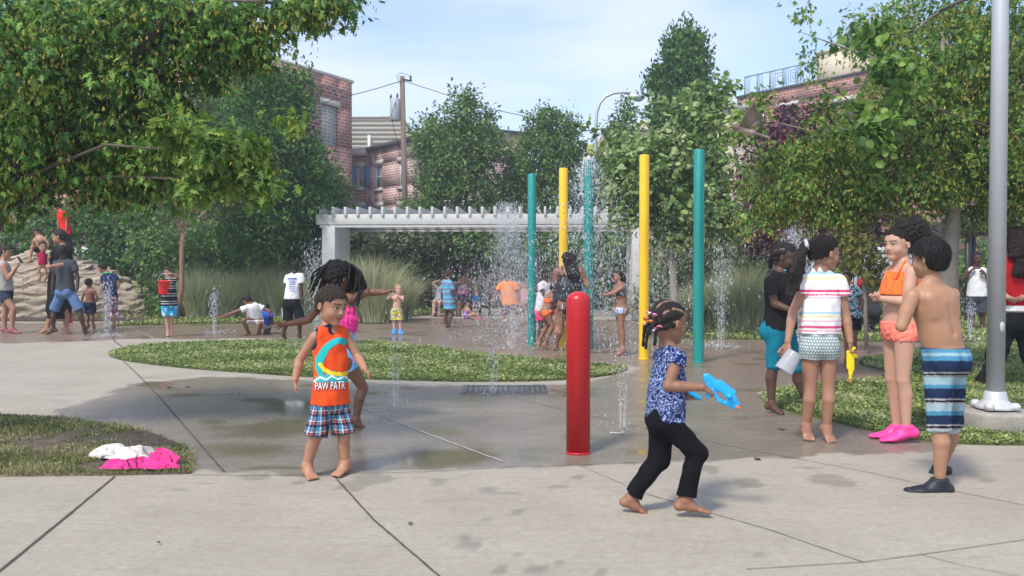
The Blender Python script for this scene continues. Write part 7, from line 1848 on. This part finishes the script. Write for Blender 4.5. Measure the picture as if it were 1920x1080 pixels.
# ground nozzle cap of metal by the bollard and other small things
g = G(1157, 815); t = thing('toy_spoon', 'small white plastic toy lying at the foot of the nearest ground jet', 'toy', (g[0], g[1], .004))
mb = MB(); mb.tube([(-.035, 0, .008), (.02, .004, .007), (.035, .006, .008)], [.006, .005, .006], 8); mb.ico((-.04, 0, .010), .013, (1.2, 1, .6)); mb.ico((.042, .008, .011), .016, (1, 1, .6)); mb.build('toy_body', WFR, t, smooth=True)
# pushchair
Yc = gy(627); b0 = P(1634, 600, Yc); t = thing('pushchair', 'dark pushchair with red trim behind the girl in the orange bikini', 'pushchair', (b0[0], Yc, 0))
for x_, y_ in ((-.12, -.15), (.12, -.15), (-.12, .25), (.12, .25)):
    o = MB().lathe([(.02, -.015), (.075, -.018), (.08, 0), (.075, .018), (.02, .015)], 18).build('wheel', DARKM, t); o.rotation_euler = (0, math.pi / 2, 0); o.location = (x_, y_, .08)
for sx in (-.13, .13):
    mb = MB(); mb.tube([(sx, -.15, .1), (sx, .1, .5), (sx, .32, .98)], .012, 8).tube([(sx, .25, .1), (sx, .0, .55)], .012, 8); mb.build('frame_tube', DARKM, t)
BLKF = mt('black_fabric', (.02, .02, .022), .9, .2, 10, 200, .3, .003); REDF = mt('red_fabric', (.5, .02, .03), .9, .1, 10, 200, .3, .003)
V_, F_ = field([cap((0, -.02, .45), (0, .12, .75), .14, .15, .05), cap((0, -.12, .42), (0, 0, .42), .13, .14, .04)], .012, wr(.004, 3)); put('seat', mesh_np('seat', V_, F_, True), BLKF, t)
V_, F_ = field([cap((-.1, .12, .92), (.1, .12, .92), .12, .12, .03), cap((-.1, .0, .82), (.1, .0, .82), .12, .12, .03, sub=1)], .012); put('hood', mesh_np('hood', V_, F_, True), REDF, t)
MB().box(-.13, .13, -.1, .2, .20, .30).build('basket', BLKF, t, bevel=.02)
MB().tube([(-.13, .32, .98), (.13, .32, .98)], .014, 8).build('handlebar', DARKM, t)
# bird in flight
Yb = 4.6; c_ = P(1398, 238, Yb); t = thing('bird', 'small brown sparrow flying with raised wings before the trees', 'bird', c_)
Qb = lambda x, y, d=0: P(x, y, Yb + d)
BIRD = colmat('feathers', .8, 200, .3, .002, .2, var=.15)
V_, F_ = field([ecap(Qb(1384, 240), Qb(1408, 247), .020, .024, (0, 1, 0), .9, .01), cap(Qb(1376, 238), Qb(1380, 239), .015, .016, .01), cap(Qb(1370, 239), Qb(1367, 240), .006, .002, .004), ecap(Qb(1408, 247), Qb(1440, 258), .018, .014, (0, 1, 0), .35, .01)], .003)
cl_ = np.where((V_[:, 2] > c_[2] - .018)[:, None], np.array((.16, .12, .09)), np.array((.34, .29, .24))); cl_[V_[:, 0] < Qb(1371, 0)[0]] = (.04, .035, .03)
put('bird_body', mesh_np('bird_body', V_ - c_, F_, True, cl_), BIRD, t)
for sg, tipx, tipy in ((-1, 1418, 192), (1, 1424, 204)):
    mb = MB(); root = [Qb(1386, 238, sg * .015), Qb(1404, 243, sg * .015)]; Vw = []; 
    for k in range(9):
        f = k / 8; tip_ = Qb(tipx - 4 + 8 * f, tipy + 30 * f ** 1.4, sg * (.10 - .03 * f)); r_ = lerp(root[0], root[1], f); Vw += [r_ - c_, lerp(r_, tip_, .5) + np.array([-.010 * (1 - f), 0, .004]) - c_, tip_ - c_]
    Fw = [(3 * k + i, 3 * k + i + 1, 3 * k + 4 + i, 3 * k + 3 + i) for k in range(8) for i in range(2)]
    o = put('wing', mesh_np('wing', np.array(Vw), Fw, True, np.array([(.20, .16, .13) if i % 3 < 2 else (.13, .10, .08) for i in range(len(Vw))])), BIRD, t); m_ = o.modifiers.new('solid', 'SOLIDIFY'); m_.thickness = .003

# ---------------------------------------------------------------- water
m, n, b = newmat('water_drops'); b.inputs['Base Color'].default_value = (.92, .95, .98, 1); b.inputs['Roughness'].default_value = .06; b.inputs['Transmission Weight'].default_value = .55; b.inputs['IOR'].default_value = 1.33; b.inputs['Specular IOR Level'].default_value = .8
WATER = m
OCT = np.array([(1, 0, 0), (-1, 0, 0), (0, 1, 0), (0, -1, 0), (0, 0, 1), (0, 0, -1)], float); OCF = np.array([(0, 2, 4), (2, 1, 4), (1, 3, 4), (3, 0, 4), (2, 0, 5), (1, 2, 5), (3, 1, 5), (0, 3, 5)])
def drops_np(pos, r, el=None):
    k = len(pos); sc = np.ones((k, 3)); 
    if el is not None: sc[:, 2] = el
    V = pos[:, None, :] + OCT[None] * r[:, None, None] * sc[:, None, :]
    return V.reshape(-1, 3), (OCF[None] + 6 * np.arange(k)[:, None, None]).reshape(-1, 3)
def jet(px, pyb, pyt, w_px, n_, label, seed, streams=3, Y=None, dens=1.0, spl=1.0):
    rg = np.random.RandomState(seed); g = G(px, pyb); Y = g[1]; s = Y / F; H_j = P(px, pyt, Y)[2]; W = w_px * s / 2
    pr = []; pts = []
    for k in range(streams):
        a = 6.283 * k / streams + .4; dx, dy_ = math.cos(a) * W, math.sin(a) * W
        top = H_j * rg.uniform(.45, .75)
        zz = np.linspace(.01, top, 10); L = [np.array([dx * (.35 + .65 * (z / H_j)), dy_ * (.35 + .65 * (z / H_j)), z]) for z in zz]
        for i in range(9): pr.append(cap(L[i], L[i + 1], lerp(.0032, .0018, i / 9) * (Y / 8) ** .6, lerp(.0032, .0018, (i + 1) / 9) * (Y / 8) ** .6, .002))
    k = int(n_ * 1.8); f = rg.rand(k) ** .7; a = rg.uniform(0, 6.283, k); rr_ = W * (.4 + .9 * f) * np.abs(rg.normal(.8, .45, k))
    pos = np.stack([np.cos(a) * rr_, np.sin(a) * rr_, H_j * f * rg.uniform(.7, 1.05, k) + .01], 1)
    sp_ = rg.normal(0, W * 1.6 * spl + .04, (k // 3, 2)); p2 = np.column_stack([sp_, np.abs(rg.normal(0, .035, k // 3)) + .005]); pos = np.concatenate([pos, p2])
    r = rg.lognormal(math.log(.0017 * (Y / 8) ** .75), .45, len(pos)); V, Fa = drops_np(pos, r, rg.uniform(1.5, 6, len(pos)))
    Vs, Fs = field(pr, .003 * max(1, Y / 8), None)
    Fs = np.concatenate([Fs[:, [0, 1, 2]], Fs[:, [0, 2, 3]]]) + len(V)
    put('water_jet', mesh_np('water_jet', np.concatenate([V, Vs]), np.concatenate([Fa, Fs]), True), WATER, loc=(g[0], g[1], .005), label=label, cat='water jet', group='ground jets of the splash pad')
jet(1167, 806, 650, 24, 230, 'nearest ground jet, right of the red bollard', 1, 4)
jet(926, 740, 640, 20, 170, 'ground jet rising beside the drain grate', 2, 3)
jet(741, 764, 600, 22, 130, 'faint thin ground jet right of the toddler in the orange tank top', 3, 3)
jet(201, 632, 520, 16, 520, 'ground jet before the boy in the navy swim tee', 4, 3)
jet(402, 627, 540, 12, 340, 'ground jet under the crouching girl\'s hand', 5, 3)
jet(596, 650, 452, 38, 1500, 'high ground jet behind the girl with braids', 6, 3)
jet(1352, 652, 440, 26, 800, 'ground jet right of the rightmost teal pole', 7, 3)
jet(1819, 640, 560, 14, 260, 'ground jet seen left of the silver lamp post', 8, 2)
jet(1492, 640, 392, 26, 900, 'tall ground jet behind the girl in the black tee', 9, 2)
jet(960, 655, 560, 26, 350, 'ground jet among the runners left of the leftmost teal pole', 10, 3)
jet(1240, 640, 560, 20, 300, 'ground jet beyond the tall yellow pole', 11, 2)
# falling water from the top of the teal pole, and the drifting spray
def spray(fn, n_, seed, rmed, label):
    rg = np.random.RandomState(seed); pos = fn(rg, n_); r = rg.lognormal(math.log(rmed), .5, len(pos)); V, Fa = drops_np(pos, r, rg.uniform(1, 4.5, len(pos)))
    put('water_spray', mesh_np('water_spray', V, Fa, True), WATER, kind='stuff', label=label)
gc, rc, tc_ = POL['c']
def fall(rg, k):
    f = rg.rand(k) ** 1.2; a = rg.uniform(0, 6.283, k); R = rc * (1.0 + .25 * np.sqrt(f)) + np.abs(rg.normal(0, .05 + .75 * f, k)) * (f > .02); z = tc_ * (1 - f) + .05 * rg.rand(k)
    return np.stack([gc[0] + np.cos(a) * R + .10 * f, gc[1] + np.sin(a) * R, np.maximum(z, .005)], 1)
spray(fall, 6500, 21, .0032, 'water pouring off the top of the teal pole and scattering in drops')
gs = P(985, 560, 13.4)
def cloud1(rg, k):
    q = rg.normal(0, 1, (k, 3)) * np.array([.62, .6, .62]) + np.array([gs[0] - .05, gs[1], .75]); q[:, 2] = np.abs(q[:, 2]); return q
spray(cloud1, 7500, 22, .0027, 'spray of drops around the leftmost teal pole and the running boy')
def cloud2(rg, k):
    q = rg.normal(0, 1, (k, 3)) * np.array([.75, .6, .55]) + np.array([P(1150, 560, 12.3)[0], 12.3, .85]); q[:, 2] = np.abs(q[:, 2]); return q
spray(cloud2, 7000, 23, .0029, 'spray of drops around the girl reaching out under the falling water')
def cloud3(rg, k):
    z = rg.rand(k) * 2.3; w_ = .10 + .16 * (1.9 - np.minimum(z, 1.9)); return np.stack([P(980, 500, 14.5)[0] + rg.normal(0, 1, k) * w_ * 1.2 - .12 * z, 14.5 + rg.normal(0, .4, k), z], 1)
spray(cloud3, 20000, 24, .0019, 'fine high mist behind the leftmost teal pole')
def cloud4(rg, k):
    z = rg.rand(k) ** .8 * 1.9; return np.stack([P(1492, 500, 15)[0] + rg.normal(0, 1, k) * (.10 + .12 * (2 - z)), 15 + rg.normal(0, .3, k), z], 1)
spray(cloud4, 5000, 25, .003, 'fine mist behind the girl in the black tee')
# crown of water on the pole top
V_, F_ = field([cap((rc * math.cos(a), rc * math.sin(a), tc_ + .02), (rc * 1.25 * math.cos(a), rc * 1.25 * math.sin(a), tc_ - .15 - .1 * math.sin(a * 5)), .010, .006, .008) for a in np.linspace(0, 6.28, 18)] + [cap((0, 0, tc_ + .01), (0, 0, tc_ + .06), .04, .02, .03)], .008, wr(.004, 5, (.02, .06)))
put('overflowing_water', mesh_np('overflowing_water', V_, F_, True), WATER, loc=(gc[0], gc[1], 0), label='clear water welling over the top of the teal pole', cat='water')

# ---------------------------------------------------------------- thin summer haze
m = bpy.data.materials.new('haze'); m.use_nodes = True; n = m.node_tree
n.nodes.remove(n.nodes['Principled BSDF'])
pv = n.nodes.new('ShaderNodeVolumePrincipled'); pv.inputs['Color'].default_value = (.90, .95, .98, 1); pv.inputs['Density'].default_value = 0.0028; pv.inputs['Anisotropy'].default_value = .2
n.links.new(pv.outputs[0], n.nodes['Material Output'].inputs['Volume'])
MB().box(-170, 170, -20, 310, -1.4, 26).build('haze', m, kind='stuff', label='thin pale summer haze over the whole park')
